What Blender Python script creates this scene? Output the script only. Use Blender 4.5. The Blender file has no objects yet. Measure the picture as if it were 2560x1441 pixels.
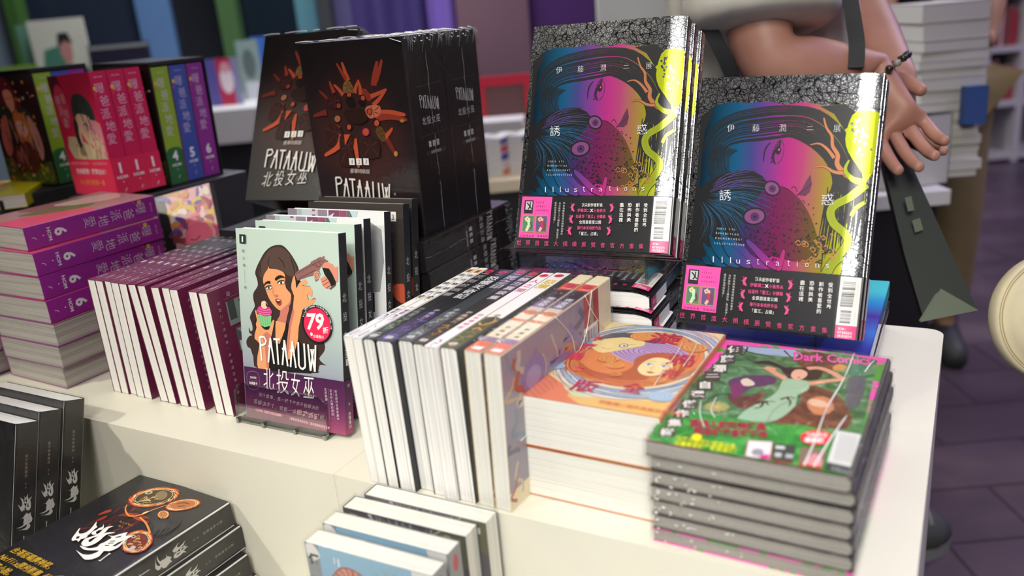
import bpy, math, random
import numpy as np
from mathutils import Vector, Matrix
PI = math.pi
scene = bpy.context.scene
COL = scene.collection
TH = 0.80                                   # height of the display counter's top above the floor

# ------------------------------------------------------------------ camera
FPX, CYAW, CPITCH, CROLL = 2108.4256, 0.5113072, -0.31769, -0.0878959
CAM = Vector((0.516215, -0.537015, 0.409801 + TH))
def cam_axes():
    cy, sy, cp, sp = math.cos(CYAW), math.sin(CYAW), math.cos(CPITCH), math.sin(CPITCH)
    fw = Vector((-sy*cp, cy*cp, sp)); rt = Vector((cy, sy, 0)); up = rt.cross(fw)
    r = math.cos(CROLL)*rt + math.sin(CROLL)*up
    u = -math.sin(CROLL)*rt + math.cos(CROLL)*up
    return r, u, fw
CR, CU, CF = cam_axes()
cd = bpy.data.cameras.new('camera'); cam = bpy.data.objects.new('camera', cd); COL.objects.link(cam)
m = Matrix((CR, CU, -CF)).transposed().to_4x4(); m.translation = CAM
cam.matrix_world = m
cd.sensor_width = 36; cd.lens = FPX/2560*36; cd.clip_start = 0.02; cd.clip_end = 60
cd.dof.use_dof = True; cd.dof.focus_distance = 0.92; cd.dof.aperture_fstop = 3.2
scene.camera = cam

# ------------------------------------------------------------------ view, world, lights
scene.view_settings.view_transform = 'Standard'; scene.view_settings.look = 'None'
scene.view_settings.gamma = 1; scene.view_settings.use_curve_mapping = False
scene.view_settings.exposure = 0.0
try:
    scene.cycles.max_bounces = 8; scene.cycles.transparent_max_bounces = 24
    scene.cycles.diffuse_bounces = 3; scene.cycles.glossy_bounces = 3; scene.cycles.caustics_reflective = False
except Exception: pass
wd = bpy.data.worlds.new('world'); scene.world = wd; wd.use_nodes = True
wd.node_tree.nodes['Background'].inputs[0].default_value = (0.55, 0.52, 0.62, 1)
wd.node_tree.nodes['Background'].inputs[1].default_value = 0.10
def lamp(kind, name, loc, target, power, color, size=0.1, spot=None, blend=0.5, size_y=None, spread=None):
    ld = bpy.data.lights.new(name, kind); ld.energy = power; ld.color = color
    if kind == 'AREA':
        ld.size = size
        if size_y: ld.shape = 'RECTANGLE'; ld.size_y = size_y
    else: ld.shadow_soft_size = size
    if spread: ld.spread = math.radians(spread)
    if kind == 'SPOT': ld.spot_size = spot; ld.spot_blend = blend
    o = bpy.data.objects.new(name, ld); COL.objects.link(o)
    o.location = loc
    d = Vector(target) - Vector(loc)
    o.rotation_euler = d.to_track_quat('-Z', 'Y').to_euler()
    return o
WARM = (1.0, 0.945, 0.82)
lamp('SPOT', 'ceiling_spot', (-1.05, -1.10, TH+1.12), (-0.44, 0.0, TH-.06), 62, WARM, 0.025, math.radians(37), 0.35)
lamp('SPOT', 'ceiling_spot', (-0.40, -0.70, TH+1.90), (0.00, 0.06, TH), 22, WARM, 0.03, math.radians(38), 0.8)
lamp('AREA', 'front_fill', (0.72, -1.22, TH+1.32), (0.36, 0.20, TH+.06), 6.6, (1, .98, .93), 0.75, size_y=.9, spread=58)  # unseen area light added for the foil's bright edges and front fill
lamp('AREA', 'overhead_fill', (0.0, 0.2, 3.1), (0.0, 0.25, TH), 14, (1, .96, .88), 1.6)  # unseen overhead fills, added because the closed room shuts out world light
lamp('AREA', 'overhead_fill', (-1.9, 2.2, 3.1), (-1.9, 2.3, TH), 75, (.92, .95, 1), 1.4)
lamp('AREA', 'overhead_fill', (1.7, 2.9, 3.1), (1.7, 3.0, 0), 34, (1, .93, .80), 1.4)
lamp('AREA', 'violet_fill', (-2.6, 4.2, 3.0), (-2.0, 4.6, 1.2), 60, (.6, .42, 1.0), 1.0)  # unseen violet lights added to tint the curtains and the floor
lamp('AREA', 'violet_fill', (2.1, 1.5, 3.0), (1.5, 1.5, 0), 22, (.48, .42, 1.0), 0.9)
lamp('AREA', 'violet_fill', (2.3, 3.6, 3.0), (1.6, 2.6, 0), 40, (.5, .42, 1.0), 0.8)
# ------------------------------------------------------------------ materials
def lin(c):
    if isinstance(c, str):
        c = c.lstrip('#'); c = [int(c[i:i+2], 16)/255 for i in (0, 2, 4)]
    return tuple((x/12.92 if x <= .04045 else ((x+.055)/1.055)**2.4) for x in c) + (1,)
_M = {}
def M(hexc, rough=0.45, metal=0.0, spec=0.5, coat=0.0, name=None):
    k = (hexc, rough, metal, spec, coat)
    if k in _M: return _M[k]
    ma = bpy.data.materials.new(name or ('ink_'+hexc.lstrip('#'))); ma.use_nodes = True
    b = ma.node_tree.nodes['Principled BSDF']
    b.inputs['Base Color'].default_value = lin(hexc); b.inputs['Roughness'].default_value = rough
    b.inputs['Metallic'].default_value = metal; b.inputs['Specular IOR Level'].default_value = spec
    if coat: b.inputs['Coat Weight'].default_value = coat; b.inputs['Coat Roughness'].default_value = .12
    _M[k] = ma
    return ma
class NT:
    """small helper to write node trees"""
    def __init__(s, name):
        s.m = bpy.data.materials.new(name); s.m.use_nodes = True; s.t = s.m.node_tree
        s.b = s.t.nodes['Principled BSDF']; s.out = s.t.nodes['Material Output']
    def n(s, kind, **kw):
        nd = s.t.nodes.new('ShaderNode'+kind)
        for k, v in kw.items():
            if k in nd.inputs.keys() if isinstance(k, str) else False: pass
            setattr(nd, k, v)
        return nd
    def l(s, a, b): s.t.links.new(a, b)
    def ramp(s, stops, interp='LINEAR'):
        r = s.n('ValToRGB'); e = r.color_ramp; e.interpolation = interp
        while len(e.elements) < len(stops): e.elements.new(0.5)
        for el, (p, c) in zip(e.elements, stops): el.position = p; el.color = lin(c) if isinstance(c, str) else c
        return r
    def coord(s, scale=(1, 1, 1), loc=(0, 0, 0), kind='Object'):
        tc = s.n('TexCoord'); mp = s.n('Mapping')
        mp.inputs['Scale'].default_value = scale; mp.inputs['Location'].default_value = loc
        s.l(tc.outputs[kind], mp.inputs['Vector']); return mp.outputs['Vector']
    def noise(s, vec, scale=5, detail=3, rough=.5, dist=0):
        t = s.n('TexNoise'); t.inputs['Scale'].default_value = scale; t.inputs['Detail'].default_value = detail
        t.inputs['Roughness'].default_value = rough; t.inputs['Distortion'].default_value = dist
        s.l(vec, t.inputs['Vector']); return t
    def bump(s, h, strength=.3, dist=.002):
        b = s.n('Bump'); b.inputs['Strength'].default_value = strength; b.inputs['Distance'].default_value = dist
        s.l(h, b.inputs['Height']); s.l(b.outputs['Normal'], s.b.inputs['Normal']); return b
def pages_mat(name, light, dark, freq=900):
    t = NT(name); v = t.coord((3, freq, 3))
    no = t.noise(v, 1.0, 3, .6)
    r = t.ramp([(.34, dark), (.55, light), (.75, light)])
    t.l(no.outputs[0], r.inputs[0]); t.l(r.outputs[0], t.b.inputs['Base Color'])
    t.b.inputs['Roughness'].default_value = .75; t.bump(no.outputs[0], .25, .0006)
    return t.m
PG_WHITE = pages_mat('white_paper_edges', '#efede8', '#d9d7d2', 700)
PG_CREAM = pages_mat('cream_paper_edges', '#edebe2', '#dcd9cf', 500)
PG_GREY = pages_mat('grey_paper_edges', '#b9b4ad', '#8f8a84', 520)
PG_DIM = pages_mat('dull_grey_paper_edges', '#a49f98', '#85807a', 520)
PG_STREAK = pages_mat('streaky_paper_edges', '#eeece8', '#b9b6b2', 420)
def clear_mat(name, tint=(1, 1, 1), base=.03, gain=.6, rough=.03, wrinkle=0.0, wscale=40, bstr=.4):
    t = NT(name); t.t.nodes.remove(t.b)
    tr = t.n('BsdfTransparent'); tr.inputs[0].default_value = (*tint, 1)
    gl = t.n('BsdfGlossy'); gl.inputs['Roughness'].default_value = rough
    lw = t.n('LayerWeight'); lw.inputs[0].default_value = .35
    ma = t.n('Math', operation='MULTIPLY_ADD'); ma.inputs[1].default_value = gain; ma.inputs[2].default_value = base
    mx = t.n('MixShader'); t.l(lw.outputs['Facing'], ma.inputs[0]); t.l(ma.outputs[0], mx.inputs[0])
    if wrinkle:
        no = t.noise(t.coord((1, 1, 1)), wscale, 4, .6, .8)
        bp = t.n('Bump'); bp.inputs['Strength'].default_value = bstr; bp.inputs['Distance'].default_value = wrinkle
        t.l(no.outputs[0], bp.inputs['Height']); t.l(bp.outputs[0], gl.inputs['Normal']); t.l(bp.outputs[0], lw.inputs['Normal'])
    t.l(tr.outputs[0], mx.inputs[1]); t.l(gl.outputs[0], mx.inputs[2]); t.l(mx.outputs[0], t.out.inputs[0])
    return t.m
ACRYL = clear_mat('clear_acrylic', (.93, .95, .95), .04, .35, .03)
ACRYL_EDGE = clear_mat('acrylic_edge', (.55, .58, .57), .25, .4, .12)
WRAP = clear_mat('shrink_wrap_film', (.985, .985, .985), .012, .14, .10, .003, 40, .3)
WRAPX = clear_mat('wrinkled_film', (.985, .985, .985), .015, .18, .08, .006, 50, .8)

# ------------------------------------------------------------------ mesh builder and object helpers
class MB:
    def __init__(s): s.v = []; s.f = []; s.mi = []; s.mats = []; s.sm = []
    def mat(s, m):
        if m not in s.mats: s.mats.append(m)
        return s.mats.index(m)
    def face(s, pts, m, smooth=False):
        i = len(s.v); s.v.extend([tuple(p) for p in pts]); s.f.append(list(range(i, i+len(pts)))); s.mi.append(s.mat(m)); s.sm.append(smooth)
    def mesh(s, verts, faces, m, smooth=False):
        i = len(s.v); s.v.extend([tuple(p) for p in verts]); k = s.mat(m)
        for f in faces: s.f.append([i+j for j in f]); s.mi.append(k); s.sm.append(smooth)
    def box(s, a, b, m, skip=()):
        x0, y0, z0 = a; x1, y1, z1 = b
        v = [(x0, y0, z0), (x1, y0, z0), (x1, y1, z0), (x0, y1, z0), (x0, y0, z1), (x1, y0, z1), (x1, y1, z1), (x0, y1, z1)]
        fs = {'-z': (0, 3, 2, 1), '+z': (4, 5, 6, 7), '-y': (0, 1, 5, 4), '+x': (1, 2, 6, 5), '+y': (2, 3, 7, 6), '-x': (3, 0, 4, 7)}
        s.mesh(v, [f for k, f in fs.items() if k not in skip], m)
    def prism(s, prof, z0, z1, m, caps=True, smooth=False, axis='z'):
        """closed profile of (x,y), extruded"""
        n = len(prof)
        pt = {'z': lambda p, z: (p[0], p[1], z), 'y': lambda p, z: (p[0], z, p[1]), 'x': lambda p, z: (z, p[0], p[1])}[axis]
        v = [pt(p, z0) for p in prof] + [pt(p, z1) for p in prof]
        f = [(i, (i+1) % n, n+(i+1) % n, n+i) for i in range(n)]
        s.mesh(v, f, m, smooth)
        if caps: s.mesh(v, [tuple(range(n-1, -1, -1)), tuple(range(n, 2*n))], m)
    def tube(s, pts, rad, m, seg=10, caps=True):
        pts = [Vector(p) for p in pts]; n = len(pts)
        rad = [rad]*n if isinstance(rad, (int, float)) else rad
        V = []; up = Vector((0, 0, 1))
        for i, p in enumerate(pts):
            d = (pts[min(i+1, n-1)]-pts[max(i-1, 0)]).normalized()
            a = d.cross(up)
            if a.length < 1e-3: a = d.cross(Vector((1, 0, 0)))
            a.normalize(); b = a.cross(d).normalized()
            for k in range(seg):
                t = 2*PI*k/seg; V.append(p+a*math.cos(t)*rad[i]+b*math.sin(t)*rad[i])
        F = [(i*seg+k, i*seg+(k+1) % seg, (i+1)*seg+(k+1) % seg, (i+1)*seg+k) for i in range(n-1) for k in range(seg)]
        if caps: F += [tuple(range(seg-1, -1, -1)), tuple(range((n-1)*seg, n*seg))]
        s.mesh(V, F, m, True)
    def lathe(s, prof, m, seg=32, c=(0, 0, 0), smooth=True):
        V = []; n = len(prof)
        for r, z in prof:
            for k in range(seg):
                t = 2*PI*k/seg; V.append((c[0]+r*math.cos(t), c[1]+r*math.sin(t), c[2]+z))
        s.mesh(V, [(i*seg+k, i*seg+(k+1) % seg, (i+1)*seg+(k+1) % seg, (i+1)*seg+k) for i in range(n-1) for k in range(seg)], m, smooth)
    def build(s, name, parent=None, loc=None, bevel=0):
        me = bpy.data.meshes.new(name); me.from_pydata(s.v, [], s.f)
        for ma in s.mats: me.materials.append(ma)
        me.polygons.foreach_set('material_index', s.mi); me.polygons.foreach_set('use_smooth', s.sm); me.update()
        o = bpy.data.objects.new(name, me); COL.objects.link(o)
        if parent: o.parent = parent
        if loc is not None: o.location = loc
        if bevel:
            b = o.modifiers.new('bevel', 'BEVEL'); b.width = bevel; b.segments = 2; b.limit_method = 'ANGLE'
        return o
def tag(o, label=None, cat=None, group=None, kind=None):
    for k, v in (('label', label), ('category', cat), ('group', group), ('kind', kind)):
        if v: o[k] = v
    return o
def empty(name, loc=(0, 0, 0)):
    o = bpy.data.objects.new(name, None); COL.objects.link(o); o.location = loc; o.empty_display_size = .02
    return o
def R3(yaw, lean=0, side=0):
    return Matrix.Rotation(yaw, 3, 'Z') @ Matrix.Rotation(-lean, 3, 'X') @ Matrix.Rotation(side, 3, 'Y')
MODES = {'stand': Matrix.Identity(3),
         'lie': Matrix(((1, 0, 0), (0, 0, 1), (0, -1, 0))),          # front cover up, spine to +x, head to +y
         'spineup': Matrix(((0, 1, 0), (0, 0, 1), (1, 0, 0)))}       # spine up, head to +y, back cover to +x
def place(o, x, y, z, yaw=0, lean=0, side=0, mode='stand'):
    mm = (R3(yaw, lean, side) @ MODES[mode]).to_4x4(); mm.translation = (x, y, z+TH)
    o.matrix_world = mm
    return o
def dup(root, label=None, group=None):
    r = root.copy(); COL.objects.link(r)
    if label: r['label'] = label
    if group: r['group'] = group
    for ch in list(root.children):
        c = ch.copy(); COL.objects.link(c); c.parent = r; c.matrix_parent_inverse = ch.matrix_parent_inverse
        for g in list(ch.children):
            d = g.copy(); COL.objects.link(d); d.parent = c
    return r
# ------------------------------------------------------------------ printed artwork: flat polygons on a cover's face
_tc = {}
_txo = None
def glyphs(txt, bold=0.0):
    """mesh of a line of type at size 1 -> verts, faces, width"""
    global _txo
    k = (txt, bold)
    if k in _tc: return _tc[k]
    cu = bpy.data.curves.new('type', 'FONT'); cu.body = txt; cu.resolution_u = 2; cu.offset = bold
    o = bpy.data.objects.new('type', cu); COL.objects.link(o)
    dg = bpy.context.evaluated_depsgraph_get(); dg.update()
    me = bpy.data.meshes.new_from_object(o.evaluated_get(dg))
    v = np.array([(p.co.x, p.co.y) for p in me.vertices]) if len(me.vertices) else np.zeros((0, 2))
    f = [tuple(p.vertices) for p in me.polygons]
    w = (v[:, 0].max(), v[:, 0].min()) if len(v) else (0.5, 0)
    bpy.data.objects.remove(o); bpy.data.curves.remove(cu); bpy.data.meshes.remove(me)
    _tc[k] = (v, f, w)
    return _tc[k]
def smooth(pts, closed=True, n=5):
    P = [np.array(p, float) for p in pts]; N = len(P); out = []
    for i in range(N if closed else N-1):
        g = (lambda j: P[j % N]) if closed else (lambda j: P[min(max(j, 0), N-1)])
        a, b, c, d = g(i-1), g(i), g(i+1), g(i+2)
        for k in range(n):
            t = k/n
            out.append(.5*((2*b)+(c-a)*t+(2*a-5*b+4*c-d)*t*t+(3*b-a-3*c+d)*t**3))
    if not closed: out.append(P[-1])
    return out
def homog(quad, w, h):
    """pixels (bl,tl,tr,br of a face) -> millimetres on that face"""
    dst = [(0, 0), (0, h), (w, h), (w, 0)]; A = []; B = []
    for (x, y), (u, v) in zip(quad, dst):
        A += [[x, y, 1, 0, 0, 0, -u*x, -u*y], [0, 0, 0, x, y, 1, -v*x, -v*y]]; B += [u, v]
    q = np.linalg.solve(np.array(A, float), np.array(B, float)); q = np.append(q, 1).reshape(3, 3)
    def f(p):
        r = q @ np.array([p[0], p[1], 1.0]); return (r[0]/r[2], r[1]/r[2])
    return f
class Art:
    """draws in millimetres on a plane; every shape lies a hair above the last"""
    def __init__(s, mb, o, u, v, eps=2.2e-5, start=1, warp=None):
        s.mb = mb; s.o = Vector(o); s.u = Vector(u); s.v = Vector(v); s.n = s.u.cross(s.v); s.e = eps; s.k = start; s.warp = warp
        s.tr = None
    def P(s, p, k):
        q = s.o + s.u*(p[0]*.001) + s.v*(p[1]*.001) + s.n*(k*s.e)
        if s.warp: q = q + s.n*s.warp(p[0]*.001)
        return q
    def T(s, pts): return [s.tr(p) for p in pts] if s.tr else pts
    clip = None; j = 0
    def raw(s, pts, m, k):
        if s.clip:
            x0, y0, x1, y1 = s.clip
            if min(p[0] for p in pts) < x0 or max(p[0] for p in pts) > x1 or min(p[1] for p in pts) < y0 or max(p[1] for p in pts) > y1:
                from mathutils.geometry import tessellate_polygon
                keep = s.clip; s.clip = None
                tris = tessellate_polygon([[Vector((p[0], p[1], 0)) for p in pts]]) if len(pts) > 4 else [range(len(pts))]
                for t in tris:
                    q = [tuple(pts[i]) for i in t]
                    q = clipx(clipx(q, x0, 1), x1, -1)
                    q = [(b, a) for a, b in clipx(clipx([(b, a) for a, b in q], y0, 1), y1, -1)]
                    if len(q) > 2: s.raw(q, m, k)
                s.clip = keep
                return
        if s.warp and len(pts) > 2:
            # cut into vertical strips so that the print follows the bowed board
            xs = [p[0] for p in pts]
            if max(xs) > s.cut[0]:
                from mathutils.geometry import tessellate_polygon
                tri = tessellate_polygon([[Vector((p[0], p[1], 0)) for p in pts]])
                for t in tri:
                    T3 = [tuple(pts[i]) for i in t]
                    lo = -1e9
                    for c in list(s.cut)+[1e9]:
                        pc = clipx(clipx(T3, lo, 1), c, -1)
                        if len(pc) > 2: s.mb.face([s.P(p, k) for p in pc], m)
                        lo = c
                return
        s.mb.face([s.P(p, k) for p in pts], m)
    def poly(s, pts, m, sm=0, k=None, px=True):
        if sm: pts = smooth(pts, True, sm)
        if px: pts = s.T(pts)
        if k is None: s.k += 1; k = s.k
        else: s.j = (s.j+1) % 41; k = k+s.j/45
        a = sum(pts[i-1][0]*pts[i][1]-pts[i][0]*pts[i-1][1] for i in range(len(pts)))
        if a < 0: pts = pts[::-1]
        s.raw(pts, m, k); return s
    def rect(s, x0, y0, x1, y1, m, k=None): return s.poly([(x0, y0), (x1, y0), (x1, y1), (x0, y1)], m, k=k, px=False)
    def ell(s, cx, cy, rx, ry, m, n=28, rot=0, k=None, px=False):
        c, q = math.cos(rot), math.sin(rot)
        return s.poly([(cx+rx*math.cos(t)*c-ry*math.sin(t)*q, cy+rx*math.cos(t)*q+ry*math.sin(t)*c) for t in [2*PI*i/n for i in range(n)]], m, k=k, px=px)
    def stroke(s, pts, w, m, sm=0, k=None, px=True, taper=None, closed=False):
        if sm: pts = smooth(pts, closed, sm)
        if px: pts = s.T(pts)
        P = [np.array(p, float) for p in pts]
        if closed: P.append(P[0])
        n = len(P); L = []; R = []
        for i in range(n):
            d = P[min(i+1, n-1)]-P[max(i-1, 0)]; d = d/(np.hypot(*d)+1e-9); nn = np.array([-d[1], d[0]])
            t = i/(n-1) if n > 1 else 0
            ww = w*(taper(t) if taper else 1)/2
            L.append(P[i]+nn*ww); R.append(P[i]-nn*ww)
        if k is None: s.k += 1; k = s.k
        else: s.j = (s.j+1) % 41; k = k+s.j/45
        for i in range(n-1): s.raw([R[i], R[i+1], L[i+1], L[i]], m, k)
        return s
    def text(s, txt, x, y, size, m, bold=0.0, sx=1.0, rot=0, align='l', k=None, skew=0, track=None):
        """baseline start at x,y in mm; size = em height in mm; track = advance per glyph in mm"""
        if k is None: s.k += 1; k = s.k
        c, q = math.cos(rot), math.sin(rot)
        if track:
            for i, ch in enumerate(txt):
                if ch != ' ': s.text(ch, x+c*track*i, y+q*track*i, size, m, bold, sx, rot, 'l', k, skew)
            return s
        v, f, w = glyphs(txt, bold)
        if not len(v): return s
        off = {'l': 0, 'c': -(w[0]+w[1])/2, 'r': -w[0]}[align]
        a = (v[:, 0]+off)*size*sx + v[:, 1]*size*skew; b = v[:, 1]*size
        pts = [(x+p*c-r*q, y+p*q+r*c) for p, r in zip(a, b)]
        if s.warp:
            V = [s.P(p, k) for p in pts]; s.mb.mesh(V, f, m)
        else: s.mb.mesh([s.P(p, k) for p in pts], f, m)
        return s
    def vtext(s, txt, x, y, size, m, step=None, bold=0.0, sx=1.0, k=None, sy=1.0):
        """upright column, x = centre, y = top"""
        if k is None: s.k += 1; k = s.k
        step = step or size*1.05
        for i, ch in enumerate(txt):
            if ch == ' ': continue
            v, f, w = glyphs(ch, bold)
            if not len(v): continue
            cx = .5 if ch in '，。、·' else (w[0]+w[1])/2
            s.mb.mesh([s.P((x+(p[0]-cx)*size*sx, y-step*i-size*sy*.85+p[1]*size*sy), k) for p in v], f, m)
        return s
def clipx(poly, c, sgn):
    if len(poly) < 3: return []
    out = []
    for i in range(len(poly)):
        a, b = poly[i-1], poly[i]
        ia, ib = sgn*(a[0]-c) >= 0, sgn*(b[0]-c) >= 0
        if ia != ib:
            t = (c-a[0])/(b[0]-a[0]); out.append((c, a[1]+t*(b[1]-a[1])))
        if ib: out.append(b)
    return out
# ------------------------------------------------------------------ a paperback: U-shaped cover, page block
def cover_profile(W, T, ct, r, warp=None):
    o = []
    nx = 1 if not warp else 14
    fx = [W-r] if not warp else [W*.86+(W*.14-r)*i/nx for i in range(nx+1)]
    wz = (lambda x: warp(x)) if warp else (lambda x: 0)
    o.append((0, 0))
    for x in fx: o.append((x, -wz(x)))
    y0 = -wz(W-r)
    for i in range(1, 5):
        a = -PI/2+PI/2*i/4; o.append((W-r+r*math.cos(a), y0+r+r*math.sin(a)))
    for i in range(0, 5):
        a = PI/2*i/4; o.append((W-r+r*math.cos(a), T-r+r*math.sin(a)))
    o.append((0, T))
    inn = [(0, T-ct), (W-r-ct, T-ct), (W-ct, T-r-ct), (W-ct, y0+r+ct), (W-r-ct, y0+ct)]
    if warp: inn += [(x, -wz(x)+ct) for x in fx[::-1][1:]]
    inn += [(0, ct)]
    return o+inn
def book(name, label, cat, W, H, T, cover, pages, front=None, spine=None, back=None, group=None, r=.0012, ct=.0006, warp=None,
         obi=None, wrap=None, inset=.0006, cname='cover'):
    """front(art), spine(art), back(art) print on the cover; obi=(height_mm, material, front, spine, back)"""
    root = empty(name); tag(root, label, cat, group)
    mb = MB(); mb.prism(cover_profile(W, T, ct, r, warp), 0, H, cover)
    cuts = [W*1000*(.86+.0125*i) for i in range(0, 12)]
    def faces(mb, k0, fr, sp, bk, e=0.0):
        if fr:
            a = Art(mb, (0, -e, 0), (1, 0, 0), (0, 0, 1), start=k0, warp=(lambda x: warp(x)) if warp else None); a.cut = cuts; a.clip = (0.15, 0.15, W*1000-r*1000, H*1000-.15); fr(a)
        y0 = -warp(W-r) if warp else 0
        if sp:
            a = Art(mb, (W+e, y0, 0), (0, 1, 0), (0, 0, 1), start=k0); a.clip = (.2, .1, (T-y0)*1000-.2, H*1000-.1); sp(a)
        if bk:
            a = Art(mb, (W, T+e, 0), (-1, 0, 0), (0, 0, 1), start=k0); a.clip = (r*1000, .15, W*1000-.15, H*1000-.15); bk(a)
    faces(mb, 0, front, spine, back)
    mb.build(cname, root)
    pb = MB(); X1 = W-ct-.0004
    if warp: pb.prism([(inset, ct), (W*.87, ct), (W*.94, ct-warp(W*.94)+.0002), (X1, ct-warp(W)+.0003), (X1, T-ct), (inset, T-ct)], inset, H-inset, pages)
    else: pb.box((inset, ct, inset), (X1, T-ct, H-inset), pages)
    pb; pb.build('page_block', root)
    if obi:
        oh, om, f2, s2, b2 = obi; e = .0011; ob = MB()
        # belly band: a thin sleeve round the lower part
        pr = [(0.002, -e), (W-r, -e)] if not warp else [(.002, -e)]+[(W*.86+(W*.14-r)*i/10, -warp(W*.86+(W*.14-r)*i/10)-e) for i in range(11)]
        ye = -e-(warp(W-r) if warp else 0)
        for i in range(1, 4): a = -PI/2+PI/2*i/4; pr.append((W-r+(r+e)*math.cos(a), ye+e+r+(r+e)*math.sin(a)))
        for i in range(0, 5): a = PI/2*i/4; pr.append((W-r+(r+e)*math.cos(a), T-r+(r+e)*math.sin(a)))
        pr.append((.002, T+e))
        z0, z1 = .0003, oh*.001
        V = [(x, y, z0) for x, y in pr]+[(x, y, z1) for x, y in pr]; n = len(pr)
        ob.mesh(V, [(i, i+1, n+i+1, n+i) for i in range(n-1)], om)
        faces(ob, 1, f2, s2, b2, e)
        ob.build('belly_band', root)
    if wrap:
        wb = MB(); e = .0016; y0 = -(warp(W) if warp else 0)
        wb.box((-e, y0-e, -e), (W+e, T+e, H+e), wrap); wb.build('shrink_wrap', root)
    return root
# ------------------------------------------------------------------ the artwork of each title
rnd = random.Random(7)
def crop(hm, x0, y0, s): return lambda p: hm((x0+p[0]*s, y0+p[1]*s))
def qtext(a, ch, x0, y0, x1, y1, m, bold=0.0, k=None, sh=0.0):
    """one glyph (or word) fitted into a box given in the tracing's own coordinates (y down)"""
    v, f, w = glyphs(ch, bold)
    if not len(v): return
    lo, hi = v.min(0), v.max(0)
    if len(ch) == 1 and ord(ch) > 0x2E80: lo, hi = np.array((.04, -.085)), np.array((.96, .845))     # one em square for Chinese type
    elif len(ch) == 1:
        nat, bx = (hi[0]-lo[0])/max(1e-6, hi[1]-lo[1]), abs((x1-x0)/(y1-y0)) if y1 != y0 else 1
        if bx > nat*1.5: c = (x0+x1)/2; h = abs(x1-x0)*nat*1.3/bx/2; x0, x1 = c-h, c+h
    d = np.maximum(hi-lo, 1e-6)
    if k is None: a.k += 1; k = a.k
    pts = []
    for p in v:
        t = (p-lo)/d
        q = (x0+(x1-x0)*t[0], y1+(y0-y1)*t[1]+sh*t[0])
        pts.append(a.tr(q) if a.tr else q)
    a.mb.mesh([a.P(p, k) for p in pts], f, m)
def grad_mat(name, stops, axis, length, rough=.4, metal=0.0, noise=None, spec=.5, bumpy=0):
    """printed colour gradient along one axis of the book (metres)"""
    t = NT(name); sc = [0, 0, 0]; sc[axis] = 1/length
    v = t.coord((1, 1, 1)); sp = t.n('SeparateXYZ'); t.l(v, sp.inputs[0])
    ml = t.n('Math', operation='MULTIPLY'); ml.inputs[1].default_value = 1/length
    t.l(sp.outputs[axis], ml.inputs[0]); val = ml.outputs[0]
    if noise:
        no = t.noise(v, noise[0], 4, .6, .5); mu = t.n('Math', operation='MULTIPLY_ADD'); mu.inputs[1].default_value = noise[1]
        t.l(no.outputs[0], mu.inputs[0]); t.l(val, mu.inputs[2]); val = mu.outputs[0]
    r = t.ramp(stops); t.l(val, r.inputs[0]); t.l(r.outputs[0], t.b.inputs['Base Color'])
    t.b.inputs['Roughness'].default_value = rough; t.b.inputs['Metallic'].default_value = metal; t.b.inputs['Specular IOR Level'].default_value = spec
    if bumpy: t.bump(t.noise(v, bumpy, 3).outputs[0], .15, .0006)
    return t.m
INK = M('#1d1c1f', .4); INKS = M('#232226', .28); WHITE = M('#eeece8', .45); PINK = M('#ee4aa0', .4); HOT = M('#d8407c', .4)
PAPER = M('#e9e6e0', .5)
# ---- tall letters of the story title
def title_strokes(a, m, w=.017, ox=0, oy=0, sx=1, sy=1):
    S = [[(245, 150), (268, 445)], [(247, 153), (300, 152), (323, 200), (310, 240), (258, 258)], [(375, 165), (350, 465)], [(375, 165), (420, 485)], [(348, 265), (398, 272)],
         [(412, 178), (492, 184)], [(452, 180), (472, 492)], [(545, 190), (522, 498)], [(545, 190), (586, 512)], [(516, 295), (570, 302)],
         [(640, 205), (620, 522)], [(640, 205), (686, 532)], [(612, 318), (670, 327)], [(712, 215), (722, 498), (742, 535), (768, 545), (792, 525), (798, 500), (782, 232)],
         [(830, 242), (862, 566)], [(862, 566), (896, 300)], [(866, 300), (914, 577)], [(914, 577), (920, 252)]]
    a.k += 1
    for s in S: a.stroke([((x+ox)*sx, (y+oy)*sy) for x, y in s], w, m, k=a.k)
H_P = homog([(612, 1040), (591, 561), (842, 578.6), (867, 1086)], 140, 210)
SKIN = M('#e8a06d', .42); SKIN2 = M('#c9796a', .42); SKIN3 = M('#d98b74', .42); HAIR = M('#3d2d29', .42); HAIR2 = M('#554039', .42); BLK = M('#1c1a1b', .42)
COV1 = grad_mat('pale_green_cover', [(0, '#85869a'), (.22, '#9094a6'), (.5, '#aebdb9'), (.75, '#bdcec3'), (1, '#bfd1c5')], 2, .21, .34)
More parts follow.
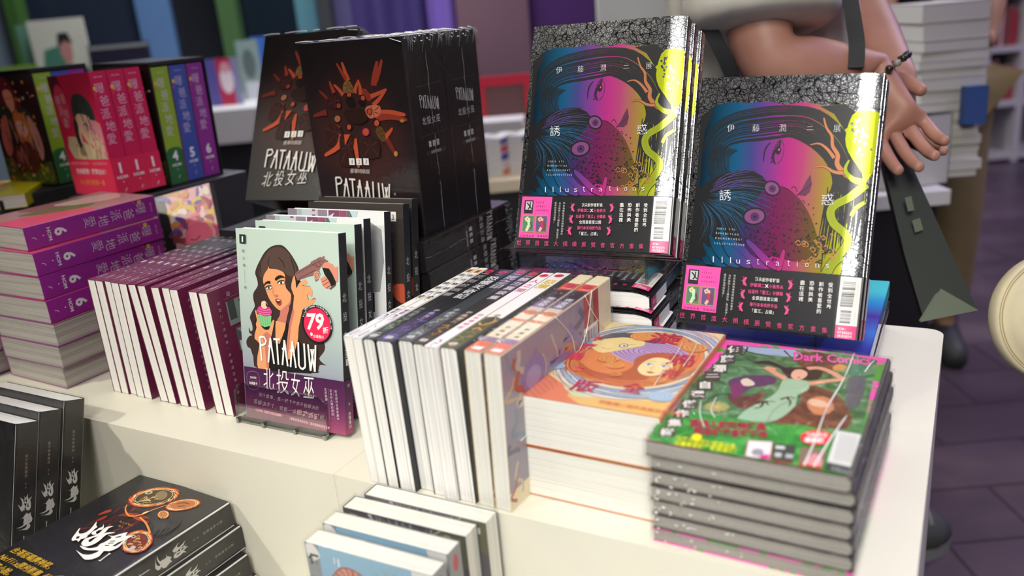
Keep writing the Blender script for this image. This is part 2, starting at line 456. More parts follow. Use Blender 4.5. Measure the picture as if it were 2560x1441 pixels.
def front_woman(a):
    a.tr = crop(H_P, 580, 550, .2082)
    P = a.poly; S = a.stroke
    P([(550, 258), (470, 280), (400, 340), (345, 430), (300, 520), (283, 590), (305, 660), (312, 740), (262, 820), (258, 900), (275, 980), (240, 1050), (213, 1120), (236, 1190), (245, 1262), (222, 1288), (198, 1242), (205, 1305), (240, 1335), (200, 1350), (166, 1411), (182, 1480), (215, 1500), (250, 1600), (330, 1765), (985, 1800), (1040, 1770), (1060, 1700), (1136, 1705), (1100, 1680), (1052, 1620), (1105, 1540), (1121, 1470), (1086, 1390), (990, 1290), (900, 1120), (850, 900), (820, 700), (802, 540), (750, 430), (690, 340), (620, 270)], HAIR, 3)
    P([(540, 285), (460, 310), (400, 390), (350, 480), (330, 600), (370, 640), (420, 560), (445, 500), (480, 530), (600, 560), (680, 620), (740, 640), (775, 600), (770, 520), (700, 380), (620, 300)], HAIR2, 3)
    for pts, w in (([(445, 500), (440, 440), (470, 380)], 1.1), ([(560, 400), (620, 470), (640, 560)], 1.2), ([(350, 470), (345, 560), (365, 640)], 1.0), ([(300, 1120), (270, 1200), (290, 1290)], 1.2), ([(1000, 1480), (1040, 1560), (1000, 1650)], 1.2), ([(700, 400), (745, 520), (750, 640)], 1.1)):
        S(pts, w, BLK, 4, taper=lambda t: math.sin(PI*min(1, t+.1)))
    P([(445, 498), (455, 533), (520, 540), (600, 565), (640, 610), (642, 700), (655, 770), (702, 825), (714, 870), (690, 945), (640, 1015), (587, 1036), (535, 1005), (480, 940), (440, 870), (415, 800), (390, 730), (377, 660), (400, 590), (436, 540)], SKIN, 2)
    P([(714, 870), (690, 945), (640, 1015), (587, 1036), (620, 1040), (690, 985), (712, 930)], SKIN2, 2)
    P([(585, 1036), (690, 945), (690, 1020), (665, 1110), (650, 1190), (540, 1165), (580, 1090)], SKIN2, 1)
    P([(530, 1160), (650, 1188), (640, 1260), (575, 1440), (525, 1430), (522, 1250)], SKIN, 1)
    P([(525, 1150), (518, 1440), (470, 1420), (380, 1560), (360, 1770), (960, 1805), (900, 1560), (800, 1380), (660, 1180), (640, 1280), (575, 1445), (524, 1440)], BLK, 0)
    # raised forearm and open hand
    P([(718, 720), (735, 650), (755, 615), (768, 690), (775, 765), (800, 725), (830, 690), (880, 665), (905, 690), (912, 715), (850, 735), (935, 745), (967, 795), (970, 840), (955, 880), (925, 850), (905, 845), (922, 908), (960, 900), (985, 878), (1010, 890), (992, 930), (960, 972), (880, 1000), (850, 1030), (835, 1100), (805, 1240), (795, 1400), (750, 1560), (705, 1625), (655, 1642), (638, 1580), (665, 1400), (690, 1200), (737, 1000), (750, 860), (716, 770)], SKIN, 1)
    P([(737, 1000), (690, 1200), (665, 1400), (638, 1580), (655, 1642), (690, 1500), (710, 1250), (755, 1050)], SKIN2, 1)
    P([(758, 640), (772, 690), (775, 765), (800, 725), (832, 688), (800, 672), (775, 655)], BLK)
    for pts in ([(850, 735), (890, 745), (935, 745)], [(905, 845), (915, 880), (922, 908)], [(800, 725), (780, 765)], [(960, 905), (1000, 890)]): S(pts, .5, HAIR)
    # pistol and the hand that holds it
    GUN = M('#8d615d', .42); GUN2 = M('#6f4b4a', .42)
    P([(1060, 660), (1110, 630), (1145, 660), (1170, 692), (1182, 735), (1170, 775), (1130, 777), (1088, 745), (1078, 712)], SKIN3, 1)
    P([(1080, 525), (1150, 530), (1200, 600), (1246, 690), (1240, 742), (1190, 752), (1165, 690), (1110, 610)], BLK, 1)
    P([(762, 600), (790, 570), (945, 480), (950, 460), (1060, 402), (1082, 415), (1090, 393), (1108, 398), (1105, 425), (1152, 452), (1135, 480), (1062, 520), (1045, 560), (1060, 600), (1050, 640), (1035, 675), (1005, 692), (980, 620), (930, 630), (820, 668), (786, 682)], GUN)
    P([(1182, 792), (1170, 775), (1225, 730), (1240, 742)], GUN2)
    a.k += 1
    for pts in ([(775, 600), (1060, 450), (1135, 480)], [(945, 480), (1000, 510), (1062, 520)], [(800, 660), (1000, 560)], [(760, 610), (790, 680)], [(990, 470), (1030, 530)], [(1030, 430), (1065, 500)]): S(pts, .45, HAIR, k=a.k)
    S([(990, 600), (1010, 582), (1040, 585), (1052, 615), (1035, 655), (1008, 660), (990, 630)], 1.3, M('#caa48f', .42), 2, closed=True)
    P([(1000, 610), (1018, 595), (1038, 602), (1036, 640), (1012, 645)], SKIN3, 1)
    P([(1072, 530), (1092, 495), (1110, 470), (1145, 465), (1205, 492), (1226, 530), (1264, 518), (1266, 692), (1246, 700), (1200, 600), (1160, 540), (1120, 535)], SKIN3, 1)
    for pts in ([(1085, 700), (1140, 665)], [(1098, 735), (1165, 695)], [(1130, 772), (1178, 740)], [(1160, 540), (1210, 620)]): S(pts, .45, HAIR)
    # small cake in the other hand
    P([(283, 1040), (300, 1036), (318, 1120), (352, 1170), (350, 1210), (392, 1262), (450, 1262), (482, 1170), (516, 1150), (500, 1250), (482, 1340), (440, 1480), (445, 1765), (318, 1765), (305, 1600), (335, 1440), (275, 1380), (282, 1300), (300, 1240), (290, 1195), (305, 1150)], SKIN, 2)
    P([(440, 1480), (445, 1765), (420, 1765), (400, 1500), (370, 1340), (420, 1290), (482, 1340)], SKIN2, 1)
    P([(380, 1225), (400, 1265), (440, 1268), (470, 1220)], BLK)
    CUP = M('#86c98a', .42)
    P([(308, 1075), (400, 1100), (482, 1095), (472, 1220), (400, 1235), (350, 1212)], CUP)
    a.k += 1
    for i in range(5): S([(335+i*32, 1092+i*4), (362+i*25, 1215+i*3)], .8, M('#5fa86c', .42), k=a.k)
    P([(300, 1040), (330, 985), (380, 980), (440, 985), (478, 1020), (488, 1070), (450, 1100), (400, 1105), (340, 1080), (308, 1060)], M('#cf3a7d', .42), 3)
    a.k += 1
    for pts in ([(315, 1030), (390, 1060), (480, 1050)], [(335, 1005), (400, 1035), (470, 1020)], [(330, 1065), (400, 1085), (470, 1080)]): S(pts, .8, M('#e985b5', .42), 3, k=a.k)
    P([(360, 975), (365, 930), (400, 918), (432, 950), (435, 990), (405, 1015), (370, 1000)], M('#efc9a6', .42), 3)
    P([(415, 935), (435, 965), (436, 992), (418, 975)], BLK, 2)
    # features
    EYE = M('#e9e4dc', .42)
    S([(530, 668), (560, 640), (600, 628), (640, 640)], 3.0, BLK, 4, taper=lambda t: .35+.65*math.sin(PI*min(1, t*.8+.2)))
    S([(393, 735), (420, 702), (450, 695), (468, 700)], 3.2, BLK, 4, taper=lambda t: .3+.7*t)
    for cx, cy, r in ((600, 700, 1), (452, 758, .9)):
        P([(cx-45*r, cy+5), (cx-15*r, cy-22*r), (cx+35*r, cy-25*r), (cx+42*r, cy+5), (cx+10*r, cy+22*r), (cx-22*r, cy+20*r)], SKIN2, 2)
        P([(cx-40*r, cy+6), (cx-10*r, cy-16*r), (cx+34*r, cy-14*r), (cx+36*r, cy+8), (cx+5*r, cy+20*r), (cx-22*r, cy+17*r)], EYE, 2)
        a.ell(cx+2, cy+3, 14*r, 17*r, M('#41584f', .42), px=True); a.ell(cx+2, cy+3, 7*r, 9*r, BLK, px=True)
        S([(cx-44*r, cy+8), (cx-12*r, cy-19*r), (cx+38*r, cy-20*r)], 1.3, BLK, 3)
    S([(508, 770), (500, 820), (512, 848)], .5, SKIN2, 3); P([(510, 850), (540, 840), (560, 850), (545, 864), (522, 862)], SKIN2, 2)
    P([(530, 905), (550, 890), (580, 895), (600, 915), (598, 955), (580, 972), (555, 960)], M('#a8453f', .42), 2)
    P([(543, 912), (575, 905), (590, 925), (585, 948), (562, 945)], M('#5a2426', .42), 2); P([(548, 908), (578, 903), (590, 918), (560, 920)], EYE, 1)
    # number, author column, title
    a.poly([(108, 125), (182, 130), (182, 236), (110, 230)], M('#25352f', .4))
    qtext(a, '1', 130, 150, 160, 216, WHITE, .02)
    for i, ch in enumerate('簡士頡'): qtext(a, ch, 138+i*5, 302+i*85, 164+i*5, 336+i*85, M('#49554f', .4))
    S([(163, 540), (170, 700)], .25, M('#6e7a73', .4)); qtext(a, '著', 160, 735, 182, 768, M('#49554f', .4))
    title_strokes(a, WHITE, 2.3, 96, 1201)
    for ch, b in zip('北投女巫', BOXES): qtext(a, ch, b[0]+96, b[1]+1201, b[2]+96, b[3]+1201, WHITE, -.008, sh=b[4])
BOXES = ((288, 520, 412, 800, 20), (448, 545, 600, 850, 20), (625, 585, 735, 885, 16), (775, 615, 905, 920, 12))
BAND1 = grad_mat('plum_band', [(0, '#9a4468'), (.25, '#7d3a60'), (.55, '#5d2b55'), (1, '#4a2448')], 2, .058, .3)
def band_front_woman(a):
    a.tr = crop(H_P, 600, 800, .2082)
    for ch, b in zip('北投女巫', BOXES): qtext(a, ch, *b[:4], WHITE, -.008, sh=b[4])
    a.stroke([(80, 640), (100, 590), (155, 578), (215, 600), (238, 680), (235, 740), (210, 800), (150, 810), (95, 770)], .5, M('#8c7386', .4), 2, closed=True)
    qtext(a, '首刷限定', 120, 640, 200, 668, WHITE, sh=8); a.stroke([(100, 685), (215, 697)], .2, M('#8c7386', .4)); qtext(a, '珍藏畫卡', 110, 705, 212, 742, WHITE, .01, sh=10)
    W2 = M('#d9c7cf', .4)
    for i, ch in enumerate('沒什麼事，是一杯下午茶不能解決的'): qtext(a, ch, 225+i*46.5, 845+i*10.6, 265+i*46.5, 893+i*10.8, W2, -.006)
    for i, ch in enumerate('若解決不了，就開一場'): qtext(a, ch, 168+i*53, 928+i*13.5, 212+i*53, 985+i*13.5, W2, -.004)
    a.k += 1
    for i, ch in enumerate('殺戮派對'): qtext(a, ch, 700+i*70, 1052+i*17, 762+i*70, 1116+i*18, M('#e9b8c4', .4), .03)
    qtext(a, '吧', 985, 1118, 1032, 1178, W2); qtext(a, '！', 1062, 1125, 1085, 1185, WHITE, .02)
    PL = M('#d2466f', .4)
    a.poly([(190, 1042), (525, 1108), (540, 1130), (525, 1152), (190, 1080), (178, 1062)], PL, 1); a.poly([(612, 1140), (1085, 1250), (1102, 1275), (1085, 1302), (612, 1180), (600, 1160)], PL, 1)
    for i, ch in enumerate('LINE WEBTOON人氣連載作'):
        if ch != ' ': qtext(a, ch, 208+i*18, 1046+i*4.1, 222+i*18.2, 1076+i*4.2, WHITE)
    for i, ch in enumerate('融合台灣在地文化，邁向國際的原生IP'):
        if ch != ' ': qtext(a, ch, 628+i*27, 1150+i*6.4, 650+i*27, 1182+i*6.6, WHITE)
    for j, (tx, x, y, st) in enumerate((('在北投的白煙蒸騰中，', 1165, 795, 43), ('女巫與人類的獵殺，', 1105, 785, 42), ('正式展開。', 1043, 772, 41))):
        for i, ch in enumerate(tx): qtext(a, ch, x+i*4, y+i*st, x+28+i*4, y+36+i*st, W2, -.005)
        if j < 2: a.stroke([(x-15, y-8), (x+8, y+380)], .2, M('#a98a9d', .4))
def sp_story(num, band=None):
    def f(a):
        L = M('#cfcfcc', .4)
        for i, ch in enumerate('北投女巫'): a.vtext(ch, 6.2, 149-i*19.5, 10.5, L, sx=.62, bold=-.01)
        a.rect(4.6, 73, 8.2, 80, M('#cfcfcc', .4)); a.text(num, 6.4, 74.4, 6, INK, align='c')
        if not band:
            for i, ch in enumerate('簡士頡'): a.vtext(ch, 6.2, 52-i*9, 4, M('#9b9b99', .4))
            a.vtext('台灣角川', 6.2, 24, 4, L)
    return f
def band_spine(a):
    a.vtext('頡', 6.2, 54, 4, M('#b9a7b3', .4)); a.vtext('著', 6.2, 34, 3.4, M('#b9a7b3', .4)); a.vtext('台灣角川', 6.2, 24, 4.4, M('#d9cdd3', .4), bold=.015)
def sticker(root):
    """round price sticker that lies on the band and the cover"""
    mb = MB(); a = Art(mb, (0, -.0004, 0), (1, 0, 0), (0, 0, 1), start=60); a.tr = crop(H_P, 580, 550, .2082)
    c = a.tr((1035, 1200)); c2 = a.tr((1035, 970)); r = abs(c2[1]-c[1])
    a.ell(c[0], c[1], r, r, INK, 48); a.ell(c[0], c[1]-.6, r*.87, r*.87, M('#e32c56', .38), 48)
    qtext(a, '79', 912, 1065, 1118, 1270, WHITE, .03); qtext(a, '折', 1105, 1232, 1170, 1310, WHITE, .02)
    a.ell(*a.tr((970, 1318)), 1.7, 1.9, WHITE, 14)
    for i, ch in enumerate('台灣角川'): qtext(a, ch, 992+i*32, 1322+i*4, 1021+i*32, 1362+i*4, WHITE, .01)
    tx = 'http://www.kadokawa.com.tw'
    for i, ch in enumerate(tx):
        t = math.radians(158-i*6.6); v, f, w = glyphs(ch, .01)
        if not len(v): continue
        R_ = r*.895; sz = 3.1; ca, sa = math.cos(t-PI/2), math.sin(t-PI/2); mx = (w[0]+w[1])/2
        a.mb.mesh([a.P((c[0]+R_*math.cos(t)+(p[0]-mx)*sz*ca-p[1]*sz*sa, c[1]+R_*math.sin(t)+(p[0]-mx)*sz*sa+p[1]*sz*ca), a.k+2) for p in v], f, WHITE)
    return mb.build('price_sticker', root)
# ---- silver art book
H_J = homog([(1690, 800), (1756, 195), (2212, 181), (2143, 853)], 178, 257)
def foil_line_mat():
    t = NT('silver_foil_with_black_linework'); v = t.coord((1, 1, 1))
    w = t.noise(v, 30, 2, .5); ad = t.n('VectorMath', operation='MULTIPLY_ADD'); ad.inputs[1].default_value = (.02, .02, .02)
    t.l(w.outputs['Color'], ad.inputs[0]); t.l(v, ad.inputs[2])
    vo = t.n('TexVoronoi', feature='DISTANCE_TO_EDGE'); vo.inputs['Scale'].default_value = 150; t.l(ad.outputs[0], vo.inputs['Vector'])
    vo2 = t.n('TexVoronoi', feature='DISTANCE_TO_EDGE'); vo2.inputs['Scale'].default_value = 420; t.l(ad.outputs[0], vo2.inputs['Vector'])
    no = t.noise(ad.outputs[0], 60, 4, .6)
    mu = t.n('Math', operation='MULTIPLY'); t.l(vo.outputs[0], mu.inputs[0]); mu.inputs[1].default_value = 7
    mn = t.n('Math', operation='MINIMUM'); m2 = t.n('Math', operation='MULTIPLY'); m2.inputs[1].default_value = 5; t.l(vo2.outputs[0], m2.inputs[0])
    t.l(mu.outputs[0], mn.inputs[0]); t.l(m2.outputs[0], mn.inputs[1])
    mm_ = t.n('Math', operation='MULTIPLY'); t.l(mn.outputs[0], mm_.inputs[0]); t.l(no.outputs[0], mm_.inputs[1])
    r = t.ramp([(.06, '#1a1a1c'), (.16, '#8d8d90'), (.5, '#b5b5b8'), (1, '#cfcfd2')]); t.l(mm_.outputs[0], r.inputs[0])
    t.l(r.outputs[0], t.b.inputs['Base Color']); t.b.inputs['Metallic'].default_value = .9; t.b.inputs['Roughness'].default_value = .19
    t.bump(mm_.outputs[0], .05, .0003)
    return t.m
FOIL = foil_line_mat()
SILV = M('#b9b9c0', .16, 1.0)
J_ST = [(.06, '#0f2b3d'), (.16, '#15506f'), (.26, '#1e5f8b'), (.34, '#4a4b92'), (.44, '#8b3f98'), (.54, '#c0358a'), (.62, '#bd4a7d'), (.70, '#ad7555'), (.78, '#a0952c'), (.86, '#bcc628'), (.97, '#e3ec3a')]
JG = grad_mat('rainbow_foil_print', J_ST, 0, .178, .2, .35)
JD = grad_mat('rainbow_foil_print_darker', [(p, '#%02x%02x%02x' % tuple(int(int(c[1+2*i:3+2*i], 16)*.62) for i in range(3))) for p, c in J_ST], 0, .178, .22, .3, noise=(90, .05))
JK = M('#17171a', .3, .2)
def front_art_book(a):
    a.tr = crop(H_J, 1660, 160, .4996); P = a.poly; S = a.stroke; R = random.Random(3)
    P([(186, 262), (215, 240), (262, 205), (340, 190), (420, 196), (520, 185), (600, 205), (700, 190), (800, 208), (905, 200), (965, 245), (1010, 240), (1072, 262), (1062, 420), (1040, 540), (1003, 600), (1002, 690), (940, 760), (905, 880), (880, 1062), (112, 1003), (140, 800), (165, 560)], JG)
    # dark margin by the fore-edge and in the corners
    P([(186, 262), (215, 240), (255, 225), (205, 330), (188, 470), (180, 600), (150, 900), (150, 1004), (112, 1003), (140, 800), (165, 560)], JK)
    P([(905, 200), (965, 245), (940, 300), (900, 330), (850, 250), (780, 212)], JK)
    out = smooth([(205, 620), (190, 470), (225, 330), (330, 250), (460, 218), (620, 205), (780, 230), (900, 330), (960, 450), (995, 600), (985, 760), (930, 1000)], False, 6)
    inn = smooth([(330, 590), (305, 490), (315, 420), (380, 395), (480, 385), (580, 372), (640, 368), (740, 420), (815, 500), (843, 600), (800, 700), (760, 900)], False, 6)
    n = len(out); a.k += 1; k = a.k
    for i in range(46):
        t = (i+R.uniform(-.3, .3))/46; t = min(.99, max(.02, t)); i0 = R.randint(0, 12); i1 = n-R.randint(0, 10)
        if R.random() < .35: i0 = int(n*.45)
        pts = [np.array(out[j])*(1-t)+np.array(inn[j])*t for j in range(i0, i1, 2)]
        S(pts, R.uniform(.7, 2.0), JK, k=k, taper=lambda q: .25+.9*min(1, q*1.3)*(1 if q < .93 else (1-q)/.07))
    # locks that fall on the right
    a.k += 1; k = a.k
    for i in range(26):
        x = 770+i*9+R.uniform(-4, 4); y0 = 640+R.uniform(-30, 60)-i*3; S([(x+30, y0), (x+22+R.uniform(-6, 6), y0+120), (x+R.uniform(-14, 10), y0+330+R.uniform(-60, 30))], R.uniform(1.0, 2.6), JK, 4, k=k, taper=lambda q: math.sin(PI*(.12+.8*q)))
    a.k += 1; k = a.k
    for i in range(16):     # locks on the left edge of the face
        x = 205+i*7; S([(x+60, 400+i*2), (x+15, 470), (x+25, 560), (x+70, 640-i*3)], .8, JK, 4, k=k)
    # round fruit and roots, yellow
    YL = M('#bcc81e', .22, .45); OR_ = M('#a8683f', .32, .4); LM = M('#9aa524', .25, .4)
    P([(905, 375), (925, 290), (965, 235), (1075, 240), (1070, 350), (1060, 500), (1010, 560), (960, 500), (920, 440)], YL, 2)
    a.k += 1; k = a.k
    for i in range(26): x, y = 985+R.gauss(0, 26), 350+R.gauss(0, 50); a.ell(x, y, R.uniform(4, 9), R.uniform(4, 9), SILV, 10, k=k, px=True)
    for pts, w, m in (([(798, 270), (812, 320), (838, 360), (842, 410), (868, 455), (865, 500), (900, 545), (965, 590)], 5.5, OR_), ([(730, 404), (775, 398), (815, 425), (850, 470)], 3.4, OR_), ([(752, 517), (800, 512), (850, 540), (905, 545)], 3.8, OR_), ([(925, 480), (905, 530), (940, 575), (990, 590)], 6.5, LM)):
        S(pts, w+1.1, JK, 4, taper=lambda q: .3+.7*q); S(pts, w, m, 4, taper=lambda q: .25+.75*q)
    for pts, w in (([(1010, 600), (925, 668), (855, 705), (832, 745), (850, 800), (905, 850), (915, 900), (850, 985)], 7.5), ([(1005, 690), (960, 720), (935, 760)], 3.5), ([(885, 960), (840, 1000), (810, 1052)], 9)):
        S(pts, w+1.3, JK, 5); S(pts, w, LM, 5)
        q = smooth(pts, False, 7); a.k += 1
        for j in range(1, len(q)-1, 1):
            d = np.array(q[j+1])-np.array(q[j-1]); d = d/np.hypot(*d); nn = np.array([-d[1], d[0]])*w*1.35; S([q[j]-nn, q[j]+d*3, q[j]+nn], .28, M('#6d7a1c', .3, .3), k=a.k)
    # large face: brow, closed lashes, lips
    S([(498, 487), (500, 450), (512, 415), (532, 392)], 1.3, JK, 4, taper=lambda q: .5+.6*math.sin(PI*q))
    S([(556, 500), (545, 468), (552, 440), (575, 410), (584, 378)], 2.2, JK, 4, taper=lambda q: .5+.6*math.sin(PI*q))
    a.k += 1; k = a.k
    for i in range(13): t = i/12; x, y = 548+36*t*t, 490-108*t; S([(x, y), (x-14-5*R.random(), y+2+4*R.random())], .5, JK, k=k)
    a.ell(572, 432, 13, 19, JK, 16, rot=.3, px=True); a.ell(575, 428, 4, 6, HOT, 8, px=True)
    S([(590, 380), (600, 420), (590, 470), (566, 500)], .35, JK, 4)
    P([(668, 652), (690, 625), (708, 590), (732, 552), (739, 600), (728, 640), (706, 657)], M('#5b2748', .3, .3), 1); S([(668, 652), (700, 632), (738, 600)], .5, JK, 3)
    S([(636, 622), (648, 612), (660, 620), (664, 640)], .5, JK, 3); S([(560, 607), (620, 625), (690, 690)], .5, JK, 3)
    # second head: face, hair, eyes, spots
    P([(490, 585), (560, 602), (625, 632), (690, 690), (735, 770), (765, 860), (775, 920), (735, 985), (640, 985), (540, 960), (470, 975), (405, 915), (372, 830), (385, 760), (430, 690)], JD, 2)
    P([(168, 640), (215, 590), (290, 552), (370, 532), (440, 532), (492, 560), (522, 598), (490, 640), (452, 690), (420, 700), (398, 760), (372, 820), (392, 900), (300, 850), (235, 900), (190, 985), (150, 960), (150, 800)], JK, 1)
    a.k += 1; k = a.k; BL = M('#1f5f86', .3, .4); PU = M('#5a4a86', .3, .4)
    for i in range(70):
        t = i/69; an = -.75+2.2*t; L = 190+90*math.sin(PI*t)+R.uniform(-40, 40); x0, y0 = 178+R.uniform(-6, 6), 650+R.uniform(-8, 8)
        s_ = 40+R.uniform(0, 50); p = lambda r, b: (x0+r*math.cos(an+b)*1.25, y0+r*math.sin(an+b)*.9)
        S([p(s_, 0), p(s_+L*.4, -.05), p(s_+L*.85, .12)], R.uniform(.25, .55), BL if t > .25 else PU, 3, k=k, taper=lambda q: math.sin(PI*(.1+.85*q)))
    for cx, cy, rx, ry, rt in ((540, 622, 36, 30, .5), (452, 762, 50, 36, -.12)):
        a.ell(cx, cy, rx+9, ry+9, JK, 24, rot=rt, px=True); a.ell(cx, cy, rx, ry, M('#7d4478', .3, .3), 24, rot=rt, px=True)
        a.ell(cx+2, cy+2, ry*.62, ry*.62, M('#4d2a56', .3, .3), 18, px=True); a.ell(cx+2, cy+2, ry*.2, ry*.2, JK, 10, px=True)
    a.k += 1; k = a.k
    for i in range(330):
        x, y = R.uniform(400, 770), R.uniform(600, 985); e = ((x-585)/185)**2+((y-800)/185)**2
        if e > .97 or R.random() > (y-560)/330: continue
        if (x-452)**2+(y-762)**2 < 3900 or (x-540)**2+(y-622)**2 < 2400: continue
        r = 2.2+5.2*((y-600)/380)*R.random(); a.ell(x, y, r*1.4, r*.8, JK, 8, rot=R.uniform(-1, 1), k=k, px=True)
    # curled growth and hands below
    a.k += 1; k = a.k; CO = M('#a9743f', .32, .35)
    for i in range(34):
        x, y = 760+R.gauss(0, 45), 930+R.gauss(0, 45)
        if not (640 < x < 860 and 850 < y < 1035): continue
        r = R.uniform(7, 15); S([(x-r, y), (x, y-r), (x+r, y), (x+r*.3, y+r*.8), (x-r*.4, y+r*.3)], .9, CO if R.random() < .7 else JK, 3, k=k)
    for pts, m in (([(188, 962), (205, 968), (262, 1020), (250, 1012), (210, 1008)], 0), ([(185, 885), (215, 905), (290, 1000), (330, 1018), (262, 1013), (215, 955)], 0), ([(222, 838), (250, 870), (310, 960), (395, 1022), (330, 1018), (262, 958), (228, 890)], 0),
                   ([(272, 805), (298, 835), (335, 900), (400, 960), (450, 1028), (395, 1022), (330, 975), (288, 900)], 0), ([(405, 868), (430, 880), (480, 925), (540, 985), (580, 1030), (560, 1038), (500, 1000), (440, 930), (408, 895)], 1), ([(575, 985), (595, 925), (608, 930), (600, 985), (585, 1035), (560, 1036)], 1)):
        P(pts, JK, 2); c = np.mean(pts, 0); P([tuple(c+(np.array(p)-c)*.9) for p in pts], JG, 2)
    # lettering
    LT = M('#d9d9dc', .35)
    for ch, x, y in zip('伊藤潤二展', (336, 461, 594, 730, 865), (321, 321, 320, 321, 323)): qtext(a, ch, x-18, y-19 if ch != '二' else y-11, x+18, y+19 if ch != '二' else y+13, LT, -.014)
    qtext(a, '誘', 278, 628, 336, 684, LT, -.006); qtext(a, '惑', 786, 648, 850, 708, LT, -.01)
    for tx, x, y, e in (('JUNJI ITO', 264, 822, 10.8), ('EXHIBITION', 262, 846, 11.6), ('ENCHANTMENT', 259, 871, 12.8), ('ILLUSTRATIONS', 256, 896, 11.8)):
        for i, ch in enumerate(tx):
            if ch != ' ': qtext(a, ch, x+i*e, y-5+i*.9, x+(6 if ch != 'I' else 2)+i*e, y+4+i*.9, LT, -.01)
    X = (249, 293, 335, 373, 424, 472, 520, 570, 625, 668, 716, 768, 818)
    for i, (ch, x) in enumerate(zip('Illustrations', X)):
        y = 992+(x-249)*.055; h = 30 if ch in 'Ilt' else (28 if ch == 'i' else 20); w_ = {'I': 6, 'l': 4, 'i': 4, 't': 11, 'r': 12}.get(ch, 18)
        qtext(a, ch, x-w_/2, y-h, x+w_/2, y, LT, -.012)
H_JB = homog([(1690, 800), (1756, 195), (2212, 181), (2143, 853)], 178, 257)
BANDK = M('#1e1d20', .3)
def band_art_book(a):
    a.tr = crop(H_JB, 1690, 500, .25); P = a.poly; S = a.stroke
    P([(108, 646), (452, 676), (398, 1130), (58, 1088)], PINK)
    P([(135, 690), (236, 698), (220, 842), (120, 832)], INK); P([(148, 702), (224, 708), (212, 800), (140, 792)], M('#b9b9b9', .4)); S([(160, 720), (190, 760), (170, 790)], 1.4, INK, 3); S([(200, 715), (195, 760), (210, 790)], 1.2, INK, 3)
    for i, tx in enumerate(('收藏卡盒', '珍藏畫卡２入', '特製收藏書衣')):
        for j, ch in enumerate('+'+tx): qtext(a, ch, 262+j*(20+3*(i > 0))-i*3, 712+i*44+j*1.8, 276+j*(20+3*(i > 0))-i*3, 732+i*44+j*1.8, M('#a0246b', .4))
    for q, bg, fg, dr in ((((112, 850), (248, 858), (232, 1050), (92, 1036)), '#4f7a5c', '#e0c9a0', '#a9d8b4'), (((262, 862), (400, 872), (382, 1066), (244, 1054)), '#5b4a78', '#e0a890', '#b52a48')):
        P(q, M('#a08a5c', .4)); c = np.mean(q, 0); P([tuple(c+(np.array(p)-c)*.88) for p in q], M(bg, .4))
        S([c+(10, -60), c+(6, -20)], 3.2, M(fg, .4)); a.ell(c[0]+8, c[1]-52, 9, 11, M(fg, .4), px=True); P([c+(-14, -34), c+(26, -30), c+(18, 12), c+(22, 42), c+(-22, 40), c+(-4, 6)], M(dr, .4)); S([c+(0, 40), c+(-26, 78)], 3, M(fg, .4)); S([c+(-12, -30), c+(-30, -56), c+(4, -72)], 2, M(fg, .4), 2)
        S([c+(30, -20), c+(40, 30), c+(20, 60)], 2, M('#6d3a3a', .4), 3)
    for i, ch in enumerate('初刷限定版 隨書附錄'): qtext(a, ch, 82+i*32, 1062+i*3.2, 106+i*32, 1084+i*3.4, M('#8c1f60', .4)) if ch != ' ' else None
    W2 = M('#dcdad6', .4)
    for tx, x in (('包含為展覽會特別繪製的畫作', 578), ('共計收錄１３０幅彩色、黑白畫作！', 530), ('還有新發現的畫作！', 484)):
        st = 26.5 if x != 578 else 28
        for i, ch in enumerate(tx): qtext(a, ch, x-i*st*.098, 745+i*st-(x == 484)*8, x+24-i*st*.098, 768+i*st-(x == 484)*8, W2, -.008)
    PK = M('#dd4a86', .4)
    for y0, l1, c1, l2, c2 in ((0, '頂尖創作者對談', W2, '伊藤潤二×小島秀夫', PK), (128, '出道作「富江」分鏡稿', PK, '全頁面首度公開', W2), (255, '單行本未收錄作品', PK, '「富江，占據」', W2)):
        xo = -y0*.14
        n1, n2 = len(l1), len(l2); cx = 920+xo
        for i, ch in enumerate(l1): qtext(a, ch, cx-n1*17.5+i*35, 782+y0+(i-n1/2)*3, cx-n1*17.5+31+i*35, 822+y0+(i-n1/2)*3, c1, .008)
        for i, ch in enumerate(l2): qtext(a, ch, cx-n2*18.5+i*37-6, 844+y0+(i-n2/2)*3.2, cx-n2*18.5+27+i*37, 884+y0+(i-n2/2)*3.2, W2 if ch == '×' else c2, .006)
        for sg, ex in ((-1, 690+xo), (1, 1150+xo)):
            S([(ex+sg*-22, 770+y0+(sg > 0)*36), (ex+sg*8, 812+y0+(sg > 0)*36), (ex+sg*-16, 862+y0+(sg > 0)*36)], 1.5, PK, 4, taper=lambda q: .4+math.sin(PI*q)); S([(ex, 805+y0+(sg > 0)*36), (ex+sg*40, 810+y0+(sg > 0)*36)], 1.0, PK, taper=lambda q: 1-q)
            a.k += 1
            for d in (-34, -20, 22, 34): S([(ex-sg*4, 812+y0+d+(sg > 0)*36), (ex+sg*18, 808+y0+d*1.25+(sg > 0)*36)], .4, PK, k=a.k)
            S([(ex-sg*26, 780+y0+(sg > 0)*36), (ex-sg*8, 815+y0+(sg > 0)*36), (ex-sg*24, 858+y0+(sg > 0)*36)], .4, PK, 3)
    for tx, x, y in (('受到全世界', 1530, 832), ('創作者喜愛的', 1436, 822), ('恐怖與美', 1342, 814), ('盡在這裡。', 1248, 808)):
        for i, ch in enumerate(tx): qtext(a, ch, x-i*5, y+i*54.5, x+46-i*5, y+46+i*54.5, WHITE, .004) if ch != '。' else qtext(a, ch, x-12, y+i*56, x+2, y+14+i*56, WHITE)
    for i, ch in enumerate('世界首度大規模展覽會官方畫集'):
        x = 50+i*103.5+i*i*.42; qtext(a, ch, x, 1122+i*11.6+i*i*.04, x+53, 1180+i*11.6+i*i*.04, HOT, -.006)
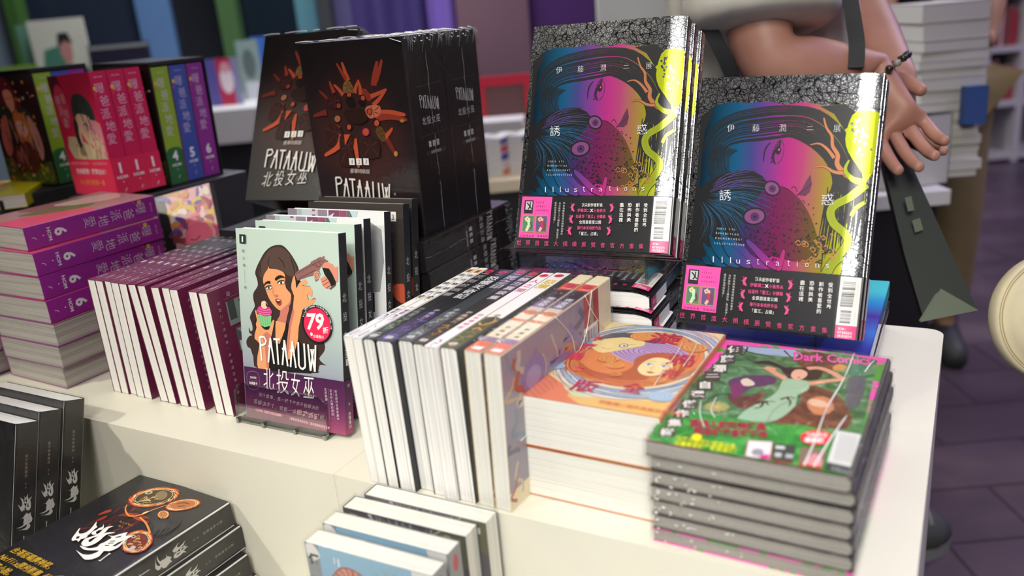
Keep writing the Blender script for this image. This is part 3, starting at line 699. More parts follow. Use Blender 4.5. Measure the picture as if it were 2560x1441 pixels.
    # bar code block at the spine side
    P([(1655, 768), (1880, 786), (1828, 1275), (1602, 1252)], M('#dedcd8', .4)); P([(1602, 1252), (1828, 1275), (1812, 1416), (1588, 1392)], HOT)
    a.k += 1; R = random.Random(5); y = 0
    while y < 245:
        h = R.choice((2, 3, 5, 7)); S([(1680-y*.155, 824+y), (1806-y*.155, 832+y)], h*.115, INK, k=a.k); y += h+R.choice((4, 6, 9))
    y = 0
    while y < 118:
        h = R.choice((3, 5, 7)); S([(1652-y*.12, 1112+y), (1758-y*.12, 1120+y)], h*.115, INK, k=a.k); y += h+R.choice((5, 8))
    G = M('#8d8b88', .4)
    for tx, x, y, st in (('ISBN 978-626-02-7622-5', 1822, 842, 11), ('ACG5810014', 1790, 1125, 11)):
        for i, ch in enumerate(tx):
            if ch in ' -': continue
            v, f, w = glyphs(ch); a.mb.mesh([a.P(a.tr((x-i*st*.13+(q[1])*15, y+i*st+q[0]*15)), a.k+1) for q in v], f, G)
    for tx, y in (('定價：', 1278), ('NT$850元', 1316), ('HK$283元', 1350)):
        for i, ch in enumerate(tx):
            w_ = 17 if ch.isascii() else 28; qtext(a, ch, 1628+i*19-(y-1278)*.1 if ch.isascii() or y > 1300 else 1628+i*32, y+i*2, 1628+w_-2+i*19-(y-1278)*.1 if ch.isascii() or y > 1300 else 1626+w_+i*32, y+26+i*2, WHITE, .012)
def sp_art_book(a):
    a.vtext('伊藤潤二展', 9, 245, 6, M('#cfcfd6', .3)); a.vtext('誘惑', 9, 200, 9, M('#cfcfd6', .3))
def band_sp_art(a):
    a.rect(3, 20, 15, 61, M('#dedcd8', .4)); a.rect(3, 0, 15, 20, HOT); a.vtext('尖端', 9, 17, 5, WHITE)
def back_plum(a):
    """back of the plum volumes: u runs away from the spine, v upwards"""
    a.rect(18, 22, 46, 84, M('#7d8a86', .4)); a.poly([(20, 40), (30, 44), (40, 52), (44, 66), (38, 80), (22, 80)], HAIR, px=False); a.poly([(24, 50), (34, 52), (40, 62), (36, 74), (26, 70)], SKIN, px=False); a.poly([(28, 55), (36, 60), (33, 68), (27, 64)], M('#86c98a', .42), px=False)
    a.rect(18, 24, 40, 34, M('#454a4c', .4))
    a.rect(50, 28, 78, 92, M('#5d5a60', .4)); a.poly([(52, 30), (64, 40), (60, 60), (66, 78), (76, 90), (56, 88)], M('#9b999c', .4), px=False); a.poly([(66, 30), (78, 30), (78, 60), (72, 50)], M('#dcdadb', .4), px=False)
    for i, ch in enumerate('PATAAUW'): a.text(ch, 84, 40+i*5, 7, M('#bdb3bb', .4), sx=.6, rot=PI/2)
    for i, ch in enumerate('北投女巫'): a.text(ch, 93, 40+i*9, 8, M('#bdb3bb', .4), sx=.8, rot=PI/2)
    a.stroke([(102, 30), (102, 100)], .25, M('#8d6f86', .4), px=False)
    for i, ch in enumerate('每月二十日發售，收錄特別番外篇。'): a.vtext(ch, 12+i*7.6+4, 14, 4.2, M('#b79fb0', .4))
    a.vtext('限', 10, 30, 6, M('#b79fb0', .4)); a.vtext('定', 10, 60, 6, M('#b79fb0', .4)); a.stroke([(14, 20), (14, 110)], .25, M('#a58aa0', .4), px=False)
def sp_plum(a):
    L = M('#cfc4cb', .4)
    for i, ch in enumerate('北投女巫'): a.vtext(ch, 6.8, 150-i*17, 8.5, L, sx=.62)
    a.rect(5, 72, 8.6, 80, L); a.vtext('簡士頡', 6.8, 54, 3.6, L, step=7); a.vtext('台灣角川', 6.8, 24, 3.8, L); a.rect(4.2, 176, 9.2, 183, M('#8d7d88', .3)); a.rect(4.2, 192, 9.2, 196, M('#8d7d88', .3))
PLUM = grad_mat('plum_cover', [(0, '#6f2747'), (.5, '#571f3f'), (.62, '#3a2236'), (.7, '#2b2a2f'), (1, '#25262a')], 2, .21, .3)
# ---- boxed set
H_B = homog([(813.9, 574.1), (741.0, 111.4), (1004.5, 91.6), (1064.4, 592.9)], 157, 225.5)
def glow_mat():
    t = NT('black_box_with_red_print'); v = t.coord((1, 1, 1)); sp = t.n('SeparateXYZ'); t.l(v, sp.inputs[0])
    cv = t.n('CombineXYZ'); t.l(sp.outputs[0], cv.inputs[0]); t.l(sp.outputs[2], cv.inputs[2])
    ds = t.n('VectorMath', operation='DISTANCE'); ds.inputs[1].default_value = (.078, 0, .125); t.l(cv.outputs[0], ds.inputs[0])
    no = t.noise(v, 18, 3); ma = t.n('Math', operation='MULTIPLY_ADD'); ma.inputs[1].default_value = .05; t.l(no.outputs[0], ma.inputs[0]); t.l(ds.outputs['Value'], ma.inputs[2])
    r = t.ramp([(.02, '#33201e'), (.075, '#3a1f1d'), (.105, '#231a1b'), (.16, '#191718')]); t.l(ma.outputs[0], r.inputs[0])
    t.l(r.outputs[0], t.b.inputs['Base Color']); t.b.inputs['Roughness'].default_value = .42; t.b.inputs['Specular IOR Level'].default_value = .35
    return t.m
BOXM = glow_mat()
def front_box(a):
    a.tr = crop(H_B, 740, 110, .2708); P = a.poly; S = a.stroke
    F1, F2, F3, DK = M('#b34c31', .5, 0, .2), M('#8d3426', .5, 0, .2), M('#6a281f', .5, 0, .2), M('#1d1617', .5, 0, .2)
    DRS, FLD = M('#31191 6'.replace(' ', ''), .5, 0, .2), M('#55271f', .5, 0, .2)
    def figure(hx, hy, pts, limbs, fl=F1, dress=None, hair=M('#1a1011', .5, 0, .2), hr=23):
        for q in limbs: S(q[0], q[1], q[2] if len(q) > 2 else fl, 3, taper=lambda t: 1-.55*t)
        if pts:
            P(pts, dress or DRS, 2); c = np.mean(pts, 0); a.k += 1
            for i in range(0, len(pts)): q = np.array(pts[i]); S([c+(q-c)*.1, c+(q-c)*.55+(6, -4), c+(q-c)*.9], 1.0, FLD, 3, k=a.k, taper=lambda t: math.sin(PI*(.1+.85*t)))
        for q in limbs: e = q[0][-1]; a.ell(e[0], e[1], q[1]*1.1, q[1]*1.3, q[2] if len(q) > 2 else fl, 10, px=True)
        a.ell(hx, hy, hr*1.22, hr*1.35, hair, 18, px=True); a.ell(hx, hy, hr*.85, hr*1.08, fl, 16, px=True)
        a.ell(hx-7, hy-2, 3, 2.5, DK, 6, px=True); a.ell(hx+8, hy-2, 3, 2.5, DK, 6, px=True); S([(hx-5, hy+11), (hx+6, hy+11)], .5, F3)
    figure(500, 420, [(440, 330), (470, 280), (515, 300), (545, 370), (540, 400), (450, 400)], (([(440, 420), (400, 370), (355, 325)], 6), ([(550, 400), (565, 340), (590, 280)], 6), ([(490, 280), (460, 200), (430, 110)], 7), ([(470, 270), (420, 190), (380, 120)], 6, F2)), dress=M('#7a5a2e', .45)); P([(470, 445), (540, 445), (565, 520), (530, 550), (485, 520)], DK, 2)
    figure(635, 450, [(620, 360), (670, 370), (715, 450), (690, 480), (640, 420)], (([(610, 420), (605, 340), (585, 280)], 6), ([(700, 440), (790, 400), (860, 365)], 6), ([(740, 330), (740, 250), (770, 100)], 9, F2), ([(750, 290), (785, 200), (815, 85)], 8, F2)), dress=F2); P([(595, 470), (660, 480), (650, 530), (605, 520)], DK, 2)
    figure(700, 580, [(655, 560), (700, 520), (800, 525), (800, 610), (740, 640), (690, 640)], (([(735, 520), (800, 450), (855, 370)], 6), ([(790, 600), (900, 590), (1040, 610)], 9), ([(760, 640), (900, 630), (1055, 660)], 9, F2)), dress=M('#c0664a', .45)); a.ell(1015, 668, 22, 16, M('#a8772f', .45), 10, px=True)
    figure(770, 690, [(780, 720), (830, 740), (860, 850), (820, 870), (760, 780)], (([(830, 780), (900, 900), (960, 1010)], 9, F3), ([(850, 830), (900, 770), (920, 740)], 6)), dress=M('#54401f', .45), hr=28); a.ell(955, 985, 18, 26, M('#a8772f', .45), 10, px=True)
    figure(405, 525, [(300, 440), (370, 420), (430, 470), (380, 560), (300, 520)], (([(360, 400), (335, 340), (318, 295)], 6, F2), ([(310, 470), (240, 400), (220, 380)], 5, F3)), fl=F2)
    figure(395, 650, [(290, 740), (360, 700), (430, 760), (440, 800), (400, 900), (300, 900)], (([(290, 590), (240, 600), (170, 625)], 8, F3), ([(420, 740), (380, 720), (300, 740)], 5, F3)), fl=M('#a8583a', .45), hair=M('#7d6a44', .45))
    figure(508, 730, [(415, 830), (455, 790), (490, 900), (530, 810), (560, 850), (545, 960), (560, 1100), (420, 1100), (420, 950)], (([(440, 810), (400, 920), (280, 1000)], 9), ([(555, 840), (575, 950), (600, 1110)], 9)), dress=M('#2d1815', .5, 0, .2)); P([(460, 800), (520, 800), (470, 905)], F1)
    figure(670, 775, [(620, 860), (700, 840), (790, 860), (800, 1020), (640, 1020)], (), dress=M('#2e1916', .5, 0, .2), hair=M('#8c1f45', .45), hr=30)
    P([(470, 570), (560, 560), (640, 560), (690, 650), (620, 700), (540, 690), (470, 640)], M('#2a1713', .5, 0, .2), 3)
    for i, n in enumerate('123'):
        a.poly([(508+i*68, 1028), (560+i*68, 1030), (566+i*68, 1094), (514+i*68, 1092)], M('#d8d4cf', .45)); qtext(a, n, 530+i*68, 1042, 548+i*68, 1080, INK)
    for i, ch in enumerate('豪華特裝版'): qtext(a, ch, 522+i*38, 1128+i*1.5, 558+i*38, 1172+i*1.5, M('#b9b2ac', .45))
    LT = M('#d5d0ca', .45)
    S0 = lambda x, y: (378+(x-240)*.765, 1212+(y-150)*.62)
    keep = a.tr; hm = crop(H_B, 740, 110, .2708); a.tr = lambda p: hm(S0(*p)); title_strokes(a, LT, 2.2); a.tr = keep
    for i, ch in enumerate('北投女巫'): qtext(a, ch, 415+i*118, 1440, 505+i*118, 1600, LT, -.01)
    qtext(a, '著', 942, 1360, 962, 1385, M('#9b9893', .45))
def side_box(a):
    """spine of the boxed set, 75 mm wide"""
    L = M('#b3b0ad', .45); G = M('#55534f', .45)
    a.stroke([(12, 176), (66, 178)], .4, G, px=False); a.stroke([(12, 118), (66, 120)], .4, G, px=False)
    keep = a.tr; a.tr = lambda p: (19+(p[0]-245)*.054, 166-(p[1]-150)*.048); title_strokes(a, L, 1.15); a.tr = keep
    for i, ch in enumerate('北投女巫'): a.text(ch, 19+i*9.4, 132, 10, L, sx=.85)
    for i, n in enumerate('123'): a.rect(27+i*8, 104, 32+i*8, 111, L); a.text(n, 29.5+i*8, 105.2, 6, INK, align='c')
    a.rect(20, 95, 60, 99.5, M('#2e2c2d', .4)); a.text('豪華特裝版', 40, 95.8, 4.2, L, align='c')
    for i, ch in enumerate('簡士頡著'): a.vtext(ch, 40, 84-i*12, 4, G)
def slip_box(name, label, cat, W, T, H, group=None, art=True, wrap=True):
    root = empty(name); tag(root, label, cat, group)
    mb = MB(); r = .002
    pr = [(r, 0), (W-r, 0), (W, r), (W, T-r), (W-r, T), (r, T), (0, T-r), (0, r)]
    mb.prism(pr, 0, H, BOXM)
    if art:
        front_box(Art(mb, (0, 0, 0), (1, 0, 0), (0, 0, 1)))
    side_box(Art(mb, (W, (T-.075)/2, 0), (0, 1, 0), (0, 0, 1)))
    mb.build('box', root)
    if wrap:
        wb = MB(); e = .0012
        wb.box((-e, -e, -.0004), (W+e, T+e, H+e), WRAP); wb.build('shrink_wrap', root)
        sb = MB(); R = random.Random(len(label)*13+int(T*1e4))
        # the film's heat seam down the spine and the gathered folds along the top edges
        zs = [H*i/16 for i in range(17)]
        sb.tube([(W+e*1.4, T*.52+R.uniform(-.0012, .0012), z) for z in zs], .00035, M('#6d6d70', .2), 5)
        o = sb.build('film_seam', root); sb = MB()
        for i in range(26):
            t = R.random(); y = t*T; L = R.uniform(.006, .022); dy = R.uniform(-.008, .008)
            sb.tube([(W+.001, y, H+.0012), (W+e*1.5, y+dy*.5, H-L*.5), (W+e*1.2, y+dy, H-L)], .00022, M('#77777d', .15), 4)
        for i in range(14):
            x = R.uniform(0, W); sb.tube([(x, -e, H), (x+R.uniform(-.01, .01), .004, H+.0015), (x+R.uniform(-.02, .02), .012, H+.002)], .0003, M('#8d8d92', .15), 4)
        o = sb.build('film_folds', root); o['kind'] = 'stuff'
    return root
# ---- orange spiral volume, 130 x 182
H_U = homog([(1285.4, 980.2), (1499.5, 798.3), (1811.9, 833.0), (1647.6, 1040.2)], 130, 182)
def swirl(a, cx, cy, r, m, turns=3, w=1.0, k=None, sq=1.0):
    pts = [(cx+r*t/1.0*math.cos(turns*2*PI*t), cy+sq*r*t*math.sin(turns*2*PI*t)) for t in [i/(turns*14) for i in range(turns*14+1)]]
    a.stroke(pts, w, m, k=k, px=False)
CREAM = M('#e8d9b4', .38); ORG = M('#c9703f', .38); ORG2 = M('#dd9a55', .38); RST = M('#a84a32', .38); LAV = M('#b79ac0', .38); PUR = M('#8a5f9b', .38); SLB = M('#8fa8c4', .38); LNE = M('#4a4550', .38); CRM = M('#c0304f', .38)
def front_spiral(a):
    R = random.Random(9); cx, cy = 74, 100
    a.rect(0, 0, 130, 182, M('#e3cf9c', .38)); a.poly([(0, 0), (60, 0), (42, 22), (0, 52)], M('#dc7f5f', .38), px=False); a.poly([(42, 22), (60, 0), (130, 0), (130, 26), (90, 20)], M('#ddb26a', .38), 2, px=False); a.poly([(28, 36), (50, 12), (72, 22), (60, 40)], M('#c9cfae', .38), 2, px=False)
    a.k += 1
    for i in range(8): a.stroke([(2, 50-i*5), (18-i*1.2, 44-i*6), (30-i*1.5, 30-i*5)], .5, M('#b0593f', .38), 4, k=a.k, px=False)
    # great rings
    for r, m in ((92, '#d9d3c4'), (86, '#9fb2c9'), (80, '#d8d4c6'), (77, '#8ba3c2'), (71, '#e0cfae'), (66, '#d98a4d')):
        a.ell(cx, cy+4, r*.84, r*.95, M(m, .38), 56)
    a.k += 1
    for r in (91, 86, 80.5, 77, 71.5, 66.5):
        a.stroke([(cx+r*.84*math.cos(t), cy+4+r*.95*math.sin(t)) for t in [2*PI*i/56 for i in range(57)]], .55, LNE, k=a.k, px=False)
    a.ell(cx, cy+4, 53, 60, CREAM, 48)
    a.k += 1
    for i in range(60):
        t0 = R.uniform(0, 2*PI); r0 = R.uniform(56, 90); n = R.uniform(.3, .9)
        a.stroke([(cx+(r0+6*q)*.84*math.cos(t0+n*q), cy+4+(r0+6*q)*.95*math.sin(t0+n*q)) for q in (0, .25, .5, .75, 1)], .45, R.choice((LNE, RST, ORG, M('#6f7d96', .38))), k=a.k, px=False)
    # lavender spiral between two heads
    a.ell(76, 118, 40, 27, LAV, 40, rot=-.2)
    a.k += 1
    for i in range(7): r = 5+i*5.4; a.stroke([(76+r*math.cos(t), 118+r*.66*math.sin(t)-.2*r*math.cos(t)) for t in [2*PI*j/40 for j in range(41)]], 1.1, PUR, k=a.k, px=False)
    # boy's head, upper left
    a.poly([(16, 128), (22, 112), (34, 104), (44, 110), (56, 122), (66, 132), (62, 142), (44, 148), (26, 142)], M('#e6cf8e', .38), 3, px=False)
    a.poly([(18, 132), (24, 150), (44, 158), (66, 156), (82, 148), (74, 140), (62, 142), (44, 146), (30, 140)], M('#5b5a60', .38), 3, px=False)
    a.ell(48, 126, 4.4, 5, LNE, 18); a.ell(48, 126, 3.4, 4, M('#e9dfc4', .38), 18); a.ell(48.6, 126, 1.3, 1.6, LNE, 10); a.stroke([(52, 129), (58, 132)], .5, LNE, px=False); a.stroke([(30, 116), (36, 113), (40, 116)], .5, RST, 3, px=False)
    # girl's face and long red hair
    a.poly([(70, 100), (78, 116), (96, 122), (112, 112), (120, 88), (112, 66), (96, 52), (62, 46), (34, 50), (20, 66), (24, 78), (40, 66), (58, 62), (70, 70), (74, 84)], M('#b35d3c', .38), 3, px=False)
    a.poly([(80, 96), (86, 108), (98, 108), (107, 98), (107, 82), (98, 70), (88, 70), (80, 80)], M('#ead59c', .38), 3, px=False)
    for x in (86, 100): a.ell(x, 92, 4, 2.1, M('#e9e4dc', .4), 14); a.ell(x, 92, 1.7, 1.9, M('#6f87a8', .4), 12); a.stroke([(x-4, 93), (x, 95), (x+4, 93)], .6, LNE, 3, px=False); a.stroke([(x-4, 98), (x+1, 100), (x+4, 98.5)], .5, RST, 3, px=False)
    a.stroke([(92, 90), (91, 83), (94, 82)], .4, RST, 3, px=False); a.poly([(89, 76), (93, 78), (98, 76), (93, 74)], M('#bf4f47', .4), 1, px=False)
    a.k += 1
    for i in range(26):
        b = R.uniform(-8, 8); a.stroke([(110+b*.6, 108-i), (112+b*.3, 80-i*.6), (92, 56-i*.3), (56+b, 50-i*.2), (24+b, 62+i*.2), (16+b*.5, 84+i)], R.uniform(.8, 2.2), R.choice((ORG, ORG2, RST, CREAM)), 4, k=a.k, px=False)
    for x, y, r, m in ((58, 152, 13, ORG), (112, 140, 13, RST), (46, 92, 11, RST), (58, 80, 9, ORG), (118, 34, 12, SLB), (8, 62, 9, SLB), (104, 62, 8, ORG2), (66, 62, 6, ORG2)):
        a.ell(x, y, r, r*.8, ORG2 if m is not SLB else M('#a9bccf', .38), 24); swirl(a, x, y, r, m if m is not ORG2 else RST, 3, .9, sq=.8)
    # title
    for ch, x, y, s_, sx in (('漩', 64, 142, 28, 1.15), ('渦', 98, 98, 28, .95), ('完', 102, 70, 19, .9), ('全', 82, 32, 21, .95), ('版', 40, 22, 24, 1.0)): a.text(ch, x, y, s_, CRM, .012, sx, .06)
    for ch, x, y, s_ in (('藤', 10, 104, 17), ('潤', 8, 80, 17), ('二', 26, 56, 12), ('伊', 14, 128, 14)): a.text(ch, x, y, s_, M('#dc3f58', .38), .025, .95, .1)
    a.k += 1
    for i in range(6): a.text('u', 4, 128-i*8, 6, ORG, k=a.k)
    a.text('伊藤潤二傑作長篇恐怖漫畫', 74, 6, 6, M('#d0503f', .38))
def spine_spiral(a):
    a.rect(0.5, 0, 16, 182, CREAM)
    for i, (v, m) in enumerate(((170, '#d9583a'), (150, '#3a3448'), (118, '#6d5a78'), (98, '#c7b9a6'), (88, '#d98a4d'), (80, '#e4d7b4'), (66, '#d98a4d'), (60, '#e4d7b4'), (20, '#8d6f86'), (10, '#d96f4d'))): a.rect(.4, 0, 16, v+12, M(m, .38))
    a.ell(8.5, 174, 5.2, 5.2, CRM, 20); a.text('TONGLI', 8.5, 164.5, 3.2, WHITE, align='c'); a.vtext('漩渦', 8.5, 160, 10, M('#3a2a1a', .38), bold=.02); a.vtext('完全版', 8.5, 138, 8.4, WHITE, bold=.01); a.vtext('伊藤潤二', 8.5, 58, 5, INK, step=9)
    a.rect(4, 4, 13, 10, WHITE); swirl(a, 9, 96, 7, ORG, 2, 1)
def back_spiral(a):
    R = random.Random(4); a.rect(0, 0, 130, 182, M('#9a8f9c', .36)); a.rect(0, 150, 130, 182, M('#b03a3a', .36)); a.rect(0, 162, 130, 170, M('#a89a78', .36))
    a.k += 1
    for i in range(40):
        x, y = R.uniform(0, 120), R.uniform(5, 145); c = R.choice(('#c98a5f', '#8d7fb0', '#6f6a80', '#caa77a', '#b05a48', '#c9b9a8', '#7f8a9c')); L = R.uniform(10, 34)
        a.stroke([(x, y), (x+L*.4, y+R.uniform(-8, 8)), (x+L*.7, y+R.uniform(-18, 18)), (x+L, y+R.uniform(-6, 26))], R.uniform(2, 7), M(c, .36), 4, k=a.k+i % 4, px=False)
    a.k += 5; a.ell(38, 52, 17, 20, M('#8d7fb0', .36), 24); a.ell(40, 50, 10, 13, M('#a79ac4', .36), 20)
    a.rect(34, 148, 78, 178, WHITE); a.k += 1; y = 150
    while y < 176: h = R.choice((.5, .9, 1.4)); a.rect(38, y, 70, y+h, INK, k=a.k); y += h+R.choice((.6, 1, 1.6))
# ---- green self-selected volume, 148 x 211
H_G = homog([(1621.1, 1100.4), (1816.1, 849.4), (2234.2, 897.5), (2140.8, 1195.0)], 148, 211)
def leafy_mat(name, a_, b_, c_, sc=60):
    t = NT(name); v = t.coord((1, 1, 1)); n1 = t.noise(v, sc, 4, .6, 1.5); r = t.ramp([(.3, a_), (.5, b_), (.68, c_)]); t.l(n1.outputs[0], r.inputs[0])
    t.l(r.outputs[0], t.b.inputs['Base Color']); t.b.inputs['Roughness'].default_value = .32; return t.m
LEAF = leafy_mat('printed_forest', '#2c4a2b', '#4d7a4a', '#7fa37c', 45); BANDG = leafy_mat('printed_green_band', '#1f6e25', '#2f8f35', '#4fae4f', 70)
BARK = leafy_mat('printed_bark', '#3d2620', '#6b3f2e', '#8d5a3f', 50); BLOB = leafy_mat('pink_and_green_blotches', '#ee53b0', '#ee53b0', '#5b9a3f', 32)
BLOB.node_tree.nodes['Color Ramp'].color_ramp.interpolation = 'CONSTANT'; BLOB.node_tree.nodes['Color Ramp'].color_ramp.elements[2].position = .53
def front_green(a):
    a.rect(0, 0, 148, 211, BLOB); a.tr = crop(H_G, 1600, 840, .4172); P = a.poly; S = a.stroke
    P([(555, 55), (1270, 110), (1440, 150), (1345, 600), (220, 450), (300, 320), (480, 150)], LEAF)
    P([(560, 60), (940, 85), (1000, 130), (800, 120), (640, 90)], M('#9db2cc', .34), 1)
    P([(980, 100), (1180, 115), (1200, 200), (1080, 230), (960, 170)], BARK, 2)
    P([(1000, 300), (1160, 330), (1260, 420), (1260, 560), (800, 520), (900, 460), (980, 400)], BARK, 2); P([(550, 350), (700, 360), (760, 330), (740, 400), (640, 440), (560, 400)], BARK, 2)
    P([(545, 270), (620, 245), (760, 235), (830, 250), (820, 290), (700, 310), (660, 330), (600, 350), (560, 310)], M('#5b3a5a', .34), 2); P([(620, 270), (660, 255), (705, 285), (690, 300), (640, 300)], M('#d8c8b0', .34), 2)
    P([(560, 300), (620, 280), (640, 330), (580, 380)], M('#7a2f5e', .34), 2)
    P([(1015, 400), (1080, 365), (1150, 375), (1180, 430), (1140, 470), (1060, 470)], M('#c9825a', .34), 2); a.ell(1085, 405, 60, 22, M('#e0b89a', .34), 20, rot=.2, px=True)
    P([(1170, 190), (1210, 170), (1255, 185), (1230, 210), (1185, 210)], M('#c98f4a', .34), 2); P([(1260, 200), (1340, 160), (1370, 210), (1300, 260)], M('#3f7a58', .34), 2); P([(1270, 250), (1370, 260), (1330, 420), (1250, 420)], M('#5b5a60', .34), 2)
    a.k += 1
    for pts in ([(600, 60), (700, 110), (860, 120)], [(660, 70), (640, 110), (560, 130)], [(880, 90), (940, 140), (1040, 150)], [(560, 350), (480, 360), (400, 400)]): S(pts, 1.6, M('#3b211c', .34), 3, k=a.k, taper=lambda t: 1-.7*t)
    # woman lying among the trees
    P([(690, 165), (790, 150), (880, 190), (960, 190), (1050, 200), (1110, 220), (1080, 265), (980, 262), (900, 250), (860, 200), (780, 172)], M('#33241f', .34), 2)
    SK = M('#d99a7d', .34)
    P([(870, 270), (920, 260), (1000, 270), (1035, 285), (1020, 330), (960, 360), (950, 420), (870, 490), (780, 520), (600, 498), (700, 420), (800, 370), (850, 320)], M('#9dbd9d', .34), 2)
    S([(890, 262), (810, 215), (770, 190)], 6, SK, 3); S([(770, 190), (830, 205)], 5, SK); S([(1030, 290), (1130, 275), (1240, 265)], 7, SK, 3, taper=lambda t: 1-.3*t); S([(1240, 265), (1150, 215), (1080, 195), (1020, 200)], 6, SK, 3)
    P([(920, 240), (940, 210), (985, 205), (1020, 225), (1010, 250), (970, 268), (935, 260)], M('#e3ad92', .34), 2); S([(950, 240), (990, 240)], .7, M('#7a3a33', .34), taper=lambda t: math.sin(PI*t)); a.ell(968, 253, 9, 4, M('#b04a4a', .34), 10, px=True)
    a.k += 1
    for pts in ([(720, 410), (770, 395), (830, 400)], [(760, 400), (740, 430), (700, 440)], [(860, 385), (910, 370), (950, 380)], [(900, 375), (920, 400), (910, 425)], [(770, 395), (790, 420)]): S(pts, 2.2, M('#3b1f1c', .34), 3, k=a.k, taper=lambda t: 1-.6*t)
    S([(780, 520), (830, 440), (940, 380)], .6, M('#6f9474', .34), 3)
    a.ell(480, 430, 75, 30, M('#9a9a5a', .34), 20, px=True); a.k += 1
    for t in range(9): S([(480, 430), (480+80*math.cos(t*.7), 430+38*math.sin(t*.7))], 1.2, M('#c9b07a', .34), k=a.k, taper=lambda q: 1-.7*q)
    qtext(a, 'Dark Comics', 935, 100, 1400, 150, M('#ee53b0', .34), .02, sh=30)
    # band with its captions
    P([(150, 445), (300, 450), (430, 475), (620, 505), (800, 530), (1000, 540), (1180, 580), (1350, 610), (1255, 880), (1130, 850), (60, 660)], BANDG)
    for i, ch in enumerate('伊藤潤二自選傑作集樹'):
        x, y = 585-i*44-(i > 5)*4, 85+i*57-(i > 2)*14; c = M('#e6e3dc', .34); a.poly([(x-48, y-26), (x+50, y-22), (x+42, y+28), (x-56, y+24)], M('#4a3f3c', .34), 1); qtext(a, ch, x-40, y-20 if ch != '二' else y-10, x+36, y+22 if ch != '二' else y+14, c, .03)
    for tx, x, y, w_ in (('最駭人的恐怖經典', 320, 508, 57), ('完全収錄自選傑作', 345, 556, 55)):
        for i, ch in enumerate(tx): qtext(a, ch, x+i*w_, y+i*3.5, x+w_-5+i*w_, y+42+i*3.5, M('#a81f45', .34), .05)
    for tx, x, y in (('精選九篇恐怖短篇以及', 238, 612), ('以畫家的親筆解說呈現！', 228, 640)):
        for i, ch in enumerate(tx): qtext(a, ch, x+i*36, y+i*5.2, x+31+i*36, y+28+i*5.2, M('#d8d51f', .34), .03)
    a.ell(360, 622, 32, 22, M('#d8d51f', .34), 18, px=True)
    P([(668, 640), (815, 650), (800, 755), (650, 738)], M('#dcd4d4', .34)); a.ell(725, 712, 38, 22, M('#8d8d93', .34), 18, px=True); a.ell(770, 738, 34, 14, M('#c93a8d', .34), 16, px=True); S([(668, 640), (815, 650), (800, 755), (650, 738), (668, 640)], .8, M('#b04a48', .34))
    P([(822, 660), (955, 672), (935, 772), (812, 758)], M('#3d4240', .34)); P([(835, 672), (890, 678), (885, 695), (830, 690)], M('#c9ccc8', .34)); P([(830, 715), (870, 718), (866, 742), (826, 738)], M('#b9bcb8', .34)); P([(895, 722), (940, 728), (935, 750), (890, 745)], M('#a9aca8', .34)); S([(812, 760), (935, 778)], 1.4, M('#b03a3a', .34))
    P([(985, 680), (1140, 700), (1110, 820), (968, 790)], M('#7d675a', .34)); P([(1010, 780), (1060, 720), (1110, 750), (1100, 805)], M('#c98a8a', .34), 2); P([(975, 780), (1105, 800), (1100, 818), (968, 795)], M('#c0392f', .34))
    a.ell(1075, 625, 95, 46, M('#d8343f', .34), 30, px=True); qtext(a, '精美限定', 1010, 592, 1145, 620, M('#f0c9c4', .34), .03, sh=6); qtext(a, '豪華版', 1005, 624, 1125, 655, WHITE, .04, sh=6)
    P([(1200, 585), (1365, 612), (1320, 812), (1142, 772)], M('#d0cfcd', .34)); P([(1142, 772), (1320, 812), (1300, 880), (1128, 838)], M('#3c3f40', .34))
    a.k += 1
    for i in range(22): y = 600+i*7.2; S([(1200-(y-600)*.27+14, y+6), (1325-(y-600)*.25, y+26)], .35 if i % 3 else .8, M('#8d8d8b', .34), k=a.k)
    qtext(a, '定價300元', 1165, 795, 1290, 828, M('#9b9d9c', .34), sh=30)
# ---- dark novels with a flaming title
H_L = homog([(-119.8, 1447.3), (358.1, 1182.0), (574.8, 1255.3), (96.2, 1565.3)], 148, 210)
LG_A = ([(0, 935), (55, 860), (90, 810), (122, 786), (96, 840), (112, 868), (200, 850), (280, 780), (342, 698), (338, 750), (352, 778), (320, 800), (240, 880), (205, 892), (232, 882), (190, 930), (130, 942), (90, 985), (72, 958), (40, 962), (8, 968)],
        [(270, 872), (290, 838), (335, 822), (380, 790), (425, 772), (438, 735), (442, 785), (418, 812), (372, 822), (332, 850), (345, 876), (300, 884)],
        [(133, 1000), (160, 960), (200, 930), (282, 905), (380, 860), (440, 800), (500, 772), (582, 764), (512, 792), (462, 850), (372, 902), (300, 922), (240, 952), (232, 978), (262, 980), (322, 932), (420, 872), (520, 850), (604, 856), (480, 882), (402, 950), (332, 1000), (250, 1036), (172, 1046), (137, 1022)])
LG_B = ([(112, 1034), (200, 1062), (262, 1070), (350, 1052), (392, 1010), (442, 992), (500, 958), (552, 920), (494, 886), (562, 902), (642, 880), (772, 848), (742, 896), (842, 896), (764, 940), (702, 1000), (642, 1060), (522, 1112), (442, 1110), (382, 1180), (282, 1222), (182, 1226), (132, 1182), (58, 1094), (142, 1150), (242, 1160), (332, 1132), (372, 1102), (252, 1100), (160, 1086)],)
LG_K = ([(55, 938), (72, 908), (112, 906), (96, 936)], [(530, 968), (600, 964), (596, 976), (528, 980)], [(505, 996), (578, 992), (574, 1004), (500, 1008)], [(460, 1028), (520, 1024), (514, 1036), (455, 1040)], [(600, 916), (690, 898), (670, 918), (610, 926)], [(560, 1040), (640, 990), (720, 960), (660, 1010), (600, 1045)])
_lm = crop(H_L, 180, 1180, .18115)
LOGO = {k: [[_lm(p) for p in q] for q in v] for k, v in (('A', LG_A), ('B', LG_B), ('K', LG_K))}
def bb(ps): a_ = np.array([p for q in ps for p in q]); return a_.min(0), a_.max(0)
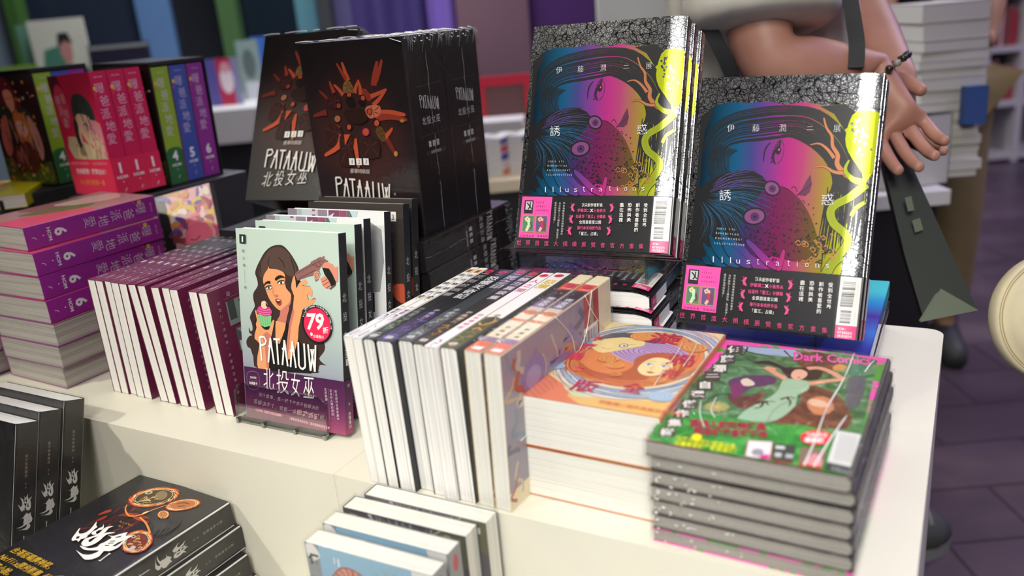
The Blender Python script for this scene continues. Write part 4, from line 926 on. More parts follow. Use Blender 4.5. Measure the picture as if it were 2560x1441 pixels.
COAL = leafy_mat('charcoal_cover_print', '#2a292b', '#242325', '#302e2f', 25)
COAL.node_tree.nodes['Principled BSDF'].inputs['Roughness'].default_value = .3
GOLD = M('#b08a26', .4); FL1, FL2, FL3, FL4 = M('#f6e2a6', .4), M('#ef9a45', .4), M('#c4482a', .4), M('#6d221d', .4)
def ring(a, cx, cy, rx, ry, rot, R, w=4):
    a.tr_keep = a.tr
    def pt(t, s): c, q = math.cos(rot), math.sin(rot); x, y = rx*s*math.cos(t), ry*s*math.sin(t); return (cx+x*c-y*q, cy+x*q+y*c)
    a.k += 5; k = a.k
    for sc, m, n, ln, ww, kk in ((1.12, FL4, 60, .5, 1.8, 0), (1.06, FL3, 80, .42, 1.5, 1), (1.0, FL2, 80, .4, 1.1, 2), (.98, FL1, 46, .3, .6, 3)):
        for i in range(n):
            t = R.uniform(0, 2*PI); s0 = sc+R.uniform(-.07, .06)
            a.stroke([pt(t, s0), pt(t+ln*.5, s0+R.uniform(.0, .05)), pt(t+ln, s0+R.uniform(.03, .16))], ww*w/4, m, 3, k=k+kk, taper=lambda q: math.sin(PI*(.1+.85*q)))
    a.k += 5
    a.stroke([pt(t, .88) for t in [2*PI*i/40 for i in range(41)]], .7*w/4, M('#e8d2a0', .4))
def front_flame(a):
    a.tr = crop(H_L, 180, 1180, .18115); R = random.Random(12)
    a.k += 4; k = a.k
    for i in range(46):    # dark red smoke
        x, y = R.uniform(60, 1060), R.uniform(380, 900); d = (x-500)/560; c = R.choice(('#4a1d1c', '#5d211e', '#38191a', '#7a2a22'))
        if abs(y-(760-d*260)) > 170: continue
        a.stroke([(x, y), (x+R.uniform(40, 90), y-R.uniform(20, 70)), (x+R.uniform(120, 200), y-R.uniform(40, 150))], R.uniform(2, 6), M(c, .4), 4, k=k-i % 4, taper=lambda q: math.sin(PI*(.06+.9*q)))
    for pts, c, w in (([(360, 590), (450, 560), (550, 535)], '#a8402c', 5), ([(330, 680), (420, 640), (480, 600)], '#9c3428', 5), ([(420, 560), (540, 520)], '#c0492e', 3), ([(640, 600), (760, 590), (900, 600), (1060, 640)], '#8d3322', 7), ([(760, 560), (900, 640), (1060, 700)], '#b8502c', 4)):
        a.stroke(pts, w, M(c, .4), 4, taper=lambda q: math.sin(PI*(.08+.85*q)))
    ell = lambda cx, cy, rx, ry, rot, m: a.ell(cx, cy, rx, ry, m, 26, rot=rot, px=True)
    ell(1130, 355, 265, 92, -.17, M('#4a3320', .4)); ring(a, 1130, 350, 300, 105, -.17, R, 4)
    ell(1230, 330, 90, 60, -.3, M('#8d7a52', .4)); a.stroke([(850, 420), (1000, 400), (1180, 330)], 1.5, M('#c9a868', .4), 3); ell(1060, 290, 55, 22, -.15, M('#c9b68a', .4)); ell(1060, 292, 22, 9, -.15, INK)
    a.k += 1
    for i in range(18): x, y = 1010+R.gauss(0, 90), 390+R.gauss(0, 24); a.stroke([(x-22, y+8), (x, y-8), (x+26, y+3)], 1.0, M(R.choice(('#d8b878', '#a8623a', '#e6d2a0')), .4), 3, k=a.k)
    ell(1530, 460, 190, 58, -.15, M('#c2703a', .4)); ring(a, 1530, 460, 205, 62, -.15, R, 3); a.stroke([(1440, 450), (1540, 430), (1620, 450)], 1.2, M('#5a2a1a', .4), 3); a.stroke([(1460, 480), (1560, 475)], 1.2, M('#5a2a1a', .4))
    ell(1262, 598, 60, 42, -.1, M('#c97a40', .4)); ring(a, 1262, 598, 66, 48, -.1, R, 2)
    a.stroke([(760, 460), (740, 540), (800, 620), (960, 600), (1100, 540), (1300, 470)], 2.2, FL2, 5, taper=lambda q: .4+.6*math.sin(PI*q)); a.stroke([(970, 590), (1020, 570), (1060, 550)], 3.2, FL1, 3, taper=lambda q: math.sin(PI*(.1+.85*q)))
    ell(900, 975, 150, 105, -.35, M('#7a3322', .4)); ring(a, 900, 975, 185, 125, -.35, R, 4); a.stroke([(940, 640), (1020, 720), (1060, 800), (1080, 860)], 2, FL2, 4)
    a.k += 1
    for i in range(24): x, y = 900+R.gauss(0, 70), 980+R.gauss(0, 45); a.stroke([(x-24, y+10), (x, y-10), (x+24, y+4)], 1.2, M(R.choice(('#d88a3a', '#c9b04a', '#8c2a1e', '#e6b070')), .4), 3, k=a.k)
    ell(852, 908, 32, 24, 0, M('#cdbfa8', .4)); ell(852, 908, 14, 11, 0, INK); ell(830, 1075, 60, 24, -.5, M('#c9c0b4', .4))
    a.k += 1
    for i in range(16): a.stroke([(1120+i*26, 640+R.uniform(-10, 30)), (1150+i*20, 760), (1130+i*8, 880+R.uniform(-20, 40))], 1.6, M('#3a3a3c', .35), 4, k=a.k, taper=lambda q: math.sin(PI*(.06+.9*q)))
    for k_ in 'AB':
        a.k += 1
        for q in LOGO[k_]: a.poly(q, WHITE, 2 if len(q) > 8 else 0, k=a.k, px=False)
    a.k += 1
    for q in LOGO['K']: a.poly(q, INK, k=a.k, px=False)
    a.stroke([(395, 1240), (522, 1145)], 1.3, WHITE); a.stroke([(372, 1236), (402, 1248)], .8, WHITE); a.stroke([(508, 1140), (536, 1150)], .8, WHITE)
    for i, ch in enumerate('踏火伏魔的'): qtext(a, ch, 660+i*38, 690+i*13, 692+i*38, 720+i*13, GOLD)
    for i, ch in enumerate('罪人'): qtext(a, ch, 645+i*36, 752+i*14, 676+i*36, 782+i*14, GOLD)
    a.tr = None
    for tx, y in (('台灣版驅魔神探，', 50), ('Netflix原創影集《乩身》', 38), ('原著小說。', 26)):
        x = 10
        for ch in tx:
            a.text(ch, x, y, 9.5, M('#c79f2a', .4), .015, .95, 0, skew=.18); x += (4.6 if ch.isascii() else 9.2)
    for i, ch in enumerate('乩身・暑台灣最狂驅魔'): a.text(ch, 6+i*6, 15, 5.5, M('#c9c4bc', .4))
    a.ell(112, 26, 25, 25, WHITE, 40); a.ell(112, 26, 20, 20, M('#e3e0da', .4), 36); a.ell(112, 26, 9, 9, M('#c0342f', .4), 24)
def spine_flame(T):
    def f(a):
        c = T*500
        for i, ch in enumerate('星子故事書房 04'): a.vtext(ch, c, 196-i*4.3, 3.6, M('#9d968a', .4)) if ch != ' ' else None
        for k_, y0, y1, w in (('A', 134, 152, 15), ('B', 113, 132, 18)):
            lo, hi = bb(LOGO[k_]); a.k += 1
            for q in LOGO[k_]: a.poly([(c-w/2+(p[0]-lo[0])/(hi[0]-lo[0])*w, y0+(p[1]-lo[1])/(hi[1]-lo[1])*(y1-y0)) for p in q], M('#d6d3ce', .35), 1, k=a.k, px=False)
        a.stroke([(c, 96), (c, 107)], 1.0, M('#d6d3ce', .35), px=False); a.stroke([(c-2, 96), (c+2, 96)], .6, M('#d6d3ce', .35), px=False)
        a.vtext('踏火伏魔的罪人', c, 91, 4.6, GOLD, step=6.2); a.vtext('星子', c-1, 40, 8, M('#c9c5bf', .35), step=10)
        R = random.Random(int(T*1e5)); a.k += 1
        for i in range(9): a.ell(R.uniform(2, T*1000-2), R.uniform(60, 190), .5, .35, M('#9c2f22', .4), 6, k=a.k)
    return f
# ---- romance series, 128 x 182, thick
def hom_spine(col, num, T=.03, band=None, low=None):
    def f(a):
        c = T*500; m = M(col, .34); a.rect(.3, 0, T*1000-.3, 182, m)
        if low: a.rect(.3, 0, T*1000-.3, 52, M(low, .34)); a.ell(c, 52, c*.9, 6, M(low, .34), 16)
        if band: a.rect(.3, 0, T*1000-.3, 55, M(band, .34))
        L = M('#e6d3e2', .34)
        a.text('BOY LOVE', c, 173, 2.6, L, align='c')
        for i, ch in enumerate('曝爸派地愛'): a.vtext(ch, c+(1.5 if i % 2 else -1.5), 166-i*18.5, 17, L, bold=-.012, sx=.9)
        a.ell(4, 158, 2.6, 3.2, M('#e0c03a', .34), 10); a.poly([(1, 150), (5, 152), (3, 146)], M('#d8493a', .34), px=False)
        a.text(num, c, 37, 21, WHITE, .03, align='c'); a.text('HOM', c, 27.5, 6.5, WHITE, .02, align='c', sx=1.15); a.ell(c, 22, .9, .9, L, 8); a.text('(', c-1, 10, 7, L, .01, rot=-.6)
    return f
def hom_front(kind):
    def f(a):
        R = random.Random(kind)
        PKR, SKL, DKH = M('#d3274f', .34), M('#e0b79c', .34), M('#37413c', .34)
        if kind == 1:
            a.rect(0, 0, 128, 182, PKR); a.poly([(2, 150), (40, 160), (30, 182), (0, 182)], M('#5d2236', .34), px=False)
            a.poly([(52, 182-60), (62, 182-32), (90, 182-30), (112, 182-46), (116, 182-70), (100, 182-80), (70, 182-85)], DKH, 3, px=False); a.poly([(58, 182-66), (70, 182-58), (98, 182-64), (104, 182-88), (88, 182-104), (68, 182-92)], SKL, 3, px=False)
            a.poly([(88, 182-78), (108, 182-68), (127, 182-80), (127, 182-120), (108, 182-122), (94, 182-104)], M('#df8f9a', .34), 3, px=False); a.poly([(84, 182-86), (104, 182-84), (112, 182-100), (100, 182-114), (88, 182-104)], SKL, 2, px=False)
            a.poly([(20, 182-92), (60, 182-98), (92, 182-112), (124, 182-124), (124, 56), (24, 56)], M('#cdb893', .34), 2, px=False); a.poly([(40, 182-104), (52, 182-104), (70, 60), (50, 60)], M('#8d7a58', .34), px=False); a.poly([(48, 182-70), (60, 182-70), (58, 182-108), (46, 182-104)], M('#2d2a2d', .34), 2, px=False)
            a.stroke([(66, 182-70), (60, 182-90), (64, 182-112)], 6, SKL, 4, px=False)
            a.stroke([(76, 182-76), (82, 182-73), (90, 182-76)], 1.6, M('#3a2626', .34), 3, px=False); a.stroke([(96, 182-98), (103, 182-95), (110, 182-99)], 1.6, M('#7a2f3f', .34), 3, px=False); a.stroke([(78, 182-92), (86, 182-94)], 1.2, M('#a8504a', .34), px=False)
            a.k += 1
            for i in range(22): x, y = R.uniform(56, 108), R.uniform(182-74, 182-36); a.stroke([(x, y), (x+R.uniform(-6, 8), y-9), (x+R.uniform(-4, 10), y-18)], 1.2, M(R.choice(('#4a5850', '#26302b')), .34), 3, k=a.k, px=False, taper=lambda q: math.sin(PI*(.1+.85*q)))
            for i in range(26): x, y = R.uniform(30, 118), R.uniform(60, 84); a.stroke([(x, y+14), (x+R.uniform(-6, 6), y), (x+R.uniform(-9, 9), y-14)], R.uniform(1, 3.4), M(R.choice(('#e0cfa4', '#a8966c', '#8d7a58', '#d8c49a')), .34), 3, k=a.k, px=False, taper=lambda q: math.sin(PI*(.1+.85*q)))
            for i in range(20): x, y = R.uniform(92, 124), R.uniform(62, 112); a.stroke([(x, y), (x+5, y-8), (x+2, y-18)], 1.4, M(R.choice(('#e8a8b0', '#c96a7d')), .34), 3, k=a.k, px=False, taper=lambda q: math.sin(PI*(.1+.85*q)))
            a.ell(26, 182-48, 22, 36, M('#d81f4a', .34), 32); a.ell(26, 182-48, 20, 33, M('#e04468', .34), 32)
            for ch, x, y in zip('曝爸派地愛', (10, 27, 12, 26, 18), (140, 142, 124, 120, 106)): a.text(ch, x, y, 15, M('#eec4cc', .34), -.005)
        elif kind == 4:
            a.rect(0, 0, 128, 182, M('#1d1b1b', .34)); GR = leafy_mat('printed_meadow', '#24402a', '#3f6a35', '#6f9a45', 60); a.poly([(0, 0), (128, 0), (128, 40), (90, 30), (40, 34), (0, 48)], GR, 2, px=False)
            a.poly([(28, 110), (36, 170), (56, 180), (80, 150), (86, 112), (60, 120)], M('#6d2030', .34), 3, px=False); a.poly([(44, 158), (64, 158), (68, 136), (56, 122), (46, 136)], SKL, 3, px=False); a.poly([(20, 136), (46, 134), (60, 118), (80, 132), (104, 120), (100, 80), (30, 80)], M('#28402e', .34), 3, px=False)
            a.poly([(54, 112), (62, 122), (84, 118), (94, 92), (84, 60), (60, 70)], M('#c98a48', .34), 3, px=False); a.poly([(58, 106), (76, 108), (86, 92), (74, 80), (60, 88)], M('#e6cfc2', .34), 3, px=False)
            a.poly([(92, 116), (110, 100), (116, 60), (104, 40), (96, 70)], M('#d8a8a4', .34), 3, px=False); a.poly([(20, 110), (36, 116), (30, 60), (12, 50), (8, 80)], M('#c98a8a', .34), 3, px=False)
            a.poly([(30, 60), (52, 66), (84, 70), (96, 44), (80, 18), (50, 22), (40, 10), (30, 24)], M('#4a2724', .34), 3, px=False); a.ell(72, 46, 26, 28, M('#5d322b', .34), 28)
            a.k += 1
            for cx, cy in ((54, 146), (68, 100)): a.ell(cx-4, cy, 1.6, 2, INK, 8); a.ell(cx+6, cy, 1.6, 2, INK, 8); a.stroke([(cx-2, cy-9), (cx+2, cy-10), (cx+5, cy-9)], .9, M('#a8504a', .34), 3, px=False)
            for i in range(40): x, y = R.uniform(14, 112), R.uniform(46, 116); a.stroke([(x, y), (x+R.uniform(-5, 5), y-10), (x+R.uniform(-6, 6), y-22)], R.uniform(1, 3), M(R.choice(('#d8a8a4', '#b8786f', '#8d5a4a', '#3f5a3f', '#e0b8b0')), .34), 3, k=a.k, px=False, taper=lambda q: math.sin(PI*(.1+.85*q)))
            for i in range(60): x, y = R.uniform(2, 126), R.choice((R.uniform(4, 36), R.uniform(90, 176))); a.ell(x, y, R.uniform(1, 3), R.uniform(1, 3.4), M(R.choice(('#d8c93a', '#e6d9d0', '#c9b52a', '#d8a03a')), .34), 8, k=a.k)
        elif kind == 6:
            a.rect(0, 0, 128, 182, M('#a87a78', .34)); a.poly([(60, 0), (128, 0), (128, 90), (96, 100), (70, 60)], M('#d84a6a', .34), 3, px=False); a.poly([(0, 60), (50, 70), (60, 120), (20, 140), (0, 130)], M('#8d5a5a', .34), 3, px=False); a.poly([(40, 40), (70, 60), (90, 110), (60, 130), (44, 90)], M('#6d6a3a', .34), 3, px=False); a.poly([(20, 100), (60, 110), (80, 160), (30, 176)], M('#c9a8a0', .34), 3, px=False)
        else:
            a.rect(0, 0, 128, 182, M('#1f1d20', .34)); a.poly([(34, 182), (128, 182), (128, 20), (60, 10), (40, 60)], M('#d8a0a4', .34), px=False)
            for i in range(90):
                c = R.choice(('#d96f86', '#e6bfc0', '#d8b03a', '#4a4a9c', '#c94f6a', '#8d3a4a', '#e3d3c9', '#c98a4a')); x, y, t, L = R.uniform(42, 122), R.uniform(24, 176), R.uniform(0, 6.3), R.uniform(14, 34); a.stroke([(x, y), (x+L*.5*math.cos(t), y+L*.5*math.sin(t)), (x+L*math.cos(t+.5), y+L*math.sin(t+.5))], R.uniform(6, 15), M(c, .34), 4, px=False, taper=lambda q: math.sin(PI*(.12+.8*q)))
            a.poly([(60, 80), (72, 110), (104, 112), (112, 80), (90, 60)], M('#d8607a', .34), 3, px=False); a.stroke([(70, 86), (80, 82), (90, 88)], 2, M('#4a2430', .34), 3, px=False); a.poly([(56, 22), (110, 20), (116, 50), (76, 52)], M('#e0b62a', .34), 3, px=False); a.poly([(42, 20), (62, 24), (60, 60), (44, 64)], M('#3a3a8c', .34), 3, px=False)
            for i, ch in enumerate('嗶啵漫畫特裝版'): a.vtext(ch, 17, 120-i*12, 7, M('#8d8d90', .34))
    return f
def hom_band(a):
    L = M('#f0a8b4', .34)
    for i, ch in enumerate('最甜蜜的父親節禮物──全彩首度單行本'): a.text(ch, 10+i*6.2, 47, 5, L)
    for i, ch in enumerate('完美愛情！甜到出水！'): a.text(ch, 22+i*9.6, 33, 9, M('#f3cdd2', .34), .02)
    for i, ch in enumerate('大人氣作家第一集'): a.text(ch, 26+i*9.6, 16, 9, M('#ef8a4a', .34), .015)
def hom_band_sp(T, num):
    def f(a):
        c = T*500; a.text(num, c, 33, 21, WHITE, .03, align='c'); a.text('HOM', c, 24, 6.5, WHITE, .02, align='c', sx=1.15); a.ell(c, 19, .9, .9, WHITE, 8); a.text('(', c-1, 6, 7, WHITE, .01, rot=-.6)
    return f
# ---- comics standing spine-up in a row: coloured spines
def row_spine(T, base, title, tcol, logo=CRM, lower=None, author='伊藤潤二', acol=None, orn=0, dots=0):
    def f(a):
        w = T*1000; c = w/2; a.rect(.3, 0, w-.3, 210, M(base, .34)); R = random.Random(len(title)*7+orn)
        if lower: a.rect(.3, 0, w-.3, 74, M(lower[0], .34)); a.k += 1
        if lower:
            for i in range(lower[2]): y = R.uniform(4, 72); a.stroke([(R.uniform(1, w*.5), y), (c, y+R.uniform(-6, 6)), (R.uniform(w*.5, w-1), y+R.uniform(-9, 9))], R.uniform(.6, 2.4), M(R.choice(lower[1]), .34), 3, k=a.k, px=False)
        if orn == 1: a.rect(c-3.2, 192, c+3.2, 203, M('#c9962f', .34)); a.rect(c-2, 194, c+2, 200, M('#8d4a2a', .34))
        else: a.ell(c, 200, min(5.2, w*.36), 5.0, logo, 22); a.rect(c-2.2, 198.6, c+2.2, 201.4, M('#7d1f35', .34)); a.text('TONGLI', c, 190.5, 3.2, WHITE if base != '#e9e6e0' else INK, align='c', sx=.8)
        tc = M(tcol, .36); n = len(title); st = min(14.5, 92/n)
        a.vtext(title, c, 186, min(w*.82, st*.98), tc, step=st, bold=.012)
        a.vtext(author, c, 82, min(6.5, w*.5), M(acol or tcol, .36), step=8)
        if dots:
            a.k += 1
            for i in range(5): a.ell(c+R.uniform(-2, 2), 118-i*4, .8, 1.2, INK, 8, k=a.k)
            a.ell(c, 108, 1.9, 2.2, M('#b08a2a', .36), 10)
        a.rect(c-3.4, 6, c+3.4, 11, M('#d9d6d0', .36)); a.rect(c-2.4, 7.4, c+2.4, 9.6, M('#9b9895', .36))
    return f
# ---- blue volume in front
def front_blue(a):
    a.rect(0, 0, 128, 182, grad_mat('printed_sky', [(.55, '#8fa9cf'), (.8, '#7fa6c6'), (1, '#8ab4cc')], 2, .182, .34)); R = random.Random(2)
    a.rect(0, 0, 14, 182, M('#84888e', .34)); a.rect(14, 0, 15, 182, M('#7fa0c4', .34))
    for i, ch in enumerate('伊藤潤二'):
        y = 166-i*25; a.poly([(1, y+14), (9, y+16), (15, y+8), (13, y+2), (3, y-1)], M('#d8d8d6', .34), 2, px=False) if i == 0 else None
        a.text(ch, 2.5, y-4, 12, INK, .05, .95)
    a.poly([(2, 178), (8, 182), (14, 176), (10, 172), (4, 173)], M('#dedcda', .34), 2, px=False)
    wm = [(0, 142), (14, 140), (28, 148), (40, 160), (54, 158), (64, 146), (76, 130), (90, 110), (110, 96)]
    a.stroke(wm, 14, M('#8f4f48', .34), 6, px=False); a.stroke(wm, 11.5, M('#bd7a6c', .34), 6, px=False); q = smooth(wm, False, 6); a.k += 1
    for i in range(2, len(q)-1): d = np.array(q[i+1])-np.array(q[i-1]); d = d/np.hypot(*d); nn = np.array([-d[1], d[0]])*5.6; a.stroke([q[i]-nn, q[i]+d*1.2, q[i]+nn], .7 if i % 3 else 1.6, M('#8d4a48', .34) if i % 2 else M('#d09a8c', .34), k=a.k, px=False)
    a.ell(88, 150, 15, 17, M('#7f9a4a', .34), 20); a.k += 1
    for i in range(60): t = R.uniform(0, 2*PI); r = R.uniform(14, 28); a.stroke([(88+10*math.cos(t), 150+12*math.sin(t)), (88+r*math.cos(t), 150+r*.95*math.sin(t))], R.uniform(1, 2.4), M(R.choice(('#7f9a4a', '#6d8a3f', '#94ab5f')), .34), k=a.k, px=False, taper=lambda q: 1-.9*q)
    a.poly([(108, 182), (128, 182), (128, 168), (114, 170)], M('#dedcda', .34), 2, px=False); a.ell(116, 172, 3.5, 3.5, M('#cfd8d8', .34), 14); a.rect(30, 168, 31, 174, WHITE); a.rect(34, 166, 35.5, 174, WHITE)
    a.poly([(30, 100), (44, 130), (60, 120), (50, 90)], M('#5a5048', .34), 3, px=False)
def spine_blue(a):
    a.rect(.3, 0, 19.2, 182, M('#8d8f92', .34)); a.ell(10, 168, 4, 8, CRM, 20); a.vtext('伊藤潤二', 10, 150, 9, M('#4a4c50', .34)); a.vtext('自選傑作集', 10, 100, 9, M('#55575b', .34))
def front_grey(a):
    a.rect(0, 0, 128, 182, M('#4d4a50', .34)); R = random.Random(8)
    a.rect(8, 169, 16, 177, M('#c9c9cc', .34)); a.rect(9.2, 170.4, 14.8, 175.6, M('#56535a', .34)); a.poly([(28, 181), (32, 182), (38, 168), (34, 168)], M('#a8a6b0', .34), px=False); a.k += 1
    for i in range(18): x = R.uniform(36, 100); a.stroke([(x, 181), (x+R.uniform(-3, 3), 170), (x+R.uniform(-5, 5), 160)], R.uniform(.8, 2.2), M(R.choice(('#77747c', '#8d8a92', '#615e68')), .34), 3, k=a.k, px=False)
    a.poly([(98, 182), (128, 182), (128, 150), (104, 158)], M('#55573f', .34), px=False); a.stroke([(96, 176), (104, 182)], 1.2, M('#a8a6a0', .34), px=False); a.ell(110, 177, 4, 2.4, M('#8d9070', .34), 12); a.rect(114, 170, 122, 176, M('#b9b8b4', .34))
    a.poly([(20, 150), (60, 160), (100, 140), (90, 60), (30, 50)], M('#6d6a74', .34), 3, px=False)
# ------------------------------------------------------------------ the display counter and the lower step
def counter_mat():
    t = NT('white_laminate'); v = t.coord((1, 1, 1)); n = t.noise(v, 6, 3); r = t.ramp([(.3, '#deDACA'), (.7, '#e4e0d1')]); t.l(n.outputs[0], r.inputs[0])
    t.l(r.outputs[0], t.b.inputs['Base Color']); t.b.inputs['Roughness'].default_value = .42; return t.m
LAM = counter_mat()
CW, CDP, STEP = 0.507, 0.533, -0.1812
def counter(name, label, x0, x1, y0, y1, zt, rr=0.0, zb=-TH):
    root = empty(name, ((x0+x1)/2, (y0+y1)/2, TH+zb)); tag(root, label, 'counter', 'white display counter units')
    ox, oy, oz = root.location
    pr = [(x0-ox+.0003, y0-oy), (x1-ox, y0-oy)]
    if rr:
        for i in range(7): a = PI/2*i/6; pr.append((x1-ox-rr+rr*math.cos(a), y1-oy-rr+rr*math.sin(a)))
    else: pr.append((x1-ox, y1-oy))
    pr.append((x0-ox+.0003, y1-oy))
    t = MB(); t.prism(pr, .06, zt-zb, LAM); t.build('body', root, bevel=.0012)
    k = MB(); k.box((x0-ox+.03, y0-oy+.04, 0), (x1-ox-.03, y1-oy-.04, .06), M('#55534e', .6)); k.build('plinth', root)
    return root
counter('display_counter', 'white display counter unit on the right, with the rounded far corner', 0.0, CW, 0.0, CDP, 0, .018)
counter('display_counter', 'long white display counter unit left of the hairline seam', -1.75, 0.0, 0.0, CDP, 0)
counter('display_step', 'lower white step of the display in front of the tall counter', -1.75, CW, -.42, -.0025, STEP)

# ------------------------------------------------------------------ volumes that stand face-out in a clear rest
def story(num, label, cov, fr, group, back=None, obi=None):
    return book('comic_book', label, 'book', .14, .21, .0125, cov, PG_WHITE, fr, sp_story(num, obi), back, group, obi=obi, r=.0008)
SPB = M('#28292c', .28)
def cov_spine(cm):
    """front in one print, spine in black"""
    def sp(f):
        def g(a): a.rect(.2, 0, 12.3, 210, SPB); f(a)
        return g
    return sp
def make_story(num, label, cov, fr, group, obi=None):
    base = sp_story(num, obi)
    def sp(a): a.rect(.2, 0, 12.3, 210, SPB); base(a)
    return book('comic_book', label, 'book', .14, .21, .0125, cov, PG_WHITE, fr, sp, None, group, obi=obi, r=.0008)
GRP_F = 'comic volumes standing face-out in a row'
def obi_sp(a): a.rect(0.3, 0, 12.2, 57.9, BAND1); band_spine(a)
p1 = make_story('1', 'pale green comic with a long-haired woman, pistol and cupcake, front of the row', COV1, front_woman, GRP_F, (58, BAND1, band_front_woman, obi_sp, None))
sticker(p1); place(p1, -.1704, .0589, .006, 0, .175, -.004)
def fr2(a):
    front_woman(a)
p2 = dup(p1, 'second pale green comic, just behind the one with the price sticker')
for c in list(p2.children):
    if c.name.startswith('price_sticker'): bpy.data.objects.remove(c)
place(p2, -.1842, .1029, .003, 0, .171, -.004)
WCOV = M('#e3e4e2', .2)
def front_v2(a):
    R = random.Random(6); a.rect(0, 0, 140, 210, M('#dfe0de', .16)); a.poly([(96, 120), (132, 120), (136, 190), (100, 192), (60, 150), (70, 100)], M('#8f9192', .3), 2, px=False)
    x = 0
    for w, c in ((14, '#8a7f8d'), (7, '#9fb0b2'), (15, '#b7c4c6'), (5, '#6f5a6c'), (3, '#c9bfc8'), (14, '#8d7f8f'), (1.5, '#dfe0e0'), (16, '#7a4a63'), (10, '#8d4f6a'), (12, '#5f6b6c')):
        a.rect(x, 150, x+w, 210, M(c, .2)); x += w+.3
    a.ell(40, 206, 5, 2, M('#c9b9c4', .2), 12); a.poly([(62, 203), (70, 207), (66, 200)], M('#d8c8d2', .2), px=False); a.poly([(92, 210), (104, 210), (100, 196)], M('#b9cdcf', .2), px=False)
    a.rect(0, 0, 140, 60, M('#6d6a6f', .3)); a.poly([(116, 96), (124, 96), (124, 118), (116, 118)], INK, px=False); a.poly([(60, 130), (110, 150), (120, 120), (90, 60), (40, 60)], M('#3d3a3c', .3), 3, px=False)
p3 = make_story('2', 'white comic with silvery plum strips on its cover, the nearer of the pair', WCOV, front_v2, GRP_F); place(p3, -.1902, .1261, .003, 0, .172, -.004)
p4 = dup(p3, 'white comic with silvery plum strips on its cover, the farther of the pair'); place(p4, -.1874, .1582, .003, 0, .18, -.004)
COV3 = M('#3a3433', .28)
def front_v3(a):
    a.rect(0, 0, 140, 210, M('#38322f', .3)); a.rect(0, 0, 112, 188, M('#1f1a1a', .3)); a.rect(121, 190, 130, 201, M('#d8d5d1', .35)); a.text('3', 125.5, 191.6, 9, INK, align='c')
    for i, ch in enumerate('簡士頡'): a.vtext(ch, 124, 182-i*9, 4.5, M('#5d5653', .35))
    a.poly([(60, 120), (100, 126), (134, 112), (138, 100), (110, 104), (80, 110)], M('#8a3426', .35), 3, px=False); a.poly([(120, 112), (138, 118), (140, 96), (128, 98)], M('#c0553c', .35), 2, px=False); a.poly([(100, 40), (120, 70), (124, 40), (110, 20)], M('#7a1838', .35), 3, px=False)
    a.poly([(40, 60), (70, 110), (90, 60)], M('#5d2a20', .35), 3, px=False)
p5 = make_story('3', 'black comic numbered three in a white square, the nearer of the pair', COV3, front_v3, GRP_F); place(p5, -.1861, .1955, .003, 0, .168, -.004)
p6 = dup(p5, 'black comic numbered three, rearmost of the face-out row'); place(p6, -.1915, .2205, .003, 0, .172, -.004)
# clear rest in front of the first volume
def rest():
    root = empty('book_rest', (-.117, .066, TH)); tag(root, 'clear acrylic book rest with a rounded lip, in front of the woman-and-pistol comic', 'book stand')
    x0, x1, y = -.064, .066, -.0125
    pr = []
    h, r = .045, .012
    for cx, cz, a0 in ((x1-r, .004, None), (x1-r, h-r, 0), (x0+r, h-r, PI/2)):
        if a0 is None: pr.append((x1, 0)); continue
        for i in range(6): a = a0+PI/2*i/5; pr.append((cx+r*math.cos(a), cz+r*math.sin(a)))
    pr.append((x0, 0))
    b = MB(); lean = .12
    V = lambda p, d: (p[0], y+d+p[1]*math.sin(lean), p[1]*math.cos(lean)+.001)
    n = len(pr); vs = [V(p, 0) for p in pr]+[V(p, .003) for p in pr]
    b.mesh(vs, [tuple(range(n-1, -1, -1)), tuple(range(n, 2*n))], ACRYL); b.mesh(vs, [(i, (i+1) % n, n+(i+1) % n, n+i) for i in range(n)], ACRYL_EDGE)
    b.build('front_lip', root)
    f = MB(); f.box((x0, y, 0), (x1, .03, .0028), ACRYL_EDGE); f.build('base_plate', root)
    for x in (x0+.002, x0+.04, x0+.085, x1-.004):
        k = MB(); k.box((x, y-.002, -.0000), (x+.0035, y+.004, .006), ACRYL_EDGE); k.build('foot', root)
    return root
rest()

# ------------------------------------------------------------------ plum volumes standing on their fore-edges
pv = book('comic_book', 'plum comic standing spine-up, first of the twelve from the left', 'book', .1475, .21, .0139, PLUM, PG_WHITE, None, sp_plum, back_plum, 'plum comics standing spine-up in a row', r=.0005, ct=.0005)
TOPX = (-.3991, -.3848, -.3705, -.3560, -.3417, -.3262, -.3096, -.2867, -.2710, -.2558, -.2252, -.2094)
BOTX = (-.4018, -.3873, -.3728, -.3583, -.3442, -.3151, -.3010, -.2802, -.2660, -.2516, -.2209, -.2062)
ORD = ('first', 'second', 'third', 'fourth', 'fifth', 'sixth', 'seventh', 'eighth', 'ninth', 'tenth', 'eleventh', 'last')
for i, (t, b) in enumerate(zip(TOPX, BOTX)):
    o = pv if i == 0 else dup(pv)
    o['label'] = 'plum comic standing spine-up, %s of the twelve from the left' % ORD[i] if i < 11 else 'plum comic standing spine-up, rightmost of the twelve, its picture back in view'
    place(o, b, .0645-.0003*i+(.002 if i in (2, 8) else 0), .0004, -.012, 0, (t-b)/.148, 'spineup')

# --- light on the film's folds, painted as thin raised white strands
GLINT_WHITE = M('#f0f0ea', .15, 0, 1.0)
def glint_strands(root, lines, r=.00045, name='film_glint'):
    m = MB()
    for q in lines: m.tube(smooth(q, False, 4), r, GLINT_WHITE, 5)
    o = m.build(name, root); o['label'] = 'white strand painting the light on a fold of the clear film'; return o
